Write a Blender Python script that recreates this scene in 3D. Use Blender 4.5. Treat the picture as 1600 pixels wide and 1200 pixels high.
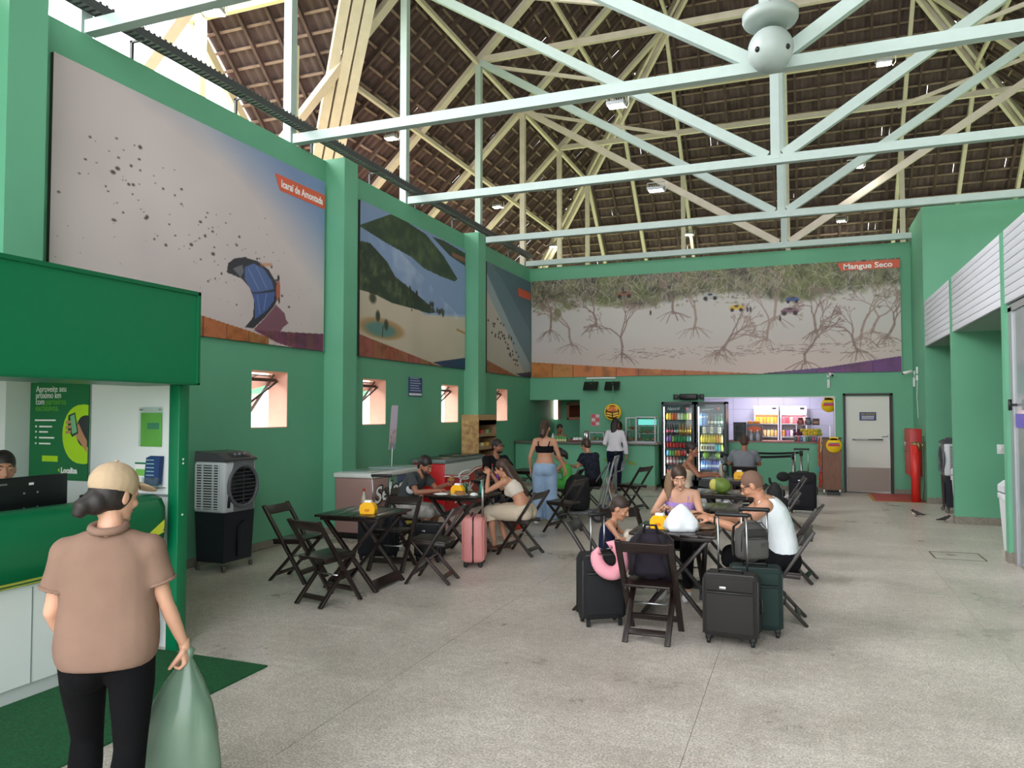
import bpy, bmesh, math, random
import numpy as np
from mathutils import Vector, Matrix, Euler

for _o in list(bpy.data.objects):
    bpy.data.objects.remove(_o)
SC = bpy.context.scene
COL = SC.collection
R = math.radians
random.seed(7)

# ------------------------------------------------------------------ camera
FPX, CH, VX, HY = 1180.0, 1.8, 1252.0, 644.0      # focal length in px (1600 wide), eye height, vanishing point, horizon
_pit = math.atan((HY - 600) / FPX)
_yaw = math.atan((VX - 800) / math.hypot(FPX, HY - 600))
FW = Vector((-math.sin(_yaw) * math.cos(_pit), math.cos(_yaw) * math.cos(_pit), math.sin(_pit)))
RT = Vector((math.cos(_yaw), math.sin(_yaw), 0))
UP = RT.cross(FW)
cam_d = bpy.data.cameras.new('camera')
cam_d.sensor_width = 36.0
cam_d.lens = FPX / 1600 * 36.0
cam_d.clip_start = 0.05
cam_d.clip_end = 400
cam = bpy.data.objects.new('camera', cam_d)
COL.objects.link(cam)
cam.matrix_world = Matrix(((RT.x, UP.x, -FW.x, 0), (RT.y, UP.y, -FW.y, 0), (RT.z, UP.z, -FW.z, CH), (0, 0, 0, 1)))
SC.camera = cam

# ------------------------------------------------------------------ world, exposure
W = bpy.data.worlds.new('overcast_sky')
SC.world = W
W.use_nodes = True
W.node_tree.nodes['Background'].inputs[0].default_value = (0.95, 0.955, 1.0, 1)
W.node_tree.nodes['Background'].inputs[1].default_value = 2.6
sun_d = bpy.data.lights.new('hazy_sun', 'SUN')          # veiled sun, enters through the open gable of the wing
sun_d.energy = 2.2; sun_d.angle = R(38); sun_d.color = (1.0, .97, .93)
sun = bpy.data.objects.new('hazy_sun', sun_d); COL.objects.link(sun)
sun.rotation_euler = Vector((.80, .26, -.54)).to_track_quat('-Z', 'Y').to_euler()
SC.view_settings.view_transform = 'Standard'
SC.view_settings.look = 'None'
SC.view_settings.gamma = 1.0
SC.view_settings.use_curve_mapping = False
SC.view_settings.exposure = 1.08

# ------------------------------------------------------------------ pixel helpers (photo pixel -> direction; distance from plane touched)
def _ray(x, y):
    return FW + RT * ((x - 800) / FPX) + UP * ((600 - y) / FPX)
def PF(x, y, z=0.0):
    d = _ray(x, y); return Vector((0, 0, CH)) + d * ((z - CH) / d.z)
def PX(x, y, X):
    d = _ray(x, y); return Vector((0, 0, CH)) + d * (X / d.x)
def PY(x, y, Y):
    d = _ray(x, y); return Vector((0, 0, CH)) + d * (Y / d.y)

# ------------------------------------------------------------------ materials
def lin(c):
    out = []
    for v in c[:3]:
        v = v / 255.0
        out.append(v / 12.92 if v <= 0.04045 else ((v + 0.055) / 1.055) ** 2.4)
    return (*out, 1.0)
MATS = {}
def mat(name, rgb, rough=0.6, metal=0.0, var=0.0, scale=8.0, bump=0.0, bscale=40.0, emit=0.0, trans=0.0, alpha=1.0, spec=0.5, stretch=None, rgb2=None):
    if name in MATS:
        return MATS[name]
    m = bpy.data.materials.new(name)
    m.use_nodes = True
    nt = m.node_tree
    b = nt.nodes['Principled BSDF']
    b.inputs['Base Color'].default_value = lin(rgb)
    b.inputs['Roughness'].default_value = rough
    b.inputs['Metallic'].default_value = metal
    b.inputs['Specular IOR Level'].default_value = spec
    if trans:
        b.inputs['Transmission Weight'].default_value = trans
    if alpha < 1:
        b.inputs['Alpha'].default_value = alpha
    if emit:
        b.inputs['Emission Color'].default_value = lin(rgb)
        b.inputs['Emission Strength'].default_value = emit
    if var or bump:
        tc = nt.nodes.new('ShaderNodeTexCoord')
        mp = nt.nodes.new('ShaderNodeMapping')
        nt.links.new(tc.outputs['Object'], mp.inputs[0])
        if stretch:
            mp.inputs['Scale'].default_value = stretch
    if var:
        n = nt.nodes.new('ShaderNodeTexNoise')
        n.inputs['Scale'].default_value = scale
        n.inputs['Detail'].default_value = 6
        nt.links.new(mp.outputs[0], n.inputs['Vector'])
        mx = nt.nodes.new('ShaderNodeMix'); mx.data_type = 'RGBA'
        c = lin(rgb)
        c2 = lin(rgb2) if rgb2 else tuple(min(1, v * (1 + var)) for v in c[:3]) + (1,)
        c1 = c if rgb2 else tuple(v * (1 - var) for v in c[:3]) + (1,)
        mx.inputs[6].default_value = c1
        mx.inputs[7].default_value = c2
        rp = nt.nodes.new('ShaderNodeMapRange')
        rp.inputs[1].default_value = 0.3; rp.inputs[2].default_value = 0.7
        nt.links.new(n.outputs['Fac'], rp.inputs[0])
        nt.links.new(rp.outputs[0], mx.inputs[0])
        nt.links.new(mx.outputs[2], b.inputs['Base Color'])
    if bump:
        n2 = nt.nodes.new('ShaderNodeTexNoise')
        n2.inputs['Scale'].default_value = bscale
        n2.inputs['Detail'].default_value = 4
        nt.links.new(mp.outputs[0], n2.inputs['Vector'])
        bp = nt.nodes.new('ShaderNodeBump')
        bp.inputs['Strength'].default_value = bump
        bp.inputs['Distance'].default_value = 0.01
        nt.links.new(n2.outputs['Fac'], bp.inputs['Height'])
        nt.links.new(bp.outputs[0], b.inputs['Normal'])
    MATS[name] = m
    return m

def printed_mat(name, rough=0.5):
    """flat print: colours come from the mesh's own colour attribute"""
    if name in MATS: return MATS[name]
    m = bpy.data.materials.new(name); m.use_nodes = True
    nt = m.node_tree; b = nt.nodes['Principled BSDF']
    a = nt.nodes.new('ShaderNodeAttribute'); a.attribute_name = 'print'
    nt.links.new(a.outputs['Color'], b.inputs['Base Color'])
    b.inputs['Roughness'].default_value = rough
    MATS[name] = m
    return m

G_WALL = mat('green_wall_paint', (100, 168, 134), 0.55, var=0.05, scale=1.3, bump=0.04, bscale=60)
G_BACK = G_WALL
PEACH = mat('peach_outer_render', (226, 178, 160), 0.8, var=0.05)
STONE = mat('granilite_skirting', (132, 126, 114), 0.6, var=0.25, scale=40)
WHITE = mat('white_plastic', (226, 228, 228), 0.4)
PAPER = mat('white_paper', (240, 240, 238), 0.7)
BLACK = mat('black_plastic', (12, 12, 14), 0.45)
BLACKF = mat('black_fabric', (13, 13, 16), 0.85, bump=0.2, bscale=300)
DGREY = mat('dark_grey_plastic', (46, 48, 53), 0.5)
GREY = mat('grey_plastic', (112, 113, 120), 0.45)
STEEL = mat('brushed_steel', (176, 178, 180), 0.3, metal=1.0)
TRUSS = mat('pale_green_grey_steel_paint', (186, 203, 200), 0.5, var=0.03)
CREAM = mat('cream_rafter_paint', (214, 203, 190), 0.6, var=0.06, scale=5)
WOOD = mat('dark_stained_wood', (30, 19, 16), 0.35, var=0.3, scale=6, stretch=(1, 1, 8))
def thin_glass():
    m = bpy.data.materials.new('clear_glass'); m.use_nodes = True
    nt = m.node_tree; nt.nodes.remove(nt.nodes['Principled BSDF']); out = nt.nodes['Material Output']
    tr = nt.nodes.new('ShaderNodeBsdfTransparent'); tr.inputs[0].default_value = (.93, .97, .96, 1)
    gl = nt.nodes.new('ShaderNodeBsdfGlossy'); gl.inputs['Roughness'].default_value = .03
    fr = nt.nodes.new('ShaderNodeFresnel'); fr.inputs[0].default_value = 1.35
    mx = nt.nodes.new('ShaderNodeMixShader')
    nt.links.new(fr.outputs[0], mx.inputs[0]); nt.links.new(tr.outputs[0], mx.inputs[1]); nt.links.new(gl.outputs[0], mx.inputs[2])
    nt.links.new(mx.outputs[0], out.inputs[0]); return m
GLASS = thin_glass()
GREENP = mat('booth_green_paint', (0, 112, 70), 0.35)
YELLOW = mat('yellow_card', (250, 186, 10), 0.5)

# ------------------------------------------------------------------ mesh builder
class MB:
    def __init__(s):
        s.v = []; s.f = []; s.m = []; s.sm = []
    def add(s, vs, fs, mi=0, M=None, sm=False):
        o = len(s.v)
        if M is not None:
            vs = [M @ Vector(v) for v in vs]
        s.v += [tuple(v) for v in vs]
        s.f += [tuple(i + o for i in f) for f in fs]
        s.m += [mi] * len(fs); s.sm += [sm] * len(fs)
        return s
    def box(s, c, d, mi=0, rot=None, bev=0.0):
        x, y, z = d[0] / 2, d[1] / 2, d[2] / 2
        M = Matrix.Translation(c)
        if rot is not None:
            M = M @ (rot.to_4x4() if isinstance(rot, Matrix) else Euler(rot).to_matrix().to_4x4())
        if bev <= 0:
            vs = [(-x, -y, -z), (x, -y, -z), (x, y, -z), (-x, y, -z), (-x, -y, z), (x, -y, z), (x, y, z), (-x, y, z)]
            return s.add(vs, [(0, 3, 2, 1), (4, 5, 6, 7), (0, 1, 5, 4), (1, 2, 6, 5), (2, 3, 7, 6), (3, 0, 4, 7)], mi, M)
        bm = bmesh.new()
        bmesh.ops.create_cube(bm, size=1.0)
        for v in bm.verts:
            v.co = Vector((v.co.x * d[0], v.co.y * d[1], v.co.z * d[2]))
        bmesh.ops.bevel(bm, geom=list(bm.edges), offset=min(bev, min(d) * .49), segments=2, affect='EDGES', profile=0.5)
        bm.verts.index_update()
        s.add([v.co.copy() for v in bm.verts], [[v.index for v in f.verts] for f in bm.faces], mi, M, True)
        bm.free()
        return s
    def lo(s, a, b, mi=0, bev=0.0):
        """box from min corner to max corner"""
        return s.box([(a[i] + b[i]) / 2 for i in range(3)], [abs(b[i] - a[i]) for i in range(3)], mi, None, bev)
    def bar(s, p0, p1, w, h, mi=0, up=(0, 0, 1), bev=0.0):
        p0 = Vector(p0); p1 = Vector(p1); d = p1 - p0; L = d.length
        z = d.normalized(); u = Vector(up)
        if abs(z.dot(u)) > 0.98: u = Vector((0, 1, 0))
        x = u.cross(z).normalized(); y = z.cross(x)
        M = Matrix((x, y, z)).transposed()
        return s.box((p0 + p1) / 2, (w, h, L), mi, M, bev)
    def tube(s, pts, r, n=8, mi=0, caps=True, closed=False, flat=1.0):
        pts = [Vector(p) for p in pts]; N = len(pts)
        rs = r if isinstance(r, (list, tuple)) else [r] * N
        o = len(s.v); prev = None
        for i, p in enumerate(pts):
            if closed: t = pts[(i + 1) % N] - pts[i - 1]
            else: t = pts[min(i + 1, N - 1)] - pts[max(i - 1, 0)]
            t = t.normalized() if t.length > 1e-9 else Vector((0, 0, 1))
            if prev is None:
                u = Vector((0, 0, 1)) if abs(t.z) < 0.9 else Vector((0, 1, 0))
                a = u.cross(t).normalized()
            else:
                a = (prev - t * prev.dot(t)).normalized()
            prev = a; b = t.cross(a)
            for k in range(n):
                g = 2 * math.pi * k / n
                s.v.append(tuple(p + a * (math.cos(g) * rs[i]) + b * (math.sin(g) * rs[i] * flat)))
        for i in range(N if closed else N - 1):
            j = (i + 1) % N
            for k in range(n):
                l = (k + 1) % n
                s.f.append((o + i * n + k, o + i * n + l, o + j * n + l, o + j * n + k)); s.m.append(mi); s.sm.append(True)
        if caps and not closed:
            s.f.append(tuple(o + k for k in range(n))[::-1]); s.f.append(tuple(o + (N - 1) * n + k for k in range(n)))
            s.m += [mi, mi]; s.sm += [False, False]
        return s
    def lathe(s, prof, c=(0, 0, 0), n=20, mi=0, M=None):
        o = len(s.v); vs = []; fs = []
        for r, z in prof:
            for k in range(n):
                g = 2 * math.pi * k / n
                vs.append(Vector((r * math.cos(g), r * math.sin(g), z)))
        for i in range(len(prof) - 1):
            for k in range(n):
                l = (k + 1) % n
                fs.append((i * n + k, i * n + l, (i + 1) * n + l, (i + 1) * n + k))
        fs.append(tuple(range(n))[::-1]); fs.append(tuple((len(prof) - 1) * n + k for k in range(n)))
        T = Matrix.Translation(c)
        return s.add(vs, fs, mi, T @ M if M is not None else T, True)
    def ell(s, c, r, rot=None, mi=0, n=16, m=10):
        vs = [(0, 0, -1)]; fs = []
        for i in range(1, m):
            a = -math.pi / 2 + math.pi * i / m
            for k in range(n):
                g = 2 * math.pi * k / n
                vs.append((math.cos(a) * math.cos(g), math.cos(a) * math.sin(g), math.sin(a)))
        vs.append((0, 0, 1)); top = len(vs) - 1
        for k in range(n):
            fs.append((0, 1 + (k + 1) % n, 1 + k))
            fs.append((top, 1 + (m - 2) * n + k, 1 + (m - 2) * n + (k + 1) % n))
        for i in range(m - 2):
            for k in range(n):
                l = (k + 1) % n
                fs.append((1 + i * n + k, 1 + i * n + l, 1 + (i + 1) * n + l, 1 + (i + 1) * n + k))
        r = r if isinstance(r, (list, tuple)) else (r, r, r)
        M = Matrix.Translation(c)
        if rot is not None:
            M = M @ (rot.to_4x4() if isinstance(rot, Matrix) else Euler(rot).to_matrix().to_4x4())
        return s.add([(v[0] * r[0], v[1] * r[1], v[2] * r[2]) for v in vs], fs, mi, M, True)
    def prism(s, pts, M, depth, mi=0):
        """2-D outline (local xy of M) extruded along local +z"""
        n = len(pts)
        vs = [(p[0], p[1], 0) for p in pts] + [(p[0], p[1], depth) for p in pts]
        fs = [tuple(range(n))[::-1], tuple(range(n, 2 * n))] + [(k, (k + 1) % n, n + (k + 1) % n, n + k) for k in range(n)]
        return s.add(vs, fs, mi, M)
    def mesh(s, name='m'):
        me = bpy.data.meshes.new(name)
        me.from_pydata(s.v, [], s.f)
        if s.f:
            me.polygons.foreach_set('material_index', s.m)
            me.polygons.foreach_set('use_smooth', s.sm)
        me.update()
        return me
    def build(s, name, mats, parent=None, fix=True):
        me = s.mesh(name)
        if fix:
            bm = bmesh.new(); bm.from_mesh(me)
            bmesh.ops.recalc_face_normals(bm, faces=bm.faces)
            bm.to_mesh(me); bm.free()
        for m in (mats if isinstance(mats, (list, tuple)) else [mats]):
            me.materials.append(m)
        o = bpy.data.objects.new(name, me)
        COL.objects.link(o)
        if parent is not None: o.parent = parent
        return o

def link_mesh(name, me, parent=None):
    o = bpy.data.objects.new(name, me); COL.objects.link(o)
    if parent is not None: o.parent = parent
    return o
def tag(o, label=None, cat=None, group=None, kind=None):
    if label: o['label'] = label
    if cat: o['category'] = cat
    if group: o['group'] = group
    if kind: o['kind'] = kind
    return o
def thing(name, label, cat, loc=(0, 0, 0), rz=0.0, group=None):
    o = bpy.data.objects.new(name, None); COL.objects.link(o)
    o.empty_display_size = 0.1
    o.location = loc; o.rotation_euler = (0, 0, rz)
    return tag(o, label, cat, group)
def struct(o):
    o['kind'] = 'structure'; return o
def copy_tree(o, parent=None):
    c = o.copy(); COL.objects.link(c)
    if parent is not None: c.parent = parent
    for ch in list(o.children):
        copy_tree(ch, c)
    return c
def place(o, loc, rz, label=None, group=None):
    o.location = loc; o.rotation_euler = (0, 0, rz)
    if label: o['label'] = label
    if group: o['group'] = group
    return o
def text_mesh(txt, size, M, m, name='lettering', parent=None, align='LEFT', ext=0.001, shear=0.0, space=1.0, bold=0.0, width=None):
    cu = bpy.data.curves.new('txt', 'FONT'); cu.body = txt; cu.size = size; cu.align_x = align
    cu.extrude = ext; cu.shear = shear; cu.space_character = space; cu.resolution_u = 3
    cu.offset = bold
    ob = bpy.data.objects.new('txt', cu); COL.objects.link(ob)
    dg = bpy.context.evaluated_depsgraph_get()
    me = bpy.data.meshes.new_from_object(ob.evaluated_get(dg))
    bpy.data.objects.remove(ob); bpy.data.curves.remove(cu)
    if width:
        xs = [v.co.x for v in me.vertices]; w = max(xs) - min(xs); k = width / w; mid = (max(xs) + min(xs)) / 2 if align == 'CENTER' else min(xs)
        for v in me.vertices: v.co.x = (v.co.x - mid) * k + (0 if align == 'CENTER' else 0)
    me.transform(M)
    me.materials.clear(); me.materials.append(m)
    return link_mesh(name, me, parent)
def frame(origin, xdir, ydir):
    x = Vector(xdir).normalized(); y = Vector(ydir).normalized(); z = x.cross(y)
    M = Matrix((x, y, z)).transposed().to_4x4(); M.translation = Vector(origin)
    return M

# ------------------------------------------------------------------ raster painter for flat prints (becomes a colour attribute on a grid)
class Paint:
    def __init__(s, w, h, nx, ny, col):
        s.w, s.h, s.nx, s.ny = w, h, nx, ny
        u = np.linspace(0, w, nx); v = np.linspace(0, h, ny)
        s.U, s.V = np.meshgrid(u, v)
        s.c = np.zeros((ny, nx, 3)); s.c[:] = col
        s.rng = np.random.default_rng(3)
    def put(s, mask, col):
        mask = np.clip(mask, 0, 1)[..., None]
        s.c = s.c * (1 - mask) + np.array(col, float) * mask
    def poly(s, pts, col, a=1.0):
        x, y = s.U, s.V; ins = np.zeros(x.shape, bool); n = len(pts)
        for i in range(n):
            x0, y0 = pts[i]; x1, y1 = pts[(i + 1) % n]
            if y0 == y1: continue
            t = (y >= min(y0, y1)) & (y < max(y0, y1)) & (x < (x1 - x0) * (y - y0) / (y1 - y0) + x0)
            ins ^= t
        s.put(ins * a, col); return ins
    def dot(s, x, y, rx, ry, col, soft=0.3, a=1.0):
        sl = s.win(x - rx, y - ry, x + rx, y + ry)
        d = np.sqrt(((s.U[sl] - x) / rx) ** 2 + ((s.V[sl] - y) / ry) ** 2)
        m = (np.clip((1 - d) / soft, 0, 1) * a)[..., None]
        s.c[sl] = s.c[sl] * (1 - m) + np.array(col, float) * m
    def win(s, x0, y0, x1, y1):
        i0 = int(np.clip(math.floor(x0 / s.w * (s.nx - 1)) - 1, 0, s.nx)); i1 = int(np.clip(math.ceil(x1 / s.w * (s.nx - 1)) + 2, 0, s.nx))
        j0 = int(np.clip(math.floor(y0 / s.h * (s.ny - 1)) - 1, 0, s.ny)); j1 = int(np.clip(math.ceil(y1 / s.h * (s.ny - 1)) + 2, 0, s.ny))
        return (slice(j0, j1), slice(i0, i1))
    def line(s, pts, w, col, a=1.0):
        for (x0, y0), (x1, y1) in zip(pts[:-1], pts[1:]):
            L = max((x1 - x0) ** 2 + (y1 - y0) ** 2, 1e-9)
            sl = s.win(min(x0, x1) - 2 * w, min(y0, y1) - 2 * w, max(x0, x1) + 2 * w, max(y0, y1) + 2 * w)
            U, V_ = s.U[sl], s.V[sl]
            t = np.clip(((U - x0) * (x1 - x0) + (V_ - y0) * (y1 - y0)) / L, 0, 1)
            d = np.hypot(U - x0 - t * (x1 - x0), V_ - y0 - t * (y1 - y0))
            m = (np.clip(1.6 - d / w, 0, 1) * a)[..., None]
            s.c[sl] = s.c[sl] * (1 - m) + np.array(col, float) * m
    def noise(s, cells, seed=0):
        r = np.random.default_rng(seed); out = 0; amp = 1; tot = 0
        for o in range(3):
            cx = max(2, int(cells * 2 ** o)); cy = max(2, int(cells * 2 ** o * s.h / s.w) + 1)
            g = r.random((cy + 2, cx + 2))
            fx = s.U / s.w * cx; fy = s.V / s.h * cy
            ix = fx.astype(int); iy = fy.astype(int); tx = fx - ix; ty = fy - iy
            v = (g[iy, ix] * (1 - tx) + g[iy, ix + 1] * tx) * (1 - ty) + (g[iy + 1, ix] * (1 - tx) + g[iy + 1, ix + 1] * tx) * ty
            out = out + v * amp; tot += amp; amp *= .55
        return out / tot
    def build(s, name, M, parent=None, rough=0.5):
        ny, nx = s.ny, s.nx
        vs = np.stack([s.U, s.V, np.zeros_like(s.U)], -1).reshape(-1, 3)
        i = np.arange(ny * nx).reshape(ny, nx)
        f = np.stack([i[:-1, :-1], i[:-1, 1:], i[1:, 1:], i[1:, :-1]], -1).reshape(-1, 4)
        me = bpy.data.meshes.new(name)
        me.from_pydata(vs.tolist(), [], f.tolist())
        c = np.clip(s.c, 0, 255) / 255
        c = np.where(c <= .04045, c / 12.92, ((c + .055) / 1.055) ** 2.4).reshape(-1, 3)
        at = me.color_attributes.new('print', 'FLOAT_COLOR', 'POINT')
        at.data.foreach_set('color', np.concatenate([c, np.ones((len(c), 1))], 1).ravel())
        me.transform(M)
        me.materials.append(printed_mat('printed_banner' if rough == .5 else 'printed_gloss', rough))
        return link_mesh(name, me, parent)
# ================================================================== SETTING
XL, YB, XR = -6.64, 18.67, 2.30        # inner faces: left wall, back wall, right line of partitions
WT = 5.58                              # wall top
# ---- floor: polished granilite slabs
def granilite():
    m = bpy.data.materials.new('polished_granilite'); m.use_nodes = True
    nt = m.node_tree; b = nt.nodes['Principled BSDF']; L = nt.links
    tc = nt.nodes.new('ShaderNodeTexCoord')
    geo = nt.nodes.new('ShaderNodeNewGeometry')
    def noise(sc, det=5, rough=.6):
        n = nt.nodes.new('ShaderNodeTexNoise'); n.inputs['Scale'].default_value = sc; n.inputs['Detail'].default_value = det
        n.inputs['Roughness'].default_value = rough
        L.new(geo.outputs['Position'], n.inputs['Vector']); return n
    big = noise(0.9, 8, .68); fine = noise(75, 4); mid = noise(14, 7, .7)
    cr = nt.nodes.new('ShaderNodeValToRGB')
    cr.color_ramp.elements[0].position = .30; cr.color_ramp.elements[0].color = lin((184, 173, 163))
    cr.color_ramp.elements[1].position = .62; cr.color_ramp.elements[1].color = lin((222, 213, 204))
    L.new(big.outputs['Fac'], cr.inputs[0])
    def mul(a, fac_node, lo, hi, p0=.35, p1=.65):
        mr = nt.nodes.new('ShaderNodeMapRange'); mr.inputs[1].default_value = p0; mr.inputs[2].default_value = p1
        mr.inputs[3].default_value = lo; mr.inputs[4].default_value = hi
        L.new(fac_node.outputs['Fac'], mr.inputs[0])
        mx = nt.nodes.new('ShaderNodeMix'); mx.data_type = 'RGBA'; mx.blend_type = 'MULTIPLY'; mx.inputs[0].default_value = 1
        L.new(a, mx.inputs[6]); L.new(mr.outputs[0], mx.inputs[7]); return mx.outputs[2]
    c = mul(cr.outputs[0], mid, .82, 1.08)
    c = mul(c, fine, .62, 1.2, .38, .62)
    L.new(c, b.inputs['Base Color'])
    mr = nt.nodes.new('ShaderNodeMapRange'); mr.inputs[1].default_value = .3; mr.inputs[2].default_value = .7
    mr.inputs[3].default_value = .22; mr.inputs[4].default_value = .48
    L.new(big.outputs['Fac'], mr.inputs[0]); L.new(mr.outputs[0], b.inputs['Roughness'])
    return m
FLOORM = granilite()
JOINT = mat('floor_joint', (158, 150, 136), 0.8)
floor = struct(MB().lo((-9, -4, -.2), (9, 20.5, -.0025)).build('floor', JOINT))
slab_me = {}
x0s = [-6.6, -4.6, -2.6, -0.6, 1.4, 3.4]
for i, xa in enumerate(x0s):
    for j in range(20):
        ya = -1.52 + j
        if ya > 18.6: continue
        xb = xa + 2; yb = ya + 1
        k = 'slab'
        if k not in slab_me:
            slab_me[k] = MB().box((0, 0, -.05), (1.996, .996, .1)).mesh('floor_slab')
            slab_me[k].materials.append(FLOORM)
        o = link_mesh('floor_slab', slab_me[k], floor); o.location = (xa + 1, ya + .5, 0)
# ---- left wall with four window openings
wins = []
for (pa, pb) in (((393, 577), (449, 668)), ((567, 592), (603, 665)), ((690, 601), (716, 661)), ((776, 608), (793, 659))):
    a = PX(*pa, XL); b = PX(*pb, XL); wins.append((a.y, b.y))
WZ0, WZ1 = 1.588, 2.352
TH = .30
wl = MB()
ys = [-4.0]
for a, b in wins: ys += [a, b]
ys.append(22.5)
wl.lo((XL - TH, -4, 0), (XL, 22.5, WZ0)); wl.lo((XL - TH, -4, WZ1), (XL, 22.5, WT))
for k in range(0, len(ys), 2):
    wl.lo((XL - TH, ys[k], WZ0), (XL, ys[k + 1], WZ1))
wall_left = struct(wl.build('wall_left', G_WALL))
struct(MB().lo((XL - TH - .02, -4, 0), (XL - TH - .001, 22.5, WZ0)).lo((XL - TH - .02, -4, WZ1), (XL - TH - .001, 22.5, WT)).build('wall_outside', PEACH))
for n, (a, b) in enumerate(wins):
    w = struct(thing('window_%d' % (n + 1), 'small square window in the green wall with its sash propped open outwards', None, (XL, a, WZ0)))
    h = WZ1 - WZ0; wd = b - a
    MB().lo((-TH - .02, 0, -.0), (-.004, .012, h)).lo((-TH - .02, wd - .012, 0), (-.004, wd, h)).lo((-TH - .02, 0, 0), (-.004, wd, .012)).lo((-TH - .02, 0, h - .012), (-.004, wd, h)).build('window_reveal', PEACH, w)
    dk = mat('window_steel', (78, 66, 62), .5)
    MB().bar((-.2, .012, h - .11), (-.2, wd - .012, h - .11), .03, .045).build('window_rail', dk, w)
    sash = MB().bar((-.22, .02, h - .03), (-.62, .02, .22), .03, .03).bar((-.22, wd - .02, h - .03), (-.62, wd - .02, .22), .03, .03).bar((-.62, .02, .22), (-.62, wd - .02, .22), .03, .03).build('window_sash', dk, w)
    MB().add([(-.222, .03, h - .04), (-.222, wd - .03, h - .04), (-.61, wd - .03, .235), (-.61, .03, .235)], [(0, 1, 2, 3)]).build('window_pane', GLASS, sash)
    MB().bar((-.15, wd - .03, h - .12), (-.34, .05, .16), .014, .028).build('window_stay', dk, w)
# ---- left pillars
pil = [(PX(22, 390, XL).y - .33, .33, .36), (PX(508, 400, XL).y, .33, .36), (PX(725, 500, XL).y, .33, .4)]
for n, (y, p, w) in enumerate(pil):
    ztop = WT + (.02 if n else .0)
    o = struct(MB().lo((XL - .02, y, 0), (XL + p, y + w, ztop)).build('wall_pillar', G_WALL))
    MB().lo((XL - .02, y - .012, 0), (XL + p + .012, y + w + .012, .1)).build('baseboard', STONE, o)
bl = MB()
bl.lo((XL, 4.7, 0), (XL + .014, YB, .1))
struct(bl.build('baseboard_left', STONE))
# ---- back wall: openings for service nook, kitchen hatch, and door
nookL, nookR, nookZ = XL, PY(906, 640, YB).x, PY(850, 625, YB).z
hatL, hatR = PY(1100, 640, YB).x, PY(1303, 640, YB).x
hatZ0, hatZ1 = 1.12, PY(1200, 620, YB).z
drL, drR, drZ = PY(1321, 640, YB).x, PY(1391, 640, YB).x, PY(1350, 618, YB).z
bk = MB(); T = .18; B = YB + T
bk.lo((XL - .3, YB, hatZ1), (XR + .3, B, WT))
def seg(x0, x1, z0, z1): bk.lo((x0, YB, z0), (x1, B, z1))
seg(nookL - .3, nookR, 0, 1.02); seg(nookL - .3, nookR, nookZ, hatZ1)
seg(nookR, hatL, 0, hatZ1); seg(hatL, hatR, 0, hatZ0); seg(hatR, drL, 0, hatZ1)
seg(drL, drR, drZ, hatZ1) if drZ < hatZ1 else None
seg(drR, XR + .3, 0, hatZ1)
wall_back = struct(bk.build('wall_back', G_WALL))
struct(MB().lo((-3.0, YB - .014, 0), (drL - .06, YB, .1)).lo((drR + .06, YB - .014, 0), (XR, YB, .1)).build('baseboard_back', STONE))
# nook behind the service counter
nk = MB()
nk.lo((XL - .3, B + 1.9, 0), (nookR + .5, B + 2.0, 2.6)).lo((nookR + .3, B, 0), (nookR + .45, B + 1.9, 2.6)).lo((XL - .3, B, 2.45), (nookR + .5, B + 2, 2.55)).lo((XL - .4, B, 0), (XL - .3, B + 2, 2.6))
struct(nk.build('wall_nook', G_WALL))
# a pier inside the nook with a slit window, and a wooden-framed window
PINK = mat('terracotta_window_paint', (206, 128, 104), .6)
s0 = PY(866, 625, B + 1.88); s1 = PY(872, 655, B + 1.88)
w = struct(thing('window_5', 'narrow bright slit window in the nook behind the counter', None, (s0.x, B + 1.9, s1.z)))
MB().lo((0, -.03, 0), (s1.x - s0.x, .0, s0.z - s1.z)).build('window_pane', mat('daylit_pane', (255, 236, 226), .5, emit=1.6), w)
MB().lo((s1.x - s0.x, -.05, 0), (s1.x - s0.x + .08, 0, s0.z - s1.z)).build('window_reveal', PINK, w)
s0 = PY(886, 629, B + 1.88); s1 = PY(915, 656, B + 1.88)
w = struct(thing('window_6', 'terracotta framed shuttered window in the nook behind the counter', None, (s0.x, B + 1.9, s1.z)))
fw_, fh_ = s1.x - s0.x, s0.z - s1.z
MB().lo((0, -.05, 0), (.07, 0, fh_)).lo((0, -.05, fh_ - .07), (fw_, 0, fh_)).lo((0, -.05, 0), (fw_, 0, .07)).lo((fw_ - .07, -.05, 0), (fw_, 0, fh_)).build('window_frame', PINK, w)
for k in range(7):
    z = .08 + (fh_ - .16) * (k + .5) / 7
    MB().box((fw_ / 2, -.02, z), (fw_ - .14, .012, .05), 0, (R(35), 0, 0)).build('shutter_slat', mat('shutter_wood', (120, 62, 46), .6), w)
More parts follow.
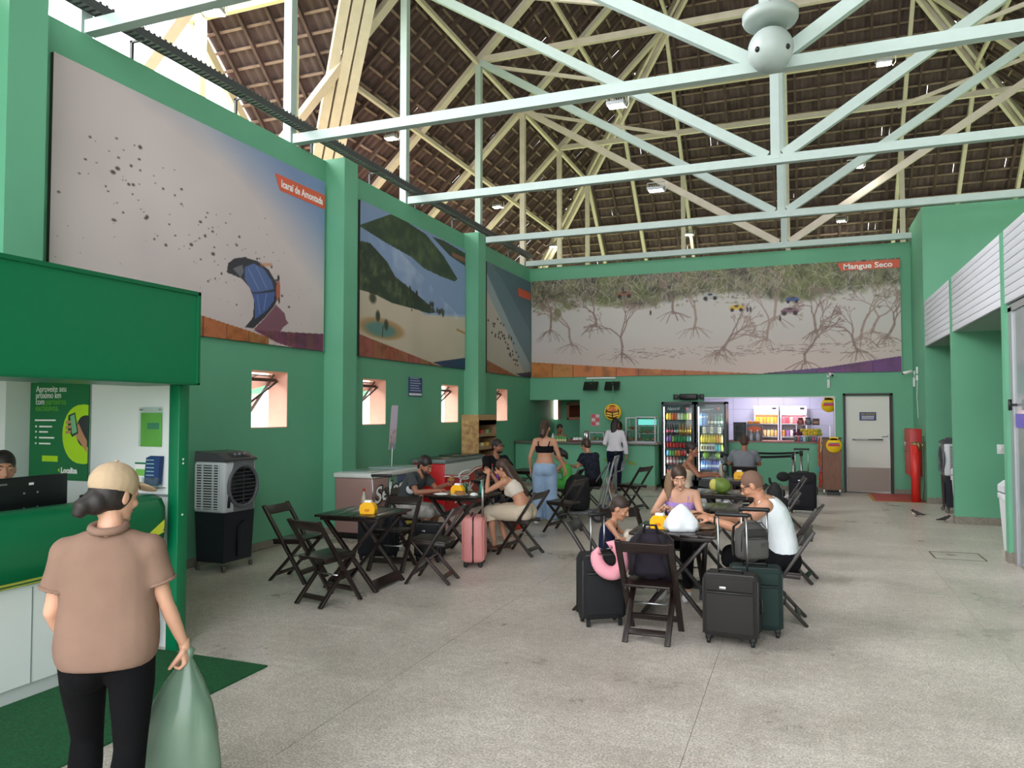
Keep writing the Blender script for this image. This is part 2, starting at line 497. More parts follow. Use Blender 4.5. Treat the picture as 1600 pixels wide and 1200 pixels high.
# ---- right side: partitions, alcoves, planked fascia panels
YP = [16.95, PF(1497, 817).y, 10.75, 7.6]
pt = MB()
struct(MB().lo((XR, 17.02, 0), (XR + .25, B, 5.9)).build('wall_right', G_WALL))
struct(MB().lo((XR + .0, 16.9, 0), (9.0, 17.02, 5.9)).build('wall_alcove', G_WALL))
for n, y in enumerate(YP[1:]):
    o = struct(MB().lo((XR, y - .14, 0), (6.0, y, 3.98)).build('wall_partition', G_WALL))
    MB().lo((XR - .012, y - .152, 0), (6.0, y + .012, .12)).build('baseboard', STONE, o)
struct(MB().lo((XR - .012, 16.886, 0), (6.0, 16.9, .12)).build('baseboard_alcove', STONE))
struct(MB().lo((5.9, -4, 0), (6.1, 17, 3.98)).build('wall_shop_back', G_WALL))
struct(MB().lo((XR + .05, -2, 3.10), (6.0, 16.9, 3.16), 0).lo((XR + .05, -2, 3.9), (6.0, 16.9, 3.97), 0).build('ceiling_alcove', mat('alcove_soffit', (150, 172, 162), .7)))
PLANK = mat('white_pvc_plank', (214, 216, 226), .45)
fz0, fz1 = 3.10, 4.0
edges = YP[:]
for n in range(3):
    ya, yb = edges[n + 1] + .0, edges[n] - (.14 if n else .05)
    o = struct(MB().lo((XR + .03, ya, fz0), (XR + .06, yb, fz1 - .01)).build('trim_%d' % (n + 1), PLANK))
    np_ = 9
    for k in range(np_):
        z0 = fz0 + (fz1 - fz0) * k / np_
        MB().lo((XR + .012, ya + .005, z0 + .004), (XR + .03, yb - .005, z0 + (fz1 - fz0) / np_ - .004), 0, .003).build('plank', PLANK, o)
    if n == 2:
        pass
# the shop front on the near right: steel jamb and glass door
d = struct(thing('door_2', 'glass shop door in a grey metal frame beside the pale green partition', None, (XR + .04, YP[2] - .14, 0)))
ALU = mat('anodised_aluminium', (176, 178, 182), .4, metal=.6)
MB().lo((0, -.16, 0), (.07, 0, 3.05)).lo((0, -3, 3.0), (.07, 0, 3.08)).build('door_frame', ALU, d)
MB().lo((.02, -1.2, .02), (.05, -.16, 3.0)).build('door_pane', mat('frosted_shop_glass', (190, 200, 205), .15, trans=.6), d)
MB().lo((.012, -1.15, 1.62), (.019, -.2, 1.78)).build('door_film', mat('violet_film', (92, 84, 176), .4), d)
MB().tube([(-.05, -.24, 1.82), (-.05, -.24, 1.95)], .02, 8).lo((-.05, -.25, 1.87), (.02, -.23, 1.9)).build('door_handle', BLACK, d)
MB().lo((-.01, -.13, 0), (.075, -.0, .13)).build('door_stone_base', STONE, d)
# switch plate
sp = PY(1564, 702, YP[1] - .14)
sw = thing('light_switch', 'white switch plate on the green partition wall', 'switch', (sp.x, YP[1] - .14, sp.z))
MB().box((0, -.006, 0), (.11, .012, .15), 0, None, .004).build('plate', WHITE, sw)
MB().box((0, -.014, 0), (.03, .008, .06), 0, (R(6), 0, 0), .002).build('rocker', PAPER, sw)
# ---- back door
d = struct(thing('door_1', 'white back door with grey kick plate, push bar and a blue notice', None, (drL, YB, 0)))
dw = drR - drL
MB().lo((-.05, -.03, 0), (0.0, T, drZ + .05)).lo((dw, -.03, 0), (dw + .05, T, drZ + .05)).lo((-.05, -.03, drZ), (dw + .05, T, drZ + .05)).build('door_frame', mat('dark_door_frame', (44, 38, 34), .5), d)
leaf = MB().lo((.012, .02, .02), (dw - .012, .06, drZ - .012)).build('door_leaf', mat('door_white', (214, 216, 206), .5), d)
MB().lo((.02, .01, .03), (dw - .02, .02, .56)).build('kick_plate', mat('kick_plate', (140, 128, 118), .45, metal=.4), leaf)
MB().tube([(.14, .02, 1.19), (.14, -.05, 1.19), (.74, -.05, 1.19), (.74, .02, 1.19)], .016, 8).build('push_bar', STEEL, leaf)
MB().tube([(dw - .06, .02, 1.26), (dw - .06, -.05, 1.26), (dw - .18, -.05, 1.26)], .012, 8).box((dw - .06, .01, 1.22), (.04, .02, .16)).build('door_handle', STEEL, leaf)
nz0, nz1 = PY(1355, 657, YB).z, PY(1355, 644, YB).z
nx0, nx1 = PY(1343, 650, YB).x - drL, PY(1369, 650, YB).x - drL
nt_ = MB().lo((nx0, .01, nz0), (nx1, .018, nz1)).build('notice', mat('navy_notice', (28, 52, 104), .5), leaf)
text_mesh('ACESSO CONTROLADO', .05, frame(((nx0 + nx1) / 2, .008, nz1 - .06), (1, 0, 0), (0, 0, 1)), mat('notice_yellow', (226, 206, 60), .6), 'lettering', nt_, 'CENTER', .0005, width=(nx1 - nx0) * .85)
for k in range(3):
    MB().lo((nx0 + .04, .006, nz0 + .03 + k * .03), (nx1 - .04, .009, nz0 + .042 + k * .03)).build('lettering_line', PAPER, nt_)
# ---- murals
DECK1, DECK2 = (176, 104, 66), (122, 62, 84)
def deckstrip(P, pts, cols, n, x0, x1, seamcol):
    for k in range(n):
        a = x0 + (x1 - x0) * k / n; b = x0 + (x1 - x0) * (k + 1) / n
        m = P.poly(pts, (0, 0, 0), 0.0)
        mm = m & (P.U >= a) & (P.U < b)
        jit = (P.rng.random(3) - .5) * 24
        P.put(mm * 1.0, np.array(cols) + jit)
        P.put((m & (np.abs(P.U - a) < P.w / P.nx * .7)) * .8, seamcol)
    n_ = P.noise(40, 5)
    m = P.poly(pts, (0, 0, 0), 0.0)
    P.put(m * np.clip((n_ - .45) * 1.6, 0, .5), np.array(cols) * .6)
def mural(name, label, y0, y1, z0, z1, fn, nx, ny, axis='Y'):
    t = thing(name, label, 'mural')
    if axis == 'Y':     # on left wall, seen from +X : u runs along +Y
        t.location = (XL + .012, y0, z0); M = frame((.031, 0, 0), (0, 1, 0), (0, 0, 1)); w = y1 - y0
        MB().lo((-.01, 0, 0), (.03, w, z1 - z0)).build('panel', mat('mural_panel', (70, 62, 60), .6), t)
    else:
        t.location = (y0, YB - .012, z0); M = frame((0, -.031, 0), (1, 0, 0), (0, 0, 1)); w = y1 - y0
        MB().lo((0, -.03, 0), (w, .01, z1 - z0)).build('panel', mat('mural_panel', (70, 62, 60), .6), t)
    P = Paint(w, z1 - z0, nx, ny, (200, 195, 190)); fn(P, w, z1 - z0)
    P.build('print', M, t)
    return t, M, w
MZ0, MZ1 = 2.70, 5.23
def mur1(P, w, h):
    n = P.noise(4, 1)
    P.c[:] = np.array((206, 192, 192)) + (n[..., None] - .5) * 22
    # sky/sea haze toward upper right and upper left
    g = np.clip((P.V / h - .62 - .42 * (1 - P.U / w)) * 3.0, 0, 1)
    P.put(g * .9, (140, 160, 190))
    g = np.clip((P.V / h - .30 - 1.2 * (1 - P.U / w)) * 2.2, 0, 1)
    P.put(g * .75, (108, 132, 178))
    g = np.clip((.62 - P.V / h), 0, 1) * np.clip(P.U / w - .2, 0, 1)
    P.put(g * .5, (206, 176, 170))
    r = P.rng
    for k in range(120):
        t = r.random(); x = w * (.12 + .62 * t + .1 * r.normal()); y = h * (.62 - .30 * t + .09 * r.normal())
        sz = .008 + .02 * r.random() ** 3
        P.dot(x, y, sz * (1.0 + r.random()), sz, (60, 48, 46), .5, .85)
    for k in range(40):
        x = w * r.random(); y = h * (.12 + .5 * r.random()); P.dot(x, y, .01, .008, (110, 92, 88), .6, .7)
    K = lambda px, py: (lambda q: (q.y - pil0e, q.z - MZ0))(PX(px, py, XL))
    # lilac shadow, kite canopy, cells, rim
    P.poly([K(*p) for p in ((393, 514), (410, 497), (427, 476), (441, 490), (443, 500), (447, 505), (438, 512), (432, 522), (400, 521))], (128, 84, 98))
    P.poly([K(*p) for p in ((352, 412), (362, 404), (378, 402), (398, 408), (416, 422), (428, 443), (431, 460), (426, 476), (412, 494), (392, 513), (378, 512), (391, 496), (393, 470), (386, 450), (374, 436), (350, 426))], (52, 50, 58))
    P.poly([K(*p) for p in ((378, 418), (392, 412), (408, 420), (421, 440), (424, 452), (405, 456), (390, 457), (378, 436))], (84, 104, 152))
    P.poly([K(*p) for p in ((390, 459), (407, 458), (425, 456), (424, 470), (412, 486), (394, 499), (394, 475))], (74, 94, 150))
    P.poly([K(*p) for p in ((360, 420), (374, 414), (377, 424), (372, 434))], (150, 150, 158), .6)
    for a, b in (((384, 420), (400, 452)), ((396, 416), (412, 450)), ((398, 462), (402, 490)), ((412, 460), (408, 484))):
        P.line([K(*a), K(*b)], .008, (150, 168, 205), .5)
    P.line([K(404, 414), K(420, 414)], .02, (190, 120, 80), .6)
    P.poly([K(*p) for p in ((429, 441), (433, 440), (434, 452), (433, 470), (428, 470), (427, 450))], (176, 96, 78))
    P.dot(*K(431, 435), .028, .05, (40, 30, 30)); P.dot(*K(432, 470), .02, .05, (60, 40, 40))
    deckstrip(P, [(-.1, K(314, 494)[1] + (K(314, 494)[0] + .1) * (K(314, 494)[1] - K(430, 532)[1]) / (K(430, 532)[0] - K(314, 494)[0]) * .62), K(314, 494), K(430, 532), (K(430, 532)[0], -.1), (-.1, -.1)], DECK1, 8, 0, w * .72, (84, 44, 30))
    m = [K(392, 516), K(503, 522), (w + .1, .2), (w + .1, -.1), K(430, 536)]
    deckstrip(P, m, DECK2, 10, w * .5, w, (90, 40, 60))
pil0e = PX(72, 390, XL).y
m1, M1, w1 = mural('beach_mural', 'beach mural of a folded kite on pale sand, beside the booth sign', pil0e, PX(503, 400, XL).y, MZ0, MZ1, mur1, 420, 260)
RIB = mat('mural_ribbon_orange', (214, 92, 62), .5)
def ribbon(t, M, pts, txt, size, tx, ty, ang=0.0, width=None):
    MM = M @ Matrix.Translation((0, 0, .004))
    o = MB().prism(pts, MM, .002).build('ribbon', RIB, t)
    if txt: text_mesh(txt, size, M @ Matrix.Translation((tx, ty, .0065)) @ Matrix.Rotation(ang, 4, 'Z'), PAPER, 'lettering', o, 'LEFT', .0005, bold=.004, width=width)
q = lambda px, py: (lambda v: (v.y - pil0e, v.z - MZ0))(PX(px, py, XL))
qa, qb = q(431, 266), q(502, 297)
ribbon(m1, M1, [(qa[0] - .07, 2.33), (w1, 2.33), (w1, 2.12), (qa[0] + .03, 2.12)], 'Icaraí de Amontada', .145, qa[0] + .06, 2.175, width=w1 - qa[0] - .12)
def mur2(P, w, h):
    K = lambda px, py: (lambda q: (q.y - m2y0, q.z - MZ0))(PX(px, py, XL))
    n = P.noise(5, 2)
    P.c[:] = np.array((200, 186, 166)) + (n[..., None] - .5) * 14
    # sea
    P.poly([K(558, 335), K(600, 340), K(660, 390), K(724, 470), K(726, 496), K(690, 494), K(660, 492), K(620, 440), K(558, 360), (-.1, 2)], (150, 168, 196))
    P.poly([(-.1, h), (w, h + .1), (w + .1, 1.0), K(726, 492), K(668, 490), K(600, 420), (-.1, 1.75)], (128, 150, 186))
    P.put((np.clip(P.noise(9, 4) - .5, 0, .3)) * 2 * ((P.V > 1.0) & (P.V + .35 * P.U < 2.4)), (196, 206, 220))
    # far forested headland
    pts = [K(558, 352), K(558, 305), K(580, 305), K(640, 352), K(662, 366), K(690, 400), K(712, 436), K(708, 440), K(690, 434), K(660, 420), K(640, 402), K(600, 380), (-.1, 2.1), (-.1, h + .1), (1.2, h + .1)]
    m = P.poly(pts, (44, 62, 46))
    P.put(m * np.clip(P.noise(26, 6) - .42, 0, .4) * 1.8, (92, 108, 62))
    m = P.poly([K(672, 370), K(690, 376), K(724, 396), K(724, 416), K(700, 400)], (54, 64, 52))
    P.poly([K(704, 394), K(724, 404), K(724, 411), K(703, 400)], (132, 84, 66))
    # near dune forest
    m = P.poly([K(557, 376), K(575, 380), K(602, 410), K(614, 432), K(636, 450), K(660, 470), K(678, 488), K(668, 490), K(640, 482), K(610, 474), K(586, 462), K(557, 452), (-.1, .9)], (36, 52, 38))
    P.put(m * np.clip(P.noise(34, 8) - .45, 0, .4) * 2, (106, 116, 70))
    for k in range(26):
        t = P.rng.random(); x, y = K(600 + 100 * t, 425 + 68 * t + 10 * P.rng.random()); P.dot(x, y, .05, .07, (40, 46, 38), .5)
    for px, py, s in ((579, 466, .14), (587, 493, .07), (600, 508, .12), (589, 520, .05), (597, 523, .05), (640, 485, .03), (689, 488, .09)):
        P.dot(*K(px, py), s, s * .8, (62, 66, 46), .5)
    # lagoon
    P.dot(*K(594, 514), .85, .20, (176, 140, 96), .25); P.dot(*K(592, 515), .62, .15, (92, 132, 128), .4)
    for px, py in ((600, 508), (587, 494)): P.dot(*K(px, py), .09, .12, (50, 58, 44), .5)
    P.line([K(595, 510), K(594, 526)], .012, (50, 58, 44)); P.line([K(711, 515), K(724, 521)], .02, (170, 120, 70))
    deckstrip(P, [K(558, 522), K(700, 578), (w, -.1), (-.1, -.1)], (160, 92, 68), 9, 0, w * .9, (84, 44, 36))
    P.poly([K(673, 566), K(724, 559), (w + .1, .3), (w + .1, -.1), K(700, 578)], (32, 50, 92))
m2y0 = PX(559, 400, XL).y
m2, M2, w2 = mural('lagoon_mural', 'mural of forested dunes, river mouth and a small turquoise lagoon', m2y0, PX(724, 480, XL).y, MZ0, MZ1, mur2, 380, 240)
def mur3(P, w, h):
    K = lambda px, py: (lambda q: (q.y - m3y0, q.z - MZ0))(PX(px, py, XL))
    n = P.noise(6, 9)
    P.c[:] = np.array((186, 178, 164)) + (n[..., None] - .5) * 14
    P.poly([K(757, 452), K(770, 480), K(790, 520), K(815, 580), (w + .1, -.1), (w + .1, h + .1), (-.1, h + .1)], (150, 164, 168))
    P.poly([K(757, 425), K(775, 465), K(800, 520), K(826, 570), (w + .1, h + .1), (-.1, h + .1)], (98, 122, 132))
    P.poly([K(765, 412), K(790, 450), K(827, 520), (w + .1, h + .1)], (78, 100, 112), .7)
    for k in range(46):
        t = P.rng.random(); x, y = K(770 + 34 * t + 5 * P.rng.normal(), 492 + 76 * t + 5 * P.rng.normal())
        P.dot(x, y, .06, .035, (44, 42, 44), .5)
    deckstrip(P, [K(757, 562), K(806, 588), (w, -.2), (-.1, -.2)], (160, 98, 62), 6, 0, w * .8, (84, 44, 30))
    P.poly([K(803, 584), K(828, 581), (w + .1, .2), (w + .1, -.1)], (32, 44, 76))
m3y0 = PX(758, 480, XL).y
m3, M3, w3 = mural('shoreline_mural', 'mural of a beach and surf line with tiny people, in the far corner', m3y0, YB - .05, MZ0, MZ1 - .02, mur3, 240, 150)
qa = (lambda v: (v.y - m3y0, v.z - MZ0))(PX(813, 451, XL))
ribbon(m3, M3, [(w3 - 1.0, 2.22), (w3 - .05, 2.22), (w3 - .05, 2.02), (w3 - .92, 2.02)], None, 0, 0, 0)
def mur4(P, w, h):
    K = lambda px, py: (lambda q: (q.x - m4x0, q.z - MZ0))(PY(px, py, YB))
    r = P.rng; n = P.noise(7, 11)
    P.c[:] = np.array((196, 190, 186)) + (n[..., None] - .5) * 12
    P.put(np.clip(.42 - P.V / h, 0, .4) * 1.6, (206, 178, 168))
    top = P.V / h - (.70 + .05 * np.sin(P.U * 1.7) + .09 * (P.noise(14, 3) - .5))
    m = np.clip(top * 14, 0, 1)
    P.put(m, (112, 106, 90))
    nn = P.noise(60, 12)
    P.put(m * np.clip((nn - .5) * 4, 0, 1), (54, 50, 42)); P.put(m * np.clip((.44 - nn) * 4, 0, 1), (146, 142, 116))
    gr = P.noise(9, 17); P.put(m * np.clip((gr - .52) * 4, 0, .7), (112, 124, 62))
    for k in range(500):
        x = w * r.random(); y = h * (.66 + .34 * r.random()); P.dot(x, y, .03 + .05 * r.random(), .02 + .04 * r.random(), ((98, 104, 58), (120, 128, 74), (60, 56, 46), (150, 146, 126))[int(r.random() * 4)], .8, .55)
    for (px, py, s) in ((870, 492, .28), (892, 476, .3), (845, 480, .2), (1080, 445, .45), (1130, 448, .35), (1230, 452, .35), (1350, 440, .4), (960, 450, .4)):
        mm = np.clip(1 - np.hypot((P.U - K(px, py)[0]) / s, (P.V - K(px, py)[1]) / (s * .8)), 0, 1)
        P.put((mm * 2 * np.clip((P.noise(50, px) - .42) * 5, 0, 1)).clip(0, .85), (112, 112, 74))
    def tree(bx, by, hh, lean, col, dep=4):
        def br(x, y, a, L, wd, dd):
            x2 = x + math.sin(a) * L; y2 = y + math.cos(a) * L
            xm = (x + x2) / 2 + r.normal() * L * .07; ym = (y + y2) / 2
            P.line([(x, y), (xm, ym), (x2, y2)], wd, col, .85)
            if dd > 0 and y2 < h:
                for k in range(2 + (r.random() < .35)):
                    br(x2, y2, a + r.normal() * .42, L * (.62 + .2 * r.random()), max(wd * .62, .005), dd - 1)
        x, y = K(bx, by); br(x, y, lean, hh, .024, dep)
        for k in range(14):   # prop roots
            a = r.uniform(-1, 1); P.line([(x, y + .1 * r.random()), (x + a * .22, y - .03 * r.random()), (x + a * .45, y - .10 - .16 * r.random())], .006, col, .8)
    br = (132, 108, 100); b2 = (150, 126, 116)
    for (bx, by, hh, ln) in ((972, 556, .62, -.05), (894, 540, .6, -.15), (1085, 514, .62, .05), (1130, 548, .55, .5), (1120, 555, .5, .7), (1198, 532, .55, .15), (1258, 568, .6, .35), (1275, 520, .5, -.1), (1345, 530, .55, .2), (1340, 550, .5, -.3), (1385, 528, .45, .5), (932, 510, .45, -.2), (1052, 490, .4, 0), (1362, 520, .5, .4), (860, 520, .4, .1), (1210, 500, .5, .1)):
        tree(bx, by, hh * .75, ln, br if r.random() < .5 else b2, 5)
    for k in range(900):
        x = w * r.random(); y = h * (.70 + .30 * r.random()); a = r.normal() * .8; L = .10 + .16 * r.random()
        col = ((168, 158, 146), (190, 182, 172), (70, 62, 54), (96, 100, 62), (126, 134, 78))[int(r.random() * 5)]
        P.line([(x, y), (x + math.sin(a) * L * .6, y + math.cos(a) * L * .5), (x + math.sin(a) * L + .03 * r.normal(), y + math.cos(a) * L)], .006, col, .7)
    for k in range(90):
        px = 830 + 575 * r.random(); x, y = K(px, 440 + 20 * r.random()); P.line([(x, y), (x + .2 * r.normal(), y + .25)], .006, (172, 160, 148), .6)
    for k in range(260):
        x = w * (.2 + .8 * r.random()); y = h * (.17 + .10 * r.random()); P.line([(x, y), (x + .1 * r.normal(), y + .02 * r.normal())], .006, (120, 96, 90), .6)
    def buggy(px, py, col, s=1.0):
        x, y = K(px, py)
        P.poly([(x - .17 * s, y - .03), (x + .17 * s, y - .03), (x + .16 * s, y + .03), (x + .08 * s, y + .08 * s), (x - .08 * s, y + .08 * s), (x - .16 * s, y + .03)], col)
        P.dot(x - .1 * s, y - .04, .05 * s, .05 * s, (40, 36, 36)); P.dot(x + .1 * s, y - .04, .05 * s, .05 * s, (40, 36, 36)); P.dot(x, y + .05 * s, .06 * s, .03 * s, (60, 60, 60))
    buggy(1151, 482, (206, 168, 50)); buggy(1234, 487, (128, 90, 108), 1.2); buggy(1238, 469, (62, 84, 136), .9); buggy(1110, 464, (170, 172, 172), 1.1); buggy(976, 461, (140, 92, 70), 1.2)
    for px, py in ((1168, 484), (1173, 484), (1219, 498), (1017, 489)):
        P.dot(*K(px, py), .03, .08, (52, 44, 48), .5)
    deckstrip(P, [K(828, 566), K(1000, 576), K(1240, 586), (w * .7, -.2), (-.1, -.2)], (190, 118, 62), 12, 0, w * .78, (116, 62, 34))
    deckstrip(P, [K(1195, 583), K(1290, 574), K(1410, 556), (w + .2, -.2), (w * .62, -.2)], (100, 62, 106), 6, w * .6, w, (70, 40, 78))
m4x0 = XL + .06
m4, M4, w4 = mural('mangrove_mural', 'wide mural of bare mangrove trees and buggies on white sand', m4x0, PY(1407, 480, YB).x, MZ0, MZ1, mur4, 760, 230, 'X')
q = lambda px, py: (lambda v: (v.x - m4x0, v.z - MZ0))(PY(px, py, YB))
a_, b_ = q(1308, 420), q(1390, 420)
ribbon(m4, M4, [(a_[0], a_[1] + .12), (w4, a_[1] + .12), (w4, a_[1] - .06), (a_[0] + .08, a_[1] - .06)], 'Mangue Seco', .17, a_[0] + .13, a_[1] - .03, width=1.0)
# ================================================================== ROOF
XC, SL = -0.32, 0.97
XPOST, ZPOST, YHIP = -6.75, 9.80, 24.86
YV = 4.08                     # valley line X + Y = YV ; wing plane slopes down towards +Y
XVERGE, XEAVE = -10.95, -11.6
def zl(X): return ZPOST + SL * (X - XPOST)
def zb(Y): return ZPOST + SL * (YHIP - Y)
def zw(Y): return zl(YV - Y)
ZR = zl(XC)
YRW = YV - XC                 # wing ridge
TILE = mat('weathered_clay_tile', (94, 76, 78), .85, var=.4, scale=2.2, bump=.4, bscale=25)
BATT = mat('rough_batten_wood', (136, 114, 106), .8, var=.3, scale=3)
RAFW = mat('old_rafter_wood', (84, 66, 64), .85, var=.3, scale=3)
K = math.hypot(1, SL)
GA, TW = .365, .225           # batten gauge, tile width
def tile_mesh(width=TW):
    """one S-profile clay tile, lower end proud of the course below"""
    n = 6; vs = []; fs = []
    for e, (s, lift) in enumerate(((-.05, .028), (GA + .02, .002))):
        for k in range(n + 1):
            u = k / n
            vs.append(((u - .5) * width * 1.06, s, lift + .034 * math.sin(u * 2 * math.pi)))
    for k in range(n): fs.append((k, k + 1, n + 2 + k, n + 1 + k))
    return vs, fs
TV, TF = tile_mesh()
TVn, _ = tile_mesh(TW * .84)
tile_me = bpy.data.meshes.new('roof_tile'); tile_me.from_pydata(TV, [], TF); tile_me.materials.append(TILE)
for p in tile_me.polygons: p.use_smooth = True
tile_jobs = []                # (distance, matrix, narrow, slope object)
def proj(p):
    v = Vector(p) - Vector((0, 0, CH)); z = v.dot(FW)
    if z < .3: return (-9999, -9999, z)
    return (800 + FPX * v.dot(RT) / z, 600 - FPX * v.dot(UP) / z, z)
def slope(name, origin, along, upv, n_al, n_up, inside, gap=0.0, battens=True, raf_step=.66):
    """one roof slope: tiles, battens and common rafters on the plane spanned by along/upv (unit vectors)"""
    root = struct(thing(name, None, None))
    A = Vector(along); U = Vector(upv).normalized(); N = A.cross(U)
    if N.z < 0: N = -N
    O = Vector(origin) + N * .20
    rnd = random.Random(len(name) * 31 + n_al)
    for j in range(n_up):
        run = None; runs = []
        for i in range(n_al):
            c = O + A * ((i + .5) * TW) + U * (j * GA)
            ok = inside(c + U * (GA / 2))
            if ok:
                run = [i, i] if run is None else [run[0], i]
                X = A if A.cross(U).dot(N) > 0 else -A
                M = Matrix((X, U, N)).transposed().to_4x4()
                M.translation = c + U * rnd.uniform(-.012, .012) + N * rnd.uniform(-.004, .006)
                M = M @ Matrix.Rotation(rnd.uniform(-.02, .02), 4, 'Z')
                q = proj(c); vis = -20 < q[0] < 1620 and -20 < q[1] < 480
                tile_jobs.append((q[2] if vis else 1e6 + q[2], M, rnd.random() < gap, root))
            elif run is not None: runs.append(run); run = None
        if run is not None: runs.append(run)
        if battens:
            for a, b in runs:
                if b - a < 2: continue
                p0 = O + A * (a * TW) + U * (j * GA) - N * .05; p1 = O + A * ((b + 1) * TW) + U * (j * GA) - N * .05
                MB().bar(p0, p1, .05, .04, 0, N).build('batten', BATT, root)
    s = raf_step * .5
    while s < n_al * TW:
        js = [j for j in range(n_up + 1) if inside(O + A * s + U * (j * GA))]
        if len(js) > 2:
            p0 = O + A * s + U * (js[0] * GA) - N * .11; p1 = O + A * s + U * (js[-1] * GA) - N * .11
            MB().bar(p0, p1, .06, .08, 0, N).build('common_rafter', RAFW, root)
        s += raf_step
    return root
e = .04
YS = -6.0
in_l = lambda c: c.x >= XC - abs(c.y - YRW) - e and  c.x + c.y <= XPOST + YHIP + e and XEAVE <= c.x <= XC and c.y > YS
slope('ceiling_left_slope', (XEAVE, YS, zl(XEAVE)), (0, 1, 0), (1, 0, SL), 160, 44, in_l, .0)
slope('ceiling_right_slope', (2 * XC - XEAVE, YS, zl(XEAVE)), (0, 1, 0), (-1, 0, SL), 160, 44,
      lambda c: (2 * XC - c.x) + c.y <= XPOST + YHIP + e and XC <= c.x and c.y > YS, .0)
YEAVE = YHIP + (XPOST - XEAVE)
slope('ceiling_back_slope', (XEAVE, YEAVE, zb(YEAVE)), (1, 0, 0), (0, -1, SL), 102, 44,
      lambda c: c.x + c.y >= XPOST + YHIP - e and (2 * XC - c.x) + c.y >= XPOST + YHIP - e and c.y <= YEAVE, .014)
slope('ceiling_wing_slope', (XVERGE, YV - XEAVE, zw(YV - XEAVE)), (1, 0, 0), (0, -1, SL), 50, 44,
      lambda c: c.x + c.y <= YV + e and c.x > XVERGE and c.y >= YRW and c.y < 14.9, .0)
slope('ceiling_wing_slope', (XVERGE, 2 * YRW - (YV - XEAVE), zw(YV - XEAVE)), (1, 0, 0), (0, 1, SL), 50, 44,
      lambda c: c.x + (2 * YRW - c.y) <= YV + e and c.x > XVERGE and c.y <= YRW and c.y > -5.8, .0, battens=False)
tile_jobs.sort(key=lambda t: t[0])
rest = {}
for k, (d_, M, narrow, root) in enumerate(tile_jobs):
    if k < 300 and not narrow:
        o = link_mesh('roof_tile', tile_me, root); o.matrix_local = M
    else:
        vs, fs = rest.setdefault(root.name, ([], []))
        o_ = len(vs)
        Ma = np.array(M); src = np.array(TVn if narrow else TV)
        vs.extend((src @ Ma[:3, :3].T + Ma[:3, 3]).tolist())
        fs.extend([tuple(i + o_ for i in f) for f in TF])
for nm, (vs, fs) in rest.items():
    me = bpy.data.meshes.new('roof_tile_courses'); me.from_pydata(vs, [], fs); me.materials.append(TILE)
    me.polygons.foreach_set('use_smooth', [True] * len(me.polygons))
    o = link_mesh('roof_tile_courses', me, bpy.data.objects[nm]); o['kind'] = 'stuff'
# ---- painted steel trusses and rafters
ZCH = 5.66
for Y, main, far in ((2.2, TRUSS, CREAM), (5.46, TRUSS, CREAM), (8.78, TRUSS, CREAM), (12.11, TRUSS, CREAM), (15.53, TRUSS, CREAM), (18.43, TRUSS, CREAM), (21.65, CREAM, CREAM), (24.86, CREAM, CREAM)):
    t = struct(thing('roof_truss', 'steel roof truss painted pale grey with cream rafters', None, (0, Y, 0)))
    xr = 2 * XC - XPOST
    MB().bar((XPOST + .1, 0, ZCH), (xr - .1, 0, ZCH), .12, .13).build('bottom_chord', main, t)
    for s in (-1, 1):
        xp = XC + s * (XPOST - XC) * -1
        pm = main if Y < 17 else far
        MB().bar((xp, 0, ZCH - .15), (xp, 0, ZPOST), .13, .13).build('post', pm, t)
        if Y < 19: MB().bar((XC + s * .12, 0, ZCH + .06), (xp - s * .05, 0, ZPOST - .06), .11, .15).build('diagonal', pm, t)
        top = min(ZR, zb(Y)); xt = XPOST + (top - ZPOST) / SL
        xt = xt if s < 0 else 2 * XC - xt
        xe = XEAVE if s < 0 else 2 * XC - XEAVE
        if Y < 24: MB().bar((xe, 0, zl(XEAVE)), (xt, 0, top), .11, .2, 0, (0, 1, 0)).build('rafter', far, t)
    if Y < 19: MB().bar((XC, 0, ZCH), (XC, 0, min(ZR, zb(Y)) - .1), .13, .13).build('king_post', main, t)
    if Y > 12: MB().bar((XPOST, 0, ZPOST), (xr, 0, ZPOST), .1, .14).build('collar_beam', far, t)
    if Y in (12.11, 15.53, 18.43):
        for s in (-1, 1):
            MB().bar((XC + s * 6.43, 0, ZPOST - .1), (XC + s * 2.4, 0, ZPOST - 1.25), .06, .07).build('brace', far, t)
def beam(label, p0, p1, w, h, m=CREAM, up=(0, 0, 1), name='roof_purlin'):
    return struct(tag(MB().bar(p0, p1, w, h, 0, up).build(name, m), label))
for X in (-8.22, XPOST, -5.2, -3.4):
    for s in (0, 1):
        xx = X if s == 0 else 2 * XC - X
        y1 = XPOST + YHIP - X
        beam('cream purlin under a side roof slope', (xx, max(YV - X, 0) if s == 0 else 0, zl(X) - .08), (xx, y1, zl(X) - .08), .08, .1)
for Y in (26.22, YHIP, 22.9, 20.9):
    xa = XPOST + YHIP - Y
    beam('cream purlin under the back roof slope', (xa, Y, zb(Y) - .08), (2 * XC - xa, Y, zb(Y) - .08), .1, .1)
for X in (XC, XC - 3.2, XC + 3.2, XC + 6.43, XC - 6.43, XC - 4.9, XC + 4.9):
    yt = min(YEAVE, YHIP + 2.5)
    ytop = XPOST + YHIP - (X if X <= XC else 2 * XC - X)
    beam('cream rafter on the back roof slope', (X, YEAVE - .3, zb(YEAVE - .3)), (X, ytop, zb(ytop)), .1, .16)
for X in (XC, XC - 3.2, XC + 3.2):
    beam('cream post of the back roof frame', (X, YHIP, 4.5), (X, YHIP, ZPOST), .13, .13, name='roof_post')
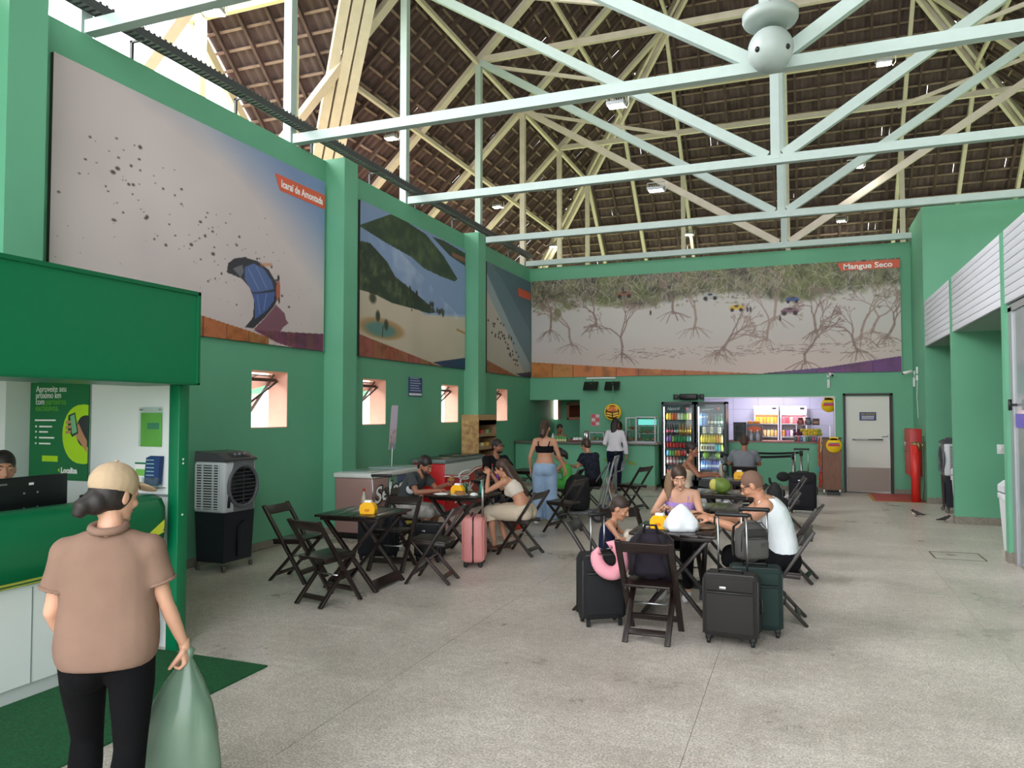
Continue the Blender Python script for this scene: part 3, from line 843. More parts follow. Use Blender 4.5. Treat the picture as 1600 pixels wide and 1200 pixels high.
for s in (0, 1):
    m_ = (lambda x: x) if s == 0 else (lambda x: 2 * XC - x)
    for off in (-.12, .12):
        beam('paired cream hip rafter at a back corner of the roof', (m_(XEAVE) + off, YEAVE, zl(XEAVE) - .05), (m_(XC) + off, YHIP + XPOST - XC, ZR - .05), .09, .2, name='roof_hip_rafter')
for off in (-.19, .0, .19):
    beam('cream valley rafter where the wing roof meets the hall roof', (XEAVE + off, YV - XEAVE + off * .6, zl(XEAVE) - .05), (XC + off, YRW + off * .6, ZR - .05), .175, .2, name='roof_valley_rafter')
# wing frame at the open gable
GRY = mat('gable_steel_cream', (232, 226, 192), .6)
beam('cream verge rafter at the open end of the wing roof', (XVERGE, 15.0, zw(15.0)), (XVERGE, YRW, zw(YRW)), .1, .2, GRY, name='roof_verge_rafter')
beam('cream purlin across the wing roof', (XVERGE, 11.15, zw(11.15) - .1), (YV - 11.15, 11.15, zw(11.15) - .1), .1, .14, GRY)
beam('cream purlin across the wing roof', (XVERGE, 8.9, zw(8.9) - .1), (YV - 8.9, 8.9, zw(8.9) - .1), .1, .14, GRY)
beam('cream rafter along the edge of the open wing', (XEAVE, 12.9, zl(XEAVE) - .1), (XEAVE, 4.0, zl(XEAVE) - .1), .1, .12, RAFW)
for Y in (8.78, 11.0):
    beam('cream post at the open wing', (-8.3, Y - .1, 5.0), (-8.3, Y - .1, zl(-8.3)), .12, .12, GRY, name='roof_post')
# ---- cable tray on top of the left wall
tr = tag(thing('cable_tray', 'dark perforated cable tray running along the top of the left wall', 'cable tray', (XL + .10, 0, WT + .20)), None)
MB().lo((-.06, 4.0, 0), (-.05, 18.4, .09)).lo((.07, 4.0, 0), (.08, 18.4, .09)).build('tray_rail', mat('tray_grey', (70, 74, 76), .5), tr)
rg = MB()
y = 4.0
while y < 18.4:
    rg.box((.01, y, .01), (.12, .035, .006)); rg.box((.075, y, .1), (.004, .03, .02)); y += .075
tag(rg.build('tray_rung', mat('tray_grey', (70, 74, 76), .5), tr), kind='stuff')
for y in np.arange(4.4, 18.2, 1.6):
    MB().box((-.14, y, -.09), (.03, .03, .22)).box((-.07, y, .0), (.17, .03, .02)).build('tray_bracket', mat('tray_grey', (70, 74, 76), .5), tr)
# ---- floodlights
LENS = mat('floodlight_lens', (255, 250, 235), .4, emit=80)
LENSD = mat('floodlight_lens_dim', (235, 240, 245), .3, emit=3)
def flood(loc, rz, label, lit=True, s=1.0, tilt=0.0):
    t = thing('floodlight', label, 'floodlight', loc, rz, 'floodlights hung under the roof'); s *= .8
    E_ = Euler((tilt, 0, 0)).to_matrix()
    b = MB(); b.box((0, 0, .03), (.34 * s, .26 * s, .06), 0, None, .015)
    for k in range(7): b.box(((k - 3) * .045 * s, 0, .075), (.008, .2 * s, .04))
    h = b.build('housing', mat('floodlight_housing', (176, 180, 184), .5, metal=.3), t)
    MB().box((0, 0, -.002), (.29 * s, .21 * s, .006)).build('lens', LENS if lit else LENSD, t)
    MB().tube([(-.18 * s, 0, .03), (-.18 * s, 0, .17), (.18 * s, 0, .17), (.18 * s, 0, .03)], .012, 6).build('bracket', STEEL, t)
    MB().tube([(.1, .05, .05), (.16, .06, -.03), (.2, .03, .02), (.2, 0, .16)], .008, 6).build('cable', PAPER, t)
    return t
def onL(px, py):
    d = _ray(px, py); t = (ZPOST + SL * 6.75 - CH - .35) / (d.z - SL * d.x); return Vector((0, 0, CH)) + d * t
def onB(px, py):
    d = _ray(px, py); t = (ZPOST + SL * YHIP - CH - .35) / (d.z + SL * d.y); return Vector((0, 0, CH)) + d * t
flood(PY(332, 20, 8.6), R(20), 'lit square floodlight by the bright open gable', s=1.2)
flood(onL(611, 217), 0, 'lit floodlight on the left roof slope above the lagoon mural')
flood(onL(777, 324), 0, 'lit floodlight on the left roof slope above the shoreline mural')
flood(onB(865, 386), 0, 'lit floodlight low on the back roof slope beside the hip rafter over the shoreline mural')
flood(onB(1076, 367), 0, 'lit floodlight low on the back roof slope, halfway along the mangrove mural')
flood(onB(1314, 346), 0, 'lit floodlight low on the back roof slope, over the back door')
flood(PY(963, 166, 12.0), 0, 'lit floodlight hung below a truss diagonal over the tables', s=1.1)
flood(PY(1025, 298, 15.4), 0, 'grey floodlight with a dim lens hung below a truss diagonal', lit=False, s=1.25)
flood(PY(1337, 261, 18.3), 0, 'lit floodlight hung from the truss chord before the red Mangue Seco ribbon', s=1.2)
flood(PY(1381, 100, 15.4), 0, 'lit floodlight highest under the roof, beside the globe device')
# ---- round pendant device hung from the truss
c = PY(1204, 78, 8.45)
t = thing('pendant_globe', 'pale round globe device under a disc cap hung at the truss centre', 'speaker', (c.x, c.y, c.z))
PG = mat('pale_globe_plastic', (166, 178, 176), .4)
MB().ell((0, 0, 0), (.235, .235, .24), None, 0, 28, 18).build('globe', PG, t)
MB().lathe([(.18, .26), (.27, .29), (.29, .33), (.29, .39), (.26, .40), (.05, .40)], (0, 0, 0), 28).build('cap_disc', PG, t)
MB().tube([(0, 0, .2), (0, 0, .36)], .02, 8).build('stem', PG, t)
for a in (-.6, .9, 2.6, 4.2):
    dv = Vector((math.cos(a - 1.57), math.sin(a - 1.57), -.25)).normalized()
    MB().ell(dv * .222, (.032, .032, .032), None, 0, 12, 8).build('port', BLACK, t)
MB().bar((0, .0, .4), (0, .26, 1.2), .03, .03).build('hanger', STEEL, t)
# outside ground
struct(tag(MB().lo((-60, -40, -.35), (60, 70, -.22)).build('ground_outside', mat('outside_scrub', (150, 160, 110), .9, var=.4, scale=.4)), None))
# ================================================================== RENTAL BOOTH (left foreground)
XF = -4.28                               # outer face of the sign fascia
FZ0, FZ1, FY1 = 2.005, 2.715, 4.52
BW = mat('booth_white_laminate', (224, 230, 228), .45)
DG = mat('booth_dark_green_edge', (0, 98, 60), .35)
bo = thing('booth_sign_fascia', 'large plain green sign fascia over the rental counter', 'sign', (XF, FY1, FZ0))
MB().lo((-.62, -5.5, 0), (-.012, -.012, FZ1 - FZ0)).build('sign_box', GREENP, bo)
MB().lo((-.014, -5.5, FZ1 - FZ0 - .028), (.004, 0, FZ1 - FZ0)).lo((-.014, -5.5, 0), (.004, 0, .014)).lo((-.014, -.025, 0), (.004, 0, FZ1 - FZ0)).lo((-.62, -.012, 0), (0, 0, FZ1 - FZ0)).build('sign_edge', DG, bo)
w = struct(MB().lo((XL + .02, FY1 + .0, 0), (-4.50, FY1 + .08, 2.1)).build('wall_booth', BW))
MB().lo((-5.405, FY1 - .006, 0), (-5.395, FY1, 2.05)).build('joint_strip', mat('joint_grey', (128, 140, 138), .5), w)
MB().lo((-5.38, FY1 - .01, 1.15), (-4.52, FY1, 1.165)).build('ledge_strip', mat('joint_grey', (128, 140, 138), .5), w)
struct(MB().lo((XL + .02, FY1 - .22, 0), (-6.09, FY1, 2.1)).build('wall_booth_return', BW))
struct(MB().lo((XL + .02, -1, 0), (XL + .08, FY1, 2.1)).build('wall_booth_back', BW))
struct(MB().lo((XL + .02, -1, 2.1), (XF - .3, FY1 + .08, 2.16)).build('ceiling_booth', BW))
pt = thing('booth_post', 'narrow green post at the end of the rental counter', 'post', (-4.46, 4.5, 0))
MB().lo((-.055, -.04, 0), (.045, .06, 2.005), 0, .004).build('post', GREENP, pt)
for z in (1.44, 1.41, 1.02):
    MB().box((.047, .005, z), (.004, .014, .012), 0, (.5, 0, 0)).build('tape_scrap', PAPER, pt)
# poster with its own print
px0, px1, pz0, pz1 = -6.085, -5.41, 1.24, 2.05
po = thing('rental_poster', 'tall green advertising poster with white and lime lettering behind the counter', 'poster', (px0, FY1 - .004, pz0))
PGRN = mat('poster_green', (0, 110, 58), .5); LIME = mat('poster_lime', (176, 226, 20), .5)
LIMED = mat('poster_lime_text', (96, 176, 40), .5)
pw, ph = px1 - px0, pz1 - pz0
MB().lo((0, -.008, 0), (pw, 0, ph)).build('sheet', PGRN, po)
FR = lambda x, z, d=.0095: frame((x, -d, z), (1, 0, 0), (0, 0, 1))
def blob(cx, cz, rx, rz, n=28, clip=None):
    out = []
    for k in range(n):
        a = 2 * math.pi * k / n; x = cx + rx * math.copysign(abs(math.cos(a)) ** .8, math.cos(a)); z = cz + rz * math.sin(a)
        out.append((min(x, clip) if clip else x, z))
    return out
MB().prism(blob(pw * .93, ph * .47, pw * .36, ph * .30, clip=pw - .002), frame((0, -.0085, 0), (1, 0, 0), (0, 0, 1)), .0008).build('lime_shape', LIME, po)
MB().prism(blob(pw * .97, ph * .50, pw * .17, ph * .16, clip=pw - .001), frame((0, -.0094, 0), (1, 0, 0), (0, 0, 1)), .0006).build('grey_shape', DGREY, po)
sk0 = mat('print_skin', (190, 138, 104), .6)
hand = MB().prism([(pw * .80, ph * .44), (pw * .86, ph * .40), (pw * .985, ph * .28), (pw * .985, ph * .40), (pw * .90, ph * .50), (pw * .84, ph * .58), (pw * .80, ph * .55)], frame((0, -.0102, 0), (1, 0, 0), (0, 0, 1)), .0006).build('printed_hand', sk0, po)
MB().prism([(pw * .67, ph * .66), (pw * .78, ph * .69), (pw * .84, ph * .48), (pw * .74, ph * .44), (pw * .66, ph * .52)], frame((0, -.011, 0), (1, 0, 0), (0, 0, 1)), .0006).build('printed_phone', mat('print_dark', (28, 60, 44), .5), po)
MB().prism([(pw * .70, ph * .65), (pw * .77, ph * .67), (pw * .82, ph * .49), (pw * .74, ph * .47)], frame((0, -.0118, 0), (1, 0, 0), (0, 0, 1)), .0006).build('printed_screen', mat('print_mint', (120, 190, 140), .5), po)
for k in range(3):
    MB().prism([(pw * .63, ph * (.60 - .05 * k)), (pw * .72, ph * (.61 - .05 * k)), (pw * .72, ph * (.58 - .05 * k)), (pw * .63, ph * (.57 - .05 * k))], frame((0, -.0125, 0), (1, 0, 0), (0, 0, 1)), .0006).build('printed_finger', sk0, po)
text_mesh('Aproveite seu', .075, FR(pw * .10, ph * .90), PAPER, 'lettering', po, width=pw * .52)
text_mesh('próximo km', .075, FR(pw * .10, ph * .835), PAPER, 'lettering', po, width=pw * .43)
text_mesh('com', .075, FR(pw * .10, ph * .77), PAPER, 'lettering', po, width=pw * .15)
text_mesh('parceiros', .075, FR(pw * .28, ph * .77), LIMED, 'lettering', po, width=pw * .34)
text_mesh('exclusivos.', .075, FR(pw * .10, ph * .705), LIMED, 'lettering', po, width=pw * .40)
for k in range(5):
    z = ph * (.60, .535, .48, .42, .36)[k]; wd = (.36, .22, .15, .26, .2)[k]
    MB().lo((pw * (.09 if k == 0 else .17), -.0095, z), (pw * ((.09 if k == 0 else .17) + wd), -.0085, z + .013)).build('small_print', PAPER, po)
    if k: MB().lo((pw * .1, -.0095, z), (pw * .125, -.0085, z + .016)).build('small_icon', PAPER, po)
MB().lo((pw * .23, -.0095, ph * .185), (pw * .50, -.0085, ph * .245)).build('lime_tag', LIME, po)
text_mesh('Localiza', .062, FR(pw * .56, ph * .075), PAPER, 'lettering', po, bold=.003, width=pw * .27)
MB().prism([(pw * .50, ph * .10), (pw * .54, ph * .125), (pw * .53, ph * .10), (pw * .55, ph * .075)], FR(0, 0, .0092), .0006).build('logo_mark', LIME, po)
# acrylic leaflet frame, leaflet rack, small card
def onb(px, py): return PY(px, py, FY1)
a, b = onb(220, 636), onb(255, 698)
t = thing('leaflet_holder', 'clear acrylic frame holding a lime green leaflet on the white booth wall', 'leaflet', (a.x, FY1, b.z))
lw, lh = b.x - a.x, a.z - b.z
MB().lo((0, -.018, 0), (lw, -.012, lh)).build('acrylic', GLASS, t)
MB().lo((.015, -.012, .0), (lw - .012, -.004, lh - .045)).build('leaflet', mat('leaflet_green', (120, 190, 84), .5), t)
MB().lo((lw * .36, -.0125, lh * .44), (lw * .86, -.012, lh * .60)).build('leaflet_picture', mat('leaflet_picture', (64, 140, 110), .5), t)
for x in (.02, lw - .02): MB().lathe([(.007, 0), (.007, .008)], (x, -.018, lh - .02), 10, 0, Matrix.Rotation(R(90), 4, 'X')).build('stud', STEEL, t)
a, b = onb(235, 711), onb(258, 757)
t = thing('leaflet_rack', 'navy blue leaflets in a clear rack on the white booth wall', 'leaflet rack', (a.x, FY1, b.z))
lw, lh = b.x - a.x, a.z - b.z
for k in range(4):
    MB().box((lw / 2, -.02 - .012 * k, lh / 2 - .004 * k), (lw * .9, .006, lh * .96), 0, (R(-6), 0, 0)).build('leaflet', mat('navy_leaflet', (34, 62, 110), .4), t)
for k in range(5): MB().box((lw / 2 - .01, -.066, lh * (.85 - .13 * k)), (lw * .5, .002, .006), 0, (R(-6), 0, 0)).build('lettering_line', mat('pale_teal_print', (150, 200, 200), .5), t)
MB().lo((-.005, -.075, -.02), (lw + .01, -.07, lh * .25)).lo((-.005, -.075, -.025), (lw + .01, 0, -.02)).build('rack_tray', GLASS, t)
a, b = onb(212, 722), onb(229, 746)
t = thing('price_card', 'small white and green card on the white booth wall', 'card', (a.x, FY1, b.z))
MB().lo((0, -.006, 0), (b.x - a.x, 0, a.z - b.z)).build('card', PAPER, t)
MB().lo((.01, -.0075, .012), (b.x - a.x - .008, -.006, (a.z - b.z) * .55)).build('green_block', mat('leaflet_green', (120, 190, 84), .5), t)
MB().lo((0, -.0075, (a.z - b.z) * .88), (b.x - a.x, -.006, a.z - b.z)).build('green_strip', GREENP, t)
# counter
ct = thing('rental_counter', 'white reception counter with a bulging green front and yellow stripes', 'counter', (-4.55, 4.36, 0))
MB().lo((-.52, -5.4, .10), (0, 0, .80)).lo((-.52, -5.4, .8), (-.03, 0, 1.0)).build('body', BW, ct)
MB().lo((-.5, -5.4, 0), (-.02, -.01, .10)).build('toe_kick', mat('kick_white', (196, 202, 200), .5), ct)
MB().lo((-.6, -5.4, 1.0), (-.02, .0, 1.03)).build('worktop', BW, ct)
prof = [(-.10, 1.185), (.02, 1.19), (.09, 1.165), (.125, 1.10), (.13, 1.0), (.12, .88), (.09, .78), (.03, .72), (-.10, .70)]
gf = MB(); n = len(prof)
for yy in (-5.4, -.06, .0): gf.v += [(x + (-.012 if yy == 0 else 0), yy, z + (-.006 if yy == 0 and z > 1.1 else 0)) for x, z in prof]
for r_ in range(2):
    for k in range(n): gf.f.append((r_ * n + k, r_ * n + (k + 1) % n, (r_ + 1) * n + (k + 1) % n, (r_ + 1) * n + k)); gf.m.append(0); gf.sm.append(True)
gf.f += [tuple(range(n))[::-1], tuple(range(2 * n, 3 * n))]; gf.m += [0, 0]; gf.sm += [False, False]
gfo = gf.build('green_front', mat('counter_green', (0, 104, 62), .4), ct)
YST = mat('stripe_yellow', (206, 214, 60), .45)
def stripe(pts, th):
    """a painted stripe following the bulged front: pts are (y, z)"""
    def fx(z):
        for (x0, z0), (x1, z1) in zip(prof[:-1], prof[1:]):
            if z1 <= z <= z0: return x0 + (x1 - x0) * (z0 - z) / (z0 - z1)
        return prof[-1][0]
    s = MB(); vs = []
    for y, z in pts: vs += [(fx(z) + .003, y, z), (fx(z - th) + .003, y, z - th)]
    s.add(vs, [(2 * k, 2 * k + 1, 2 * k + 3, 2 * k + 2) for k in range(len(pts) - 1)])
    return s.build('stripe', YST, gfo)
ys_ = np.linspace(-5.3, -.02, 30)
stripe([(y, .765 + .17 * max(0, 1 + y / 1.1) ** 2) for y in ys_], .018)
stripe([(y, .735 + .05 * max(0, 1 + y / 1.1) ** 2) for y in ys_], .012)
stripe([(y, .80 + .22 * (1 + y / .35)) for y in np.linspace(-.34, -.02, 5)], .07)
stripe([(y, .74 + .12 * (1 + y / .35)) for y in np.linspace(-.34, -.02, 5)], .05)
for y in (-.95, -1.9): MB().lo((.001, y, .1), (.004, y + .006, .7)).build('panel_joint', mat('joint_grey', (128, 140, 138), .5), ct)
# monitor on the counter (seen from behind)
mo = thing('monitor', 'black computer monitor seen from behind on the rental counter', 'monitor', (-4.85, 3.60, 1.03), R(90 + 4))
MB().box((0, 0, .185), (.58, .03, .31), 0, None, .008).box((0, .02, .185), (.3, .03, .2), 0, None, .01).build('housing', mat('monitor_black', (16, 18, 20), .4), mo)
MB().box((0, -.0, .0), (.2, .16, .012), 0, None, .004).box((0, .03, .04), (.05, .02, .09)).build('stand', BLACK, mo)
MB().box((.0, -.0165, .29), (.035, .002, .016)).build('label_plate', PAPER, mo)
MB().box((-.2, -.0165, .30), (.05, .002, .012)).build('brand_mark', STEEL, mo)
for sx in (-.05, .05):
    for sz in (.13, .23): MB().ell((sx, -.016, sz), (.008, .004, .008), None, 0, 8, 6).build('screw', STEEL, mo)
kb = thing('document_tray', 'black desk device beside the monitor on the rental counter', 'desk device', (-4.75, 4.05, 1.03), R(85))
MB().box((0, 0, .08), (.22, .16, .15), 0, None, .012).box((0, .04, .165), (.2, .06, .03), 0, None, .008).build('body', BLACK, kb)
# green mat
mt = tag(MB().add([(PF(418, 1042).x, PF(418, 1042).y, .012), (-4.56, 4.44, .012), (-4.56, 0.5, .012), (-3.5, 1.1, .012), (-3.5, 1.1, 0), (-4.56, .5, 0), (-4.56, 4.44, 0), (PF(418, 1042).x, PF(418, 1042).y, 0)],
              [(0, 1, 2, 3), (0, 3, 4, 7), (3, 2, 5, 4), (0, 7, 6, 1), (1, 6, 5, 2)]).build('floor_mat', mat('green_coir_mat', (8, 92, 46), .95, var=.35, scale=60, bump=1.0, bscale=220)), 'dark green doormat on the floor along the rental counter', 'mat')

# ================================================================== FURNITURE
def make_chair():
    t = thing('folding_chair', 'x', 'chair')
    for s in (-1, 1):
        MB().bar((s * .205, -.30, .80), (s * .205, .23, 0), .028, .048, 0, (1, 0, 0), .004).build('back_leg', WOOD, t)
        MB().bar((s * .165, -.24, 0), (s * .165, .17, .43), .026, .044, 0, (1, 0, 0), .004).build('cross_leg', WOOD, t)
    dirA = Vector((0, .53, -.80)).normalized()
    def at(f): return Vector((0, -.30, .80)) + Vector((0, .53, -.80)) * f
    nA = Vector((0, .80, .53)).normalized()
    p = at(.065); MB().bar(p - Vector((.205, 0, 0)), p + Vector((.205, 0, 0)), .022, .10, 0, dirA, .004).build('top_rail', WOOD, t)
    p = at(.86); MB().bar(p - Vector((.19, 0, 0)), p + Vector((.19, 0, 0)), .02, .055, 0, dirA, .003).build('front_stretcher', WOOD, t)
    dB = Vector((0, .41, .43)).normalized()
    p = Vector((0, -.24, 0)) + Vector((0, .41, .43)) * .17
    MB().bar(p - Vector((.15, 0, 0)), p + Vector((.15, 0, 0)), .02, .05, 0, dB, .003).build('rear_stretcher', WOOD, t)
    p = Vector((0, -.24, 0)) + Vector((0, .41, .43)) * .60
    MB().tube([p - Vector((.15, 0, 0)), p + Vector((.15, 0, 0))], .009, 8).build('steel_rod', STEEL, t)
    MB().box((0, .0, .445), (.37, .40, .022), 0, (R(3), 0, 0), .006).build('seat', WOOD, t)
    for s in (-1, 1): MB().box((s * .17, .0, .42), (.022, .38, .035), 0, (R(3), 0, 0), .003).build('seat_bearer', WOOD, t)
    return t
def make_table():
    t = thing('folding_table', 'x', 'table')
    TOPW = mat('dark_table_top', (30, 20, 18), .25, var=.3, scale=5, stretch=(1, 8, 1))
    for k in range(5):
        MB().box(((k - 2) * .148, 0, .745), (.1465, .74, .024), 0, None, .003).build('top_plank', TOPW, t)
    for s in (-1, 1):
        MB().box((0, s * .31, .718), (.66, .03, .04), 0, None, .003).build('top_bearer', WOOD, t)
        MB().bar((-.29, s * .285, .70), (.31, s * .285, 0), .03, .055, 0, (0, 1, 0), .004).build('leg', WOOD, t)
        MB().bar((.29, s * .25, .70), (-.31, s * .25, 0), .03, .055, 0, (0, 1, 0), .004).build('leg', WOOD, t)
        MB().bar((s * .265, -.27, .065), (s * .265, .27, .065), .022, .10, 0, (s * -.35, 0, .5), .003).build('stretcher', WOOD, t)
    return t
chair0 = make_chair(); table0 = make_table()
_first = {'c': True, 't': True}
def chair(x, y, rz, label, name=None):
    o = chair0 if _first['c'] else copy_tree(chair0); _first['c'] = False
    return place(o, (x, y, 0), R(rz), label, 'dark wooden folding chairs in the eating area')
def table(x, y, rz, label):
    o = table0 if _first['t'] else copy_tree(table0); _first['t'] = False
    return place(o, (x, y, 0), R(rz), label, 'dark wooden folding tables in the eating area')
LB = 'dark wooden folding chair '
T1, T2, T3, TG, T4, T5, T6, T7 = (-4.30, 6.90), (-4.05, 8.85), (-4.55, 12.55), (-4.3, 12.75), (-1.05, 6.92), (-1.0, 8.62), (-.98, 10.25), (-.95, 12.35)
table(*T1, 2, 'empty dark folding table with a sauce bottle and yellow napkin holder, near the air cooler')
table(*T2, -3, 'dark folding table with food between the bearded man and the long-haired woman')
table(-4.42, 11.05, 5, 'dark folding table in front of the man in black')
table(-4.52, 12.95, 0, 'dark folding table where the girl in green sits')
table(*T4, 0, 'dark folding table of the family with the white carrier bag')
table(*T5, 1, 'dark folding table behind the woman in purple, with a yellow napkin holder')
table(*T6, -2, 'dark folding table with a green coconut on it')
table(*T7, 1, 'dark folding table with a stemmed glass, by the woman with the bun')
chair(-5.10, 6.86, -88, LB + 'empty beside the air cooler')
chair(-4.24, 6.16, -14, LB + 'empty, turned to the bottle table, back to the aisle')
chair(-3.70, 7.30, 98, LB + 'empty, between the bottle table and the pink suitcase')
chair(-4.42, 7.72, 184, LB + 'empty, behind the bottle table by the dark suitcases')
chair(-4.78, 8.85, -90, LB + 'under the bearded man in the dark T-shirt')
chair(-3.36, 9.10, 84, LB + 'under the long-haired woman in white')
chair(-4.87, 11.86, -135, LB + 'under the man in black')
chair(-3.38, 11.0, 80, LB + 'empty, in front of the luggage trolley')
chair(-3.93, 12.92, 92, LB + 'under the girl in green')
chair(-3.66, 13.6, 100, LB + 'under the person in the striped dark shirt')
chair(-2.95, 14.0, 70, LB + 'empty, behind the luggage trolley near the counter')
chair(-1.15, 6.14, 0, LB + 'carrying a purple backpack')
chair(-1.73, 6.86, -88, LB + 'under the little boy')
chair(-1.62, 7.62, -140, LB + 'empty, behind the little boy')
chair(-1.12, 7.72, 180, LB + 'under the woman in the purple top')
chair(-.22, 7.02, 92, LB + 'under the man in the white vest')
chair(-.12, 8.75, 80, LB + 'empty, behind the man in the white vest')
chair(-.33, 10.25, 95, LB + 'holding a black bag, by the coconut table')
chair(-1.70, 12.35, -90, LB + 'under the woman with the bun')
chair(-.25, 12.5, 95, LB + 'empty, beside the upright black suitcase')
chair(-1.0, 14.9, 0, LB + 'under the man in the grey shirt')
# ================================================================== AIR COOLERS
def make_cooler(loc, rz, label):
    """front faces local -y"""
    t = thing('air_cooler', label, 'air cooler', loc, rz, 'portable air coolers')
    w, d, h = .52, .44, 1.35
    SHELL = mat('cooler_white', (206, 210, 214), .4); TANK = mat('cooler_tank', (31, 34, 43), .45); TOPC = mat('cooler_top', (74, 72, 76), .4)
    MB().add([(-.23, -.19, .10), (.23, -.19, .10), (.23, .19, .10), (-.23, .19, .10), (-.25, -.21, .66), (.25, -.21, .66), (.25, .21, .66), (-.25, .21, .66)],
             [(0, 3, 2, 1), (4, 5, 6, 7), (0, 1, 5, 4), (1, 2, 6, 5), (2, 3, 7, 6), (3, 0, 4, 7)]).build('water_tank', TANK, t)
    MB().prism([(-.05, .16), (.12, .16), (.12, .50), (.06, .55), (-.05, .50)], frame((0.02, -.213, 0), (1, 0, 0), (0, 0, 1)), .012).box((.02, -.22, .42), (.03, .014, .12), 0, None, .004).build('tank_panel', mat('cooler_tank_panel', (36, 40, 48), .35), t)
    MB().box((0, 0, .95), (w, d, .58), 0, None, .03).build('housing', SHELL, t)
    MB().prism([(-.13, .665), (.20, .665), (.20, 1.24), (-.13, 1.24), (-.17, 1.12), (-.24, 1.0), (-.24, .88), (-.14, .78)], frame((.02, -d / 2 + .0, 0), (1, 0, 0), (0, 0, 1)), .006).build('front_panel', GREY, t)
    ring = MB(); ring.tube([(.03 + .235 * math.cos(a), -d / 2 - .012, .955 + .235 * math.sin(a)) for a in np.linspace(0, 2 * math.pi, 33)[:-1]], .022, 8, 0, True, True)
    ring.build('grille_ring', mat('cooler_ring', (98, 99, 106), .4), t)
    MB().lathe([(.23, 0), (.23, .006)], (.03, -d / 2 - .002, .955), 28, 0, Matrix.Rotation(R(90), 4, 'X')).build('fan_opening', BLACK, t)
    for k in range(10):
        z = .955 + (k - 4.5) * .044; hw = math.sqrt(max(.215 ** 2 - (z - .955) ** 2, .0004))
        MB().box((.03, -d / 2 - .016, z), (2 * hw, .018, .008), 0, (R(28), 0, 0)).build('grille_slat', mat('cooler_slat', (64, 66, 74), .4), t)
    MB().box((.03, -d / 2 - .018, .955), (.008, .012, .43)).build('grille_bar', mat('cooler_slat', (64, 66, 74), .4), t)
    for s in (-1, 1):
        MB().box((s * (w / 2 + .002), .02, .95), (.006, .34, .50), 0).build('side_grille_backing', mat('cooler_dark_inside', (40, 46, 46), .7), t)
        for k in range(17):
            MB().box((s * (w / 2 + .006), .02, .715 + k * .0292), (.008, .34, .014)).build('side_slat', SHELL, t)
        for y in (-.145, -.06, .09, .185): MB().box((s * (w / 2 + .007), y, .95), (.01, .022, .50)).build('side_mullion', SHELL, t)
    MB().add([(-.26, -.235, 1.24), (.26, -.235, 1.24), (.26, .22, 1.24), (-.26, .22, 1.24), (-.25, -.10, 1.335), (.25, -.10, 1.335), (.25, .21, 1.35), (-.25, .21, 1.35), (-.26, -.235, 1.262), (.26, -.235, 1.262)],
             [(0, 3, 2, 1), (4, 5, 6, 7), (0, 1, 9, 8), (8, 9, 5, 4), (1, 2, 6, 5, 9), (2, 3, 7, 6), (3, 0, 8, 4, 7)]).build('top_cover', TOPC, t)
    rt_ = Matrix.Rotation(math.atan2(.073, .135), 3, 'X')
    MB().box((.03, -.165, 1.302), (.30, .085, .012), 0, rt_, .004).build('control_panel', DGREY, t)
    for k in range(3): MB().lathe([(.022, 0), (.018, .02)], (.03 + (k - 1) * .075, -.168, 1.306), 14, 0, rt_.to_4x4()).build('control_knob', GREY, t)
    MB().tube([(-.20, -d / 2 - .006, .72), (-.20, -d / 2 - .014, .80), (-.19, -d / 2 - .006, .86)], [.018, .016, .01], 8).build('level_handle', BLACK, t)
    for sx in (-1, 1):
        for sy in (-1, 1):
            c = MB(); c.bar((sx * .2, sy * .16, .10), (sx * .22, sy * .18, .07), .05, .03)
            c.lathe([(.02, -.014), (.035, -.014), (.035, .014), (.02, .014)], (sx * .225, sy * .185, .036), 14, 0, Matrix.Rotation(R(90), 4, 'Y') @ Matrix.Rotation(.5, 4, 'X'))
            c.build('caster', mat('caster_grey', (92, 88, 84), .5), t)
    return t
make_cooler((-6.27, 7.05, 0), R(90), 'grey and white portable air cooler on casters against the green wall')
make_cooler((2.60, 15.66, 0), R(-90), 'grey and white portable air cooler half hidden behind the partition')
# ================================================================== BINS, HYDRANT, BIRDS
def make_bin(loc, rz, label):
    t = thing('waste_bin', label, 'bin', loc, rz, 'slim white swing-lid bins')
    BWH = mat('bin_white', (226, 230, 236), .35)
    MB().add([(-.12, -.15, 0), (.12, -.15, 0), (.12, .15, 0), (-.12, .15, 0), (-.16, -.19, .72), (.16, -.19, .72), (.16, .19, .72), (-.16, .19, .72)],
             [(0, 3, 2, 1), (4, 5, 6, 7), (0, 1, 5, 4), (1, 2, 6, 5), (2, 3, 7, 6), (3, 0, 4, 7)]).build('body', BWH, t)
    MB().box((0, 0, .70), (.345, .41, .08), 0, None, .015).build('rim', BWH, t)
    MB().prism([(-.2, .76), (.2, .76), (.2, .84), (.13, .90), (-.05, .91), (-.2, .86)], frame((.165, 0, 0), (0, 1, 0), (0, 0, 1)), -.33).build('lid', BWH, t)
    MB().box((0, 0, .75), (.30, .36, .03)).build('lid_gap', BLACK, t)
    return t
make_bin((2.53, 14.36, 0), R(90), 'slim white bin standing before the second air cooler')
make_bin((2.62, 11.55, 0), R(90), 'slim white bin behind the edge of the nearest partition')
RED = mat('hydrant_red', (178, 30, 28), .4)
a, b = PX(1405, 670, XR - .2), PX(1420, 670, XR - .2)
yb_, ya_ = 18.25, 17.45
hz0, hz1 = PX(1419, 742, XR - .22).z, PX(1419, 670, XR - .22).z
hb = thing('fire_hose_cabinet', 'red metal fire hose cabinet on the green wall beside the back door', 'cabinet', (XR - .004, (ya_ + yb_) / 2, hz0))
MB().lo((-.22, -.38, 0), (0, .38, hz1 - hz0), 0, .006).build('body', RED, hb)
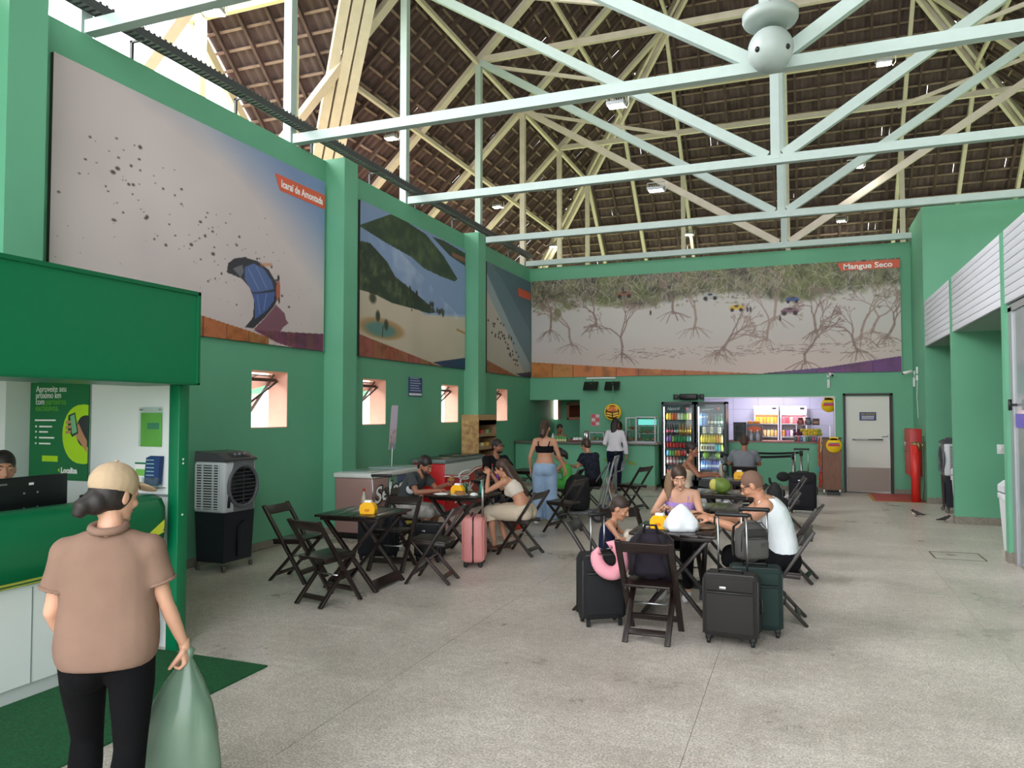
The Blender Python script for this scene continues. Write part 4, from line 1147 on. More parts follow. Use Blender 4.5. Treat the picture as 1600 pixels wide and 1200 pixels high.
MB().lo((-.232, -.37, .01), (-.22, .37, hz1 - hz0 - .01)).build('door', mat('hydrant_red_lit', (196, 58, 52), .4), hb)  # same red cabinet; door colour lightened to paint in light from the left
MB().tube([(-.232, -.05, .7), (-.262, -.05, .68), (-.262, -.05, .52), (-.232, -.05, .5)], .008, 6).tube([(-.232, .12, .7), (-.262, .12, .68), (-.262, .12, .52), (-.232, .12, .5)], .008, 6).build('door_handle', STEEL, hb)
pp = PF(1432, 783)
pi_ = thing('hydrant_pipe', 'thick red standpipe with a brass valve beside the hose cabinet', 'pipe', (2.13, 17.12, 0))
zt = PY(1432, 694, 17.12).z
MB().tube([(0, 0, 0), (0, 0, zt)], .085, 16).build('standpipe', mat('standpipe_red', (212, 44, 38), .4), pi_)
MB().lathe([(.03, 0), (.075, .01), (.085, .05), (.05, .07), (.05, .12), (.07, .13), (.07, .16)], (0.02, -.05, zt - .04), 16, 0, Matrix.Rotation(R(80), 4, 'Y')).ell((0, 0, zt), (.09, .09, .05)).build('valve', mat('brass', (150, 128, 92), .35, metal=.8), pi_)
t = thing('hose_hook', 'thin dark pole leaning on the green wall beside the red standpipe', 'pole', (XR - .04, 16.98, 0))
MB().tube([(-.03, 0, 0.01), (.0, 0, .3), (.0, 0, 1.3)], .009, 6).box((0, 0, 1.25), (.03, .04, .16), 0, None, .005).build('pole', mat('pole_green_dark', (52, 84, 66), .5), t)
rm = thing('fire_floor_marking', 'red painted square with a yellow edge on the floor below the hose cabinet', 'floor marking', (1.33, 16.96, .001))
MB().lo((.07, .07, 0), (.97, 1.62, .002)).build('red_square', mat('floor_red', (176, 58, 54), .5, var=.15), rm)
MB().lo((0, 0, 0), (.07, 1.62, .002)).lo((0, 0, 0), (.97, .07, .002)).build('yellow_edge', mat('floor_yellow', (190, 140, 60), .5, var=.2), rm)
ha = thing('floor_hatch', 'flush rectangular floor hatch outlined by a dark seam', 'hatch', (1.52, 10.62, .0005))
fm = MB()
for p0, p1 in (((0, 0), (.55, 0)), ((.55, 0), (.55, .55)), ((.55, .55), (0, .5)), ((0, .5), (0, 0))): fm.bar((*p0, .001), (*p1, .001), .018, .002)
fm.build('seam', mat('hatch_seam', (92, 84, 72), .7), ha)
def bird(loc, rz, label):
    t = thing('bird', label, 'bird', loc, rz, 'small birds on the floor')
    MB().ell((0, 0, .065), (.03, .065, .032), (R(18), 0, 0)).ell((0, .06, .10), (.021, .024, .021)).tube([(0, -.05, .055), (0, -.11, .045), (0, -.15, .045)], [.022, .014, .008], 8).build('body', mat('bird_dark', (58, 54, 52), .8, var=.3, scale=40), t)
    MB().ell((0, .025, .052), (.026, .045, .026)).build('breast', mat('bird_pale', (206, 200, 188), .8), t)
    MB().tube([(0, .08, .10), (0, .10, .097)], [.006, .001], 6).build('beak', BLACK, t)
    for s in (-1, 1): MB().tube([(s * .012, 0, .045), (s * .012, .005, .003), (s * .014, .02, .002)], .003, 5).build('leg', BLACK, t)
bird(PF(1432, 807), R(60), 'small dark bird on the floor near the red marking')
bird(PF(1477, 816), R(-70), 'small dark bird on the floor in front of the slim white bin')
# ================================================================== LUGGAGE
def suitcase(name, label, loc, rz, w, h, d, col, handle=0.0, hard=False, soft=None, trim=None, wheels=4, hw=.22):
    """front faces local -y"""
    t = thing(name, label, 'suitcase', loc, rz)
    M_ = mat('case_%s' % name + str(col), col, .45 if hard else .85, bump=0 if hard else .25, bscale=300)
    TR = trim or BLACK
    z0 = .055
    body = MB().box((0, 0, z0 + (h - z0) / 2), (w, d, h - z0), 0, None, .045)
    body.build('shell', M_, t)
    if hard:
        for k in range(9):
            for s in (-1, 1):
                MB().box((-w / 2 + w * (k + .5) / 9, s * (d / 2), z0 + (h - z0) * .5), (w / 20, .012, (h - z0) * .86), 0, None, .005).build('rib', M_, t)
        for s in (-1, 1):
            for k in range(4): MB().box((s * w / 2, (k - 1.5) * d / 5.5, z0 + (h - z0) * .5), (.012, d / 14, (h - z0) * .84), 0, None, .004).build('side_rib', M_, t)
        MB().box((0, 0, z0 + (h - z0) / 2), (w + .006, .022, h - z0 + .006), 0, None, .01).build('zip_band', TR, t)
    else:
        MB().box((0, -d / 2 - .008, z0 + (h - z0) * .40), (w * .86, .03, (h - z0) * .62), 0, None, .02).build('front_pocket', M_, t)
        MB().box((0, -d / 2 - .005, z0 + (h - z0) * .84), (w * .86, .025, (h - z0) * .2), 0, None, .02).build('upper_pocket', M_, t)
        ZP = mat('zip_grey', (70, 70, 72), .5, metal=.3)
        MB().tube([(-w * .42, -d / 2 - .02, z0 + (h - z0) * .725), (w * .42, -d / 2 - .02, z0 + (h - z0) * .725)], .004, 6).build('zip', ZP, t)
        pr = [(x * w * .485, 0, z0 + (h - z0) * zz) for x, zz in ((-1, .05), (-1, .9), (-.85, .985), (.85, .985), (1, .9), (1, .05))]
        MB().tube([(p[0], -d * .36, p[2]) for p in pr], .007, 6).build('piping', ZP, t)
        MB().tube([(p[0], d * .40, p[2]) for p in pr], .007, 6).build('piping', BLACK, t)
        MB().box((-w * .12, -d / 2 - .022, z0 + (h - z0) * .80), (.05, .004, .022), 0, None, .002).build('badge', STEEL, t)
    MB().tube([(-.09, -d * .12, h), (-.08, -d * .12, h + .022), (.08, -d * .12, h + .022), (.09, -d * .12, h)], .011, 8).build('top_handle', TR, t)
    MB().tube([(w / 2, 0, h * .45), (w / 2 + .02, 0, h * .48), (w / 2 + .02, 0, h * .62), (w / 2, 0, h * .65)], .009, 6).build('side_handle', TR, t)
    if handle:
        for s in (-1, 1): MB().tube([(s * hw / 2, d * .38, h - .03), (s * hw / 2, d * .38, handle)], .0085, 8).build('handle_tube', STEEL, t)
        MB().box((0, d * .38, handle + .012), (hw + .05, .032, .034), 0, None, .012).build('handle_grip', BLACK, t)
    for sx in (-1, 1):
        for sy in ((-1, 1) if wheels == 4 else (1,)):
            x, y = sx * (w / 2 - .045), sy * (d / 2 - .04)
            MB().box((x, y, .06), (.045, .05, .05), 0, None, .01).lathe([(.012, -.012), (.027, -.012), (.027, .012), (.012, .012)], (x, y, .028), 14, 0, Matrix.Rotation(R(90), 4, 'Y')).build('wheel', BLACK, t)
    if wheels == 2:
        for sx in (-1, 1): MB().box((sx * (w / 2 - .05), -d / 2 + .03, .03), (.03, .03, .06)).build('foot', BLACK, t)
    return t
suitcase('brown_suitcase', 'dark brown textured fabric suitcase in front of the family table', (-.53, 6.20, 0), R(-2), .42, .545, .24, (37, 34, 32), .97)
suitcase('green_suitcase', 'dark green suitcase tucked behind the brown one, under a grey backpack', (-.37, 6.52, 0), R(4), .42, .55, .26, (20, 42, 38), .98, hw=.2)
bs = suitcase('black_suitcase', 'black fabric suitcase with a pink neck pillow hung on its handle', (-1.62, 6.36, 0), R(32), .38, .60, .24, (15, 16, 19), 0.90, wheels=2, hw=.12)
suitcase('pink_suitcase', 'rose pink hard-shell suitcase beside the long-haired woman', (-3.62, 8.22, 0), R(-72), .38, .58, .25, (206, 136, 132), 1.02, True, trim=mat('case_maroon_zip', (52, 26, 34), .6), hw=.12)
suitcase('navy_suitcase', 'dark navy suitcase standing behind the empty bottle table', (-4.86, 8.12, 0), R(14), .46, .62, .28, (15, 19, 27), 1.0)
suitcase('navy_suitcase', 'small dark cabin bag strapped beside the navy suitcase behind the bottle table', (-4.22, 8.24, 0), R(8), .34, .46, .22, (14, 17, 22), 0.0)
suitcase('far_suitcase', 'upright black suitcase with a raised handle near the belt barriers', (.0, 14.55, 0), R(3), .46, .72, .28, (17, 17, 25), 1.12)
# pink neck pillow: fat U tube hung on the black case
np_ = thing('neck_pillow', 'pink plush neck pillow hung on the black suitcase', 'neck pillow', (-1.50, 6.20, .38), R(20))
us = []; rs = []
for k in range(25):
    a = R(-235 + 290 * k / 24 + 0)
    us.append((.105 * math.cos(a), -.02, .21 + .125 * math.sin(a) + .0)); rs.append(.058 * (1 - .30 * abs(k / 12 - 1) ** 4))
us = [(us[0][0], us[0][1], us[0][2] - .03)] + us; rs = [.02] + rs
us.append((us[-1][0], us[-1][1], us[-1][2] - .03)); rs.append(.02)
Mr = Matrix.Rotation(R(-28), 4, 'Y')
pc = Vector((0, 0, .2))
us = [Mr @ (Vector((p[0], p[1], p[2])) - pc) + pc for p in us]
MB().tube(us, rs, 18).build('cushion', mat('pink_plush', (232, 158, 172), .9, bump=.5, bscale=120), np_)
MB().tube([Vector(p) * 1.0 + Vector((0, -.0, 0)) + (Vector(p) - pc).normalized() * .052 for p in us[4:-4]], .004, 5).build('seam_piping', mat('pillow_print', (120, 90, 140), .8), np_)
def backpack(name, label, loc, rz, s, col, straps=True, hz=1.0):
    t = thing(name, label, 'backpack', loc, rz); t.scale = (1, 1, hz)
    M_ = mat('bp_' + name, col, .85, bump=.3, bscale=200)
    dk = mat('bp_dk_' + name, tuple(int(c * .6) for c in col), .85)
    MB().ell((0, .0, .22 * s), (.165 * s, .10 * s, .235 * s), None, 0, 20, 14).box((0, 0, .20 * s), (.31 * s, .17 * s, .36 * s), 0, None, .06 * s).build('main_bag', M_, t)
    MB().box((0, -.10 * s, .15 * s), (.25 * s, .09 * s, .22 * s), 0, None, .035 * s).build('front_pocket', M_, t)
    MB().box((0, -.085 * s, .32 * s), (.24 * s, .06 * s, .09 * s), 0, None, .025 * s).build('upper_pocket', dk, t)
    ZP = mat('zip_grey', (70, 70, 72), .5, metal=.3)
    MB().tube([(-.14 * s, -.06 * s, .12 * s), (-.145 * s, -.075 * s, .34 * s), (-.08 * s, -.07 * s, .43 * s), (.08 * s, -.07 * s, .43 * s), (.145 * s, -.075 * s, .34 * s), (.14 * s, -.06 * s, .12 * s)], .005, 6).build('zip', ZP, t)
    MB().tube([(-.05 * s, .05 * s, .43 * s), (-.035 * s, .06 * s, .50 * s), (.035 * s, .06 * s, .50 * s), (.05 * s, .05 * s, .43 * s)], .011 * s, 8).build('grab_loop', dk, t)
    if straps:
        for sx in (-1, 1):
            MB().tube([(sx * .07 * s, .09 * s, .42 * s), (sx * .10 * s, .15 * s, .36 * s), (sx * .11 * s, .16 * s, .2 * s), (sx * .13 * s, .10 * s, .05 * s)], .02 * s, 8, 0, True, False, .5).build('shoulder_strap', dk, t)
    MB().box((.05 * s, -.148 * s, .2 * s), (.05 * s, .004, .04 * s)).build('badge', ZP, t)
    return t
backpack('purple_backpack', 'dark purple backpack standing on the chair at the family table', (-1.15, 6.16, .458), R(180 + 6), 1.18, (27, 17, 33), hz=.74)
backpack('grey_backpack', 'grey backpack resting on top of the dark green suitcase', (-.40, 6.50, .585), R(35), .82, (78, 76, 74), hz=.9)
backpack('black_bag', 'black backpack on the chair by the coconut table', (-.33, 10.22, .458), R(100), 1.0, (26, 26, 28))
# carrier bag on table (white), hand-held green bag is with the woman
def crumpled(name, label, cat, loc, prof, m, seed, amp, n=26, sx=1.0, sy=1.0, rz=0, parent=None):
    rr = random.Random(seed); vs = []; fs = []; ph = [rr.uniform(0, 6.28) for _ in range(8)]
    for i, (r_, z) in enumerate(prof):
        for k in range(n):
            a = 2 * math.pi * k / n
            q = 1 + amp * (math.sin(3 * a + ph[0] + i * .5) * .5 + math.sin(5 * a + ph[1] - i * .8) * .4 + math.sin(9 * a + ph[2] + i * 1.3) * .35) + rr.uniform(-amp, amp) * .3
            vs.append((r_ * q * math.cos(a) * sx, r_ * q * math.sin(a) * sy, z))
    L_ = len(prof)
    for i in range(L_ - 1):
        for k in range(n): fs.append((i * n + k, i * n + (k + 1) % n, (i + 1) * n + (k + 1) % n, (i + 1) * n + k))
    fs.append(tuple(range(n))[::-1]); fs.append(tuple((L_ - 1) * n + k for k in range(n)))
    o = MB().add(vs, fs, 0, None, True).build(name, m, parent)
    if parent is None:
        o.location = loc; o.rotation_euler = (0, 0, rz); tag(o, label, cat)
    return o
PLB = mat('white_carrier_plastic', (232, 236, 240), .35)
crumpled('carrier_bag', 'knotted white plastic carrier bag on the family table', 'plastic bag', (-1.0, 6.78, .757), [(.06, 0), (.135, .004), (.142, .04), (.125, .09), (.10, .135), (.07, .18), (.04, .215), (.012, .235)], PLB, 4, .17, 30, 1.05, .75, .3)
def napkin(loc, rz, label, s=1.0):
    t = thing('napkin_holder', label, 'napkin holder', loc, rz, 'yellow napkin holders on the tables')
    MB().prism([(-.075, 0), (.075, 0), (.085, .05), (.075, .085), (.045, .115), (-.045, .115), (-.075, .085), (-.085, .05)], frame((0, .04, 0), (1, 0, 0), (0, 0, 1)), .08).build('box', YELLOW, t)
    MB().box((0, 0, .122), (.08, .05, .03), 0, None, .008).build('napkins', PAPER, t)
    MB().prism([(-.03, .03), (.0, .018), (.03, .03), (.025, .05), (-.025, .05)], frame((0, -.0402, 0), (1, 0, 0), (0, 0, 1)), .0008).prism([(-.03, .03), (.0, .018), (.03, .03), (.025, .05), (-.025, .05)], frame((0, .0402, 0), (-1, 0, 0), (0, 0, 1)), .0008).build('printed_mark', mat('napkin_orange', (222, 130, 20), .5), t)
    return t
TZ = .757
def tab(px, py): return PF(px, py, TZ)
napkin((-4.18, 6.78, TZ), R(10), 'yellow card napkin holder next to the sauce bottle')
napkin((-1.20, 6.86, TZ), R(-15), 'yellow card napkin holder beside the white carrier bag')
napkin((-1.22, 8.5, TZ), R(60), 'yellow card napkin holder on the table behind the woman in purple')
napkin((-.92, 12.35, TZ), R(5), 'yellow card napkin holder on the table by the woman with the bun')
napkin((-4.10, 8.78, TZ), R(0), 'yellow card napkin holder amid food between the bearded man and the long-haired woman')
napkin((-4.30, 10.95, TZ), R(20), 'yellow card napkin holder by the man in black')
def bottle(loc, h, r, m, capm, label, name='sauce_bottle', fill=None, cat='bottle', group=None):
    t = thing(name, label, cat, loc, 0, group)
    MB().lathe([(r * .9, 0), (r, .01), (r, h * .5), (r * .85, h * .62), (r * .38, h * .78), (r * .36, h * .9)], (0, 0, 0), 16).build('bottle_body', m, t)
    MB().lathe([(r * .45, h * .88), (r * .45, h * .98), (r * .2, h)], (0, 0, 0), 12).build('cap', capm, t)
    if fill: MB().lathe([(r * 1.02, h * .02), (r * 1.02, h * .38)], (0, 0, 0), 16).build('sauce', fill, t)
    return t
PETC = mat('pale_pet_bottle', (206, 196, 178), .15, trans=.5)
bottle((-4.32, 6.92, TZ), .24, .032, PETC, mat('cap_red', (150, 30, 26), .4), 'small pepper sauce bottle with red sauce on the empty table', fill=mat('red_sauce', (130, 26, 16), .3))
bottle((-3.86, 8.98, TZ), .17, .033, mat('green_can', (40, 120, 96), .3, metal=.3), STEEL, 'small green drink can on the table of the long-haired woman', 'drink_can', cat='can')
bottle((-4.12, 9.05, TZ), .16, .03, mat('dark_green_glass', (40, 84, 50), .2), mat('cap_red', (150, 30, 26), .4), 'dark green bottle behind the yellow holder on the food table', 'drink_bottle')
bottle((-4.5, 10.9, TZ), .24, .03, mat('ketchup_dark', (70, 20, 22), .3), mat('cap_red', (150, 30, 26), .4), 'dark red sauce bottle on the table of the man in black')
bottle((-4.38, 10.82, TZ), .22, .035, mat('purple_bottle', (110, 50, 130), .3), PAPER, 'purple juice bottle on the table of the man in black', 'juice_bottle')
t = thing('food_plate', 'plate with a sandwich wrapper on the food table', 'plate', (-4.0, 8.62, TZ), 0)
MB().lathe([(.06, 0), (.11, .012), (.115, .016), (.06, .006)], (0, 0, 0), 20).build('dish', WHITE, t)
MB().ell((.0, .0, .03), (.07, .05, .03)).ell((.05, .02, .03), (.03, .03, .025)).build('food', mat('bread', (150, 104, 62), .8, var=.3, scale=30), t)
crumpled('napkin_ball', 'crumpled white napkin on the food table', 'napkin', (-3.82, 8.66, TZ), [(.02, 0), (.05, .008), (.045, .03), (.015, .04)], PAPER, 9, .2, 14)
crumpled('paper_sheet', 'crumpled paper wrapper in front of the bearded man', 'paper', (-4.27, 8.66, TZ), [(.05, 0), (.10, .006), (.07, .018), (.01, .022)], PAPER, 12, .2, 14)
crumpled('foil_wrapper', 'opened brown and silver snack wrapper before the man in the white vest', 'wrapper', (-.82, 6.98, TZ), [(.03, 0), (.09, .006), (.07, .03), (.02, .04)], mat('wrapper_brown', (150, 120, 96), .4, var=.4, scale=20), 15, .25, 16)
t = thing('phone', 'dark smartphone lying on the family table', 'phone', (-.78, 6.66, TZ), R(80))
MB().box((0, 0, .005), (.075, .15, .009), 0, None, .004).build('body', BLACK, t)
crumpled('tissue', 'small white tissue beside the yellow holder on the family table', 'tissue', (-1.33, 6.88, TZ), [(.02, 0), (.035, .006), (.03, .02), (.01, .026)], PAPER, 22, .25, 12)
t = thing('green_coconut', 'green coconut with its top cut off on a table', 'coconut', (-.98, 10.15, TZ), 0)
MB().ell((0, 0, .095), (.125, .10, .10), (0, R(12), 0), 0, 20, 14).build('husk', mat('coconut_green', (104, 128, 50), .55, var=.25, scale=8), t)
MB().ell((-.09, -.02, .10), (.06, .075, .08), None, 0, 14, 10).build('cut_top', mat('coconut_cut', (196, 190, 96), .7, var=.2, scale=12), t)
t = thing('stemmed_glass', 'empty stemmed drinking glass by the woman with the bun', 'glass', (-1.12, 12.2, TZ), 0)
MB().lathe([(.04, 0), (.04, .006), (.006, .012), (.006, .09), (.036, .12), (.044, .18), (.038, .24), (.036, .24), (.042, .18), (.034, .125), (.004, .10)], (0, 0, 0), 16).build('bowl', GLASS, t)
t = thing('plastic_bottle', 'clear plastic water bottle on the table by the woman with the bun', 'bottle', (-1.2, 12.45, TZ), 0)
MB().lathe([(.03, 0), (.034, .02), (.034, .16), (.012, .22), (.012, .24)], (0, 0, 0), 14).build('bottle_body', PETC, t)
MB().lathe([(.014, .24), (.014, .26)], (0, 0, 0), 10).build('cap', mat('cap_blue', (40, 80, 160), .4), t)
t = thing('baseball_cap', 'black baseball cap perched on the empty chair behind the coconut table', 'cap', (-.27, 12.24, .79), R(-60))
MB().ell((0, 0, .03), (.09, .10, .075), None, 0, 18, 12).build('crown', BLACKF, t)
MB().ell((0, .13, .02), (.08, .09, .012), (R(-8), 0, 0), 0, 18, 8).build('visor', BLACKF, t)
# ================================================================== LUGGAGE TROLLEY
tr_ = thing('luggage_trolley', 'grey tubular luggage trolley with a small advert board', 'trolley', (-3.20, 12.35, 0), R(95))
TG_ = mat('trolley_grey', (128, 130, 134), .4, metal=.4)
fr_ = MB()
for s in (-1, 1):
    fr_.tube([(s * .24, .62, .12), (s * .26, 0, .13), (s * .27, -.12, .18), (s * .24, -.30, .95), (s * .22, -.33, 1.06)], .018, 8)
    fr_.tube([(s * .26, -.02, .13), (s * .22, -.18, .75), (s * .20, -.24, .98)], .012, 8)
fr_.tube([(-.22, -.33, 1.06), (.22, -.33, 1.06)], .02, 8); fr_.tube([(-.24, .62, .12), (.24, .62, .12)], .018, 8)
for z, y in ((.45, -.19), (.75, -.26)): fr_.tube([(-.25, y, z), (.25, y, z)], .01, 6)
for k in range(5): fr_.tube([(-.2 + .1 * k, .6, .12), (-.2 + .1 * k, -.05, .13)], .008, 6)
fr_.build('frame', TG_, tr_)
bk_ = MB(); 
for k in range(9): bk_.tube([(-.2 + .05 * k, -.30, .80), (-.2 + .05 * k, -.42, .84), (-.2 + .05 * k, -.44, .98)], .004, 5)
for z, y in ((.80, -.30), (.84, -.42), (.91, -.43), (.98, -.44)): bk_.tube([(-.22, y, z), (.22, y, z)], .005, 5)
bk_.build('wire_basket', TG_, tr_)
ad = MB().box((0, -.225, .52), (.36, .012, .40), 0, (R(-14), 0, 0)).build('advert_board', mat('advert_cream', (190, 178, 164), .5), tr_)
MB().box((.02, -.240, .56), (.14, .004, .2), 0, (R(-14), 0, 0)).build('advert_picture', mat('advert_brown', (150, 78, 48), .5, var=.4, scale=14), ad)
MB().box((0, -.222, .38), (.32, .004, .10), 0, (R(-14), 0, 0)).build('advert_strip', mat('advert_blue', (120, 150, 190), .5, var=.3, scale=20), ad)
for s in (-1, 1):
    MB().lathe([(.04, -.018), (.105, -.02), (.115, -.012), (.115, .012), (.105, .02), (.04, .018)], (s * .29, -.06, .115), 22, 0, Matrix.Rotation(R(90), 4, 'Y')).build('wheel', mat('trolley_tyre', (44, 46, 48), .6), tr_)
    MB().lathe([(.07, -.022), (.07, .022)], (s * .29, -.06, .115), 12, 0, Matrix.Rotation(R(90), 4, 'Y')).build('wheel_hub', TG_, tr_)
MB().lathe([(.03, -.014), (.06, -.014), (.06, .014), (.03, .014)], (0, .58, .06), 16, 0, Matrix.Rotation(R(90), 4, 'Y')).build('front_wheel', mat('trolley_tyre', (44, 46, 48), .6), tr_)
crumpled('duffel_bag', 'large soft black bag loaded on the luggage trolley', 'bag', (-3.55, 12.37, .15), [(.16, 0), (.24, .03), (.27, .18), (.26, .36), (.22, .5), (.14, .58), (.05, .60)], mat('duffel_black', (16, 17, 20), .85, bump=.3, bscale=80), 5, .07, 28, .85, .75)
crumpled('orange_bag', 'small orange-red bag on the floor beside the standing woman', 'bag', (-4.12, 11.0, 0), [(.08, 0), (.12, .02), (.13, .2), (.09, .32), (.03, .36)], mat('orange_fabric', (206, 58, 34), .7), 6, .06, 20, .7, .9)
# ================================================================== FREEZERS
def freezer(label, y0, y1, xf, ztop, mats_, kind):
    t = thing('chest_freezer', label, 'freezer', (xf, y0, 0))
    L_ = y1 - y0
    MB().lo((-.62, 0, .08), (0, L_, ztop - .10), 0, .02).build('cabinet', mats_[0], t)
    MB().lo((-.64, -.015, ztop - .10), (.015, L_ + .015, ztop - .03), 0, .015).build('rim', mats_[1], t)
    for k in range(2):
        MB().lo((-.56, .06 + k * (L_ / 2 - .04), ztop - .035), (-.06, L_ / 2 + k * (L_ / 2 - .06) + .02, ztop - .015 + .012 * k), 0, .004).build('lid_pane', mats_[2], t)
    MB().lo((-.60, .02, 0), (-.04, L_ - .02, .08)).build('plinth', BLACK, t)
    return t, L_
fx = -5.65
a = PX(582, 742, fx); z1_ = PX(582, 737, fx).z
f1, L1 = freezer('ice-cream chest freezer with colour bands and white script, behind the bearded man', a.y, a.y + 1.55, fx, z1_, (mat('freezer_pinkish', (150, 118, 112), .4), mat('freezer_white', (206, 208, 204), .4), mat('freezer_lid_glass', (150, 168, 166), .15)), 1)
for k, c in enumerate(((104, 140, 118), (86, 96, 130), (196, 186, 70), (206, 168, 136))):
    MB().lo((.001, .42 + k * .27, .09), (.004, .42 + (k + 1) * .27, z1_ - .11)).build('colour_band', mat('freezer_band%d' % k, c, .4), f1)
text_mesh('Seleni', .32, frame((.012, .05, .50), (0, 1, .13), (0, -.13, 1)), mat('freezer_script_shadow', (22, 26, 26), .5), 'lettering_shadow', f1, bold=.022, shear=.25, width=1.0)
text_mesh('Seleni', .32, frame((.016, .05, .50), (0, 1, .13), (0, -.13, 1)), PAPER, 'lettering', f1, shear=.25, bold=.004, width=.985)
fx2 = -5.75
a = PX(695, 722, fx2); z2_ = PX(695, 716, fx2).z
f2, L2 = freezer('red and white ice-cream chest freezer near the snack stand', a.y, a.y + 1.75, fx2, z2_, (mat('freezer_red', (190, 20, 26), .4), mat('freezer_grey_rim', (110, 120, 116), .4), mat('freezer_lid_dark', (44, 56, 52), .2)), 2)
MB().prism([(0, z2_ - .10), (L2, z2_ - .10), (L2, z2_ - .22), (L2 * .75, z2_ - .24), (L2 * .55, z2_ - .33), (L2 * .3, z2_ - .33), (0, z2_ - .28)], frame((.001, 0, 0), (0, 1, 0), (0, 0, 1)), .003).build('white_wave', mat('freezer_wave', (206, 210, 204), .4), f2)
MB().tube([(.008, y, z) for y, z in ((0, z2_ - .31), (L2 * .3, z2_ - .36), (L2 * .55, z2_ - .36), (L2 * .75, z2_ - .27), (L2, z2_ - .25))], .012, 6).build('wave_line', PAPER, f2)
sw_ = MB()
sp_ = [(.008, L2 * .45 + .26 * math.cos(a_) * (1 - a_ / 26), .70 - a_ * .016 + .055 * math.sin(a_) * (1 - a_ / 26)) for a_ in np.linspace(0, 17, 70)]
sw_.tube(sp_, .016, 6); sw_.build('swirl_mark', PAPER, f2)
text_mesh('Jack', .26, frame((.01, L2 * .22, .26), (0, 1, .1), (0, -.1, 1)), PAPER, 'lettering', f2, shear=.3, bold=.012, width=.85)
# feather banner on a pole over the first freezer
bn = thing('pole_banner', 'tilted pastel advertising flag on a thin pole above the ice-cream freezer', 'banner', (fx - .3, PX(612, 700, fx - .3).y, z1_ - .02))
zb0, zb1 = PX(612, 702, fx - .3).z - z1_ + .02, PX(620, 633, fx - .3).z - z1_ + .02
MB().tube([(0, 0, 0), (0, .02, zb0 + .05)], .006, 6).build('pole', PAPER, bn)
P_ = Paint(.2, zb1 - zb0, 12, 60, (216, 200, 220))
P_.put(np.clip(.55 - P_.V / P_.h, 0, .5) * 1.6, (190, 168, 170)); P_.put((P_.V < P_.h * .14) * .8, (130, 160, 180)); P_.put((P_.noise(8, 2) > .55) * (P_.V < P_.h * .45) * .5, (170, 120, 110))
P_.build('flag', frame((.003, -.09, zb0), (0, 1, 0), (0, .12, 1)), bn)
MB().prism([(0, 0), (.2, 0), (.2, zb1 - zb0), (0, zb1 - zb0 - .03)], frame((-.002, -.09, zb0), (0, 1, 0), (0, .12, 1)), .003).build('flag_board', mat('flag_back', (214, 200, 214), .5), bn)
# blue notice on left wall
a, b = PX(638, 589, XL), PX(659, 620, XL)
t = thing('wall_notice', 'small navy notice with white text lines on the green wall', 'notice', (XL, a.y, b.z))
MB().lo((0, 0, 0), (.008, b.y - a.y, a.z - b.z)).build('board', mat('navy_notice2', (44, 60, 118), .5), t)
for k in range(6): MB().lo((.0085, .05, .1 + k * .045), (.0095, b.y - a.y - .05 - .04 * (k % 3), .118 + k * .045)).build('lettering_line', mat('notice_pale', (170, 180, 210), .5), t)
MB().lo((.0085, .02, .02), (.0095, b.y - a.y - .02, .06)).build('white_strip', PAPER, t)
# snack stand (newspaper/sweets) by the pillar
sx_ = -5.95
sa, sb = PX(747, 650, sx_), PX(779, 650, sx_)
st = thing('snack_stand', 'tall cardboard sweets stand with a patterned side by the far pillar', 'display stand', (sx_, sa.y, 0))
sl, sh = .95, PX(757, 648, sx_).z
MB().lo((-.34, -.02, 0), (.02, .0, sh), 0).build('side_panel', mat('stand_pattern', (146, 88, 58), .6, var=.7, scale=9, rgb2=(196, 170, 110)), st)
MB().lo((-.36, .0, 0), (-.34, sl, sh)).lo((-.34, sl - .02, 0), (0, sl, sh)).build('back_panel', mat('stand_card', (150, 120, 86), .7), st)
for k in range(6):
    z = .25 + k * (sh - .45) / 5
    MB().lo((-.34, 0, z), (.0, sl - .02, z + .02)).lo((-.01, 0, z), (.0, sl - .02, z + .09)).build('shelf', mat('stand_card', (150, 120, 86), .7), st)
MB().lo((-.02, 0, sh - .2), (.0, sl, sh)).build('header_card', mat('stand_header', (176, 140, 96), .7), st)
for k in range(6):
    z = .27 + k * (sh - .45) / 5
    for j in range(6):
        o = tag(MB().box((0, 0, .07), (.11, .09, .14), 0, None, .02).build('sweet_packet', mat('packet%d' % ((k + j) % 5), ((206, 190, 150), (176, 60, 46), (196, 160, 60), (120, 140, 90), (210, 206, 196))[(k + j) % 5], .4)), ('cream', 'red', 'ochre', 'green', 'white')[(k + j) % 5] + ' sweet packet on the ' + ('lowest', 'second', 'third', 'fourth', 'fifth', 'uppermost')[k] + ' shelf of the cardboard stand', 'packet', 'packets on the cardboard sweets stand')
        o.location = (sx_ - .1 - .11 * (j % 2), sa.y + .1 + j * .14, z)
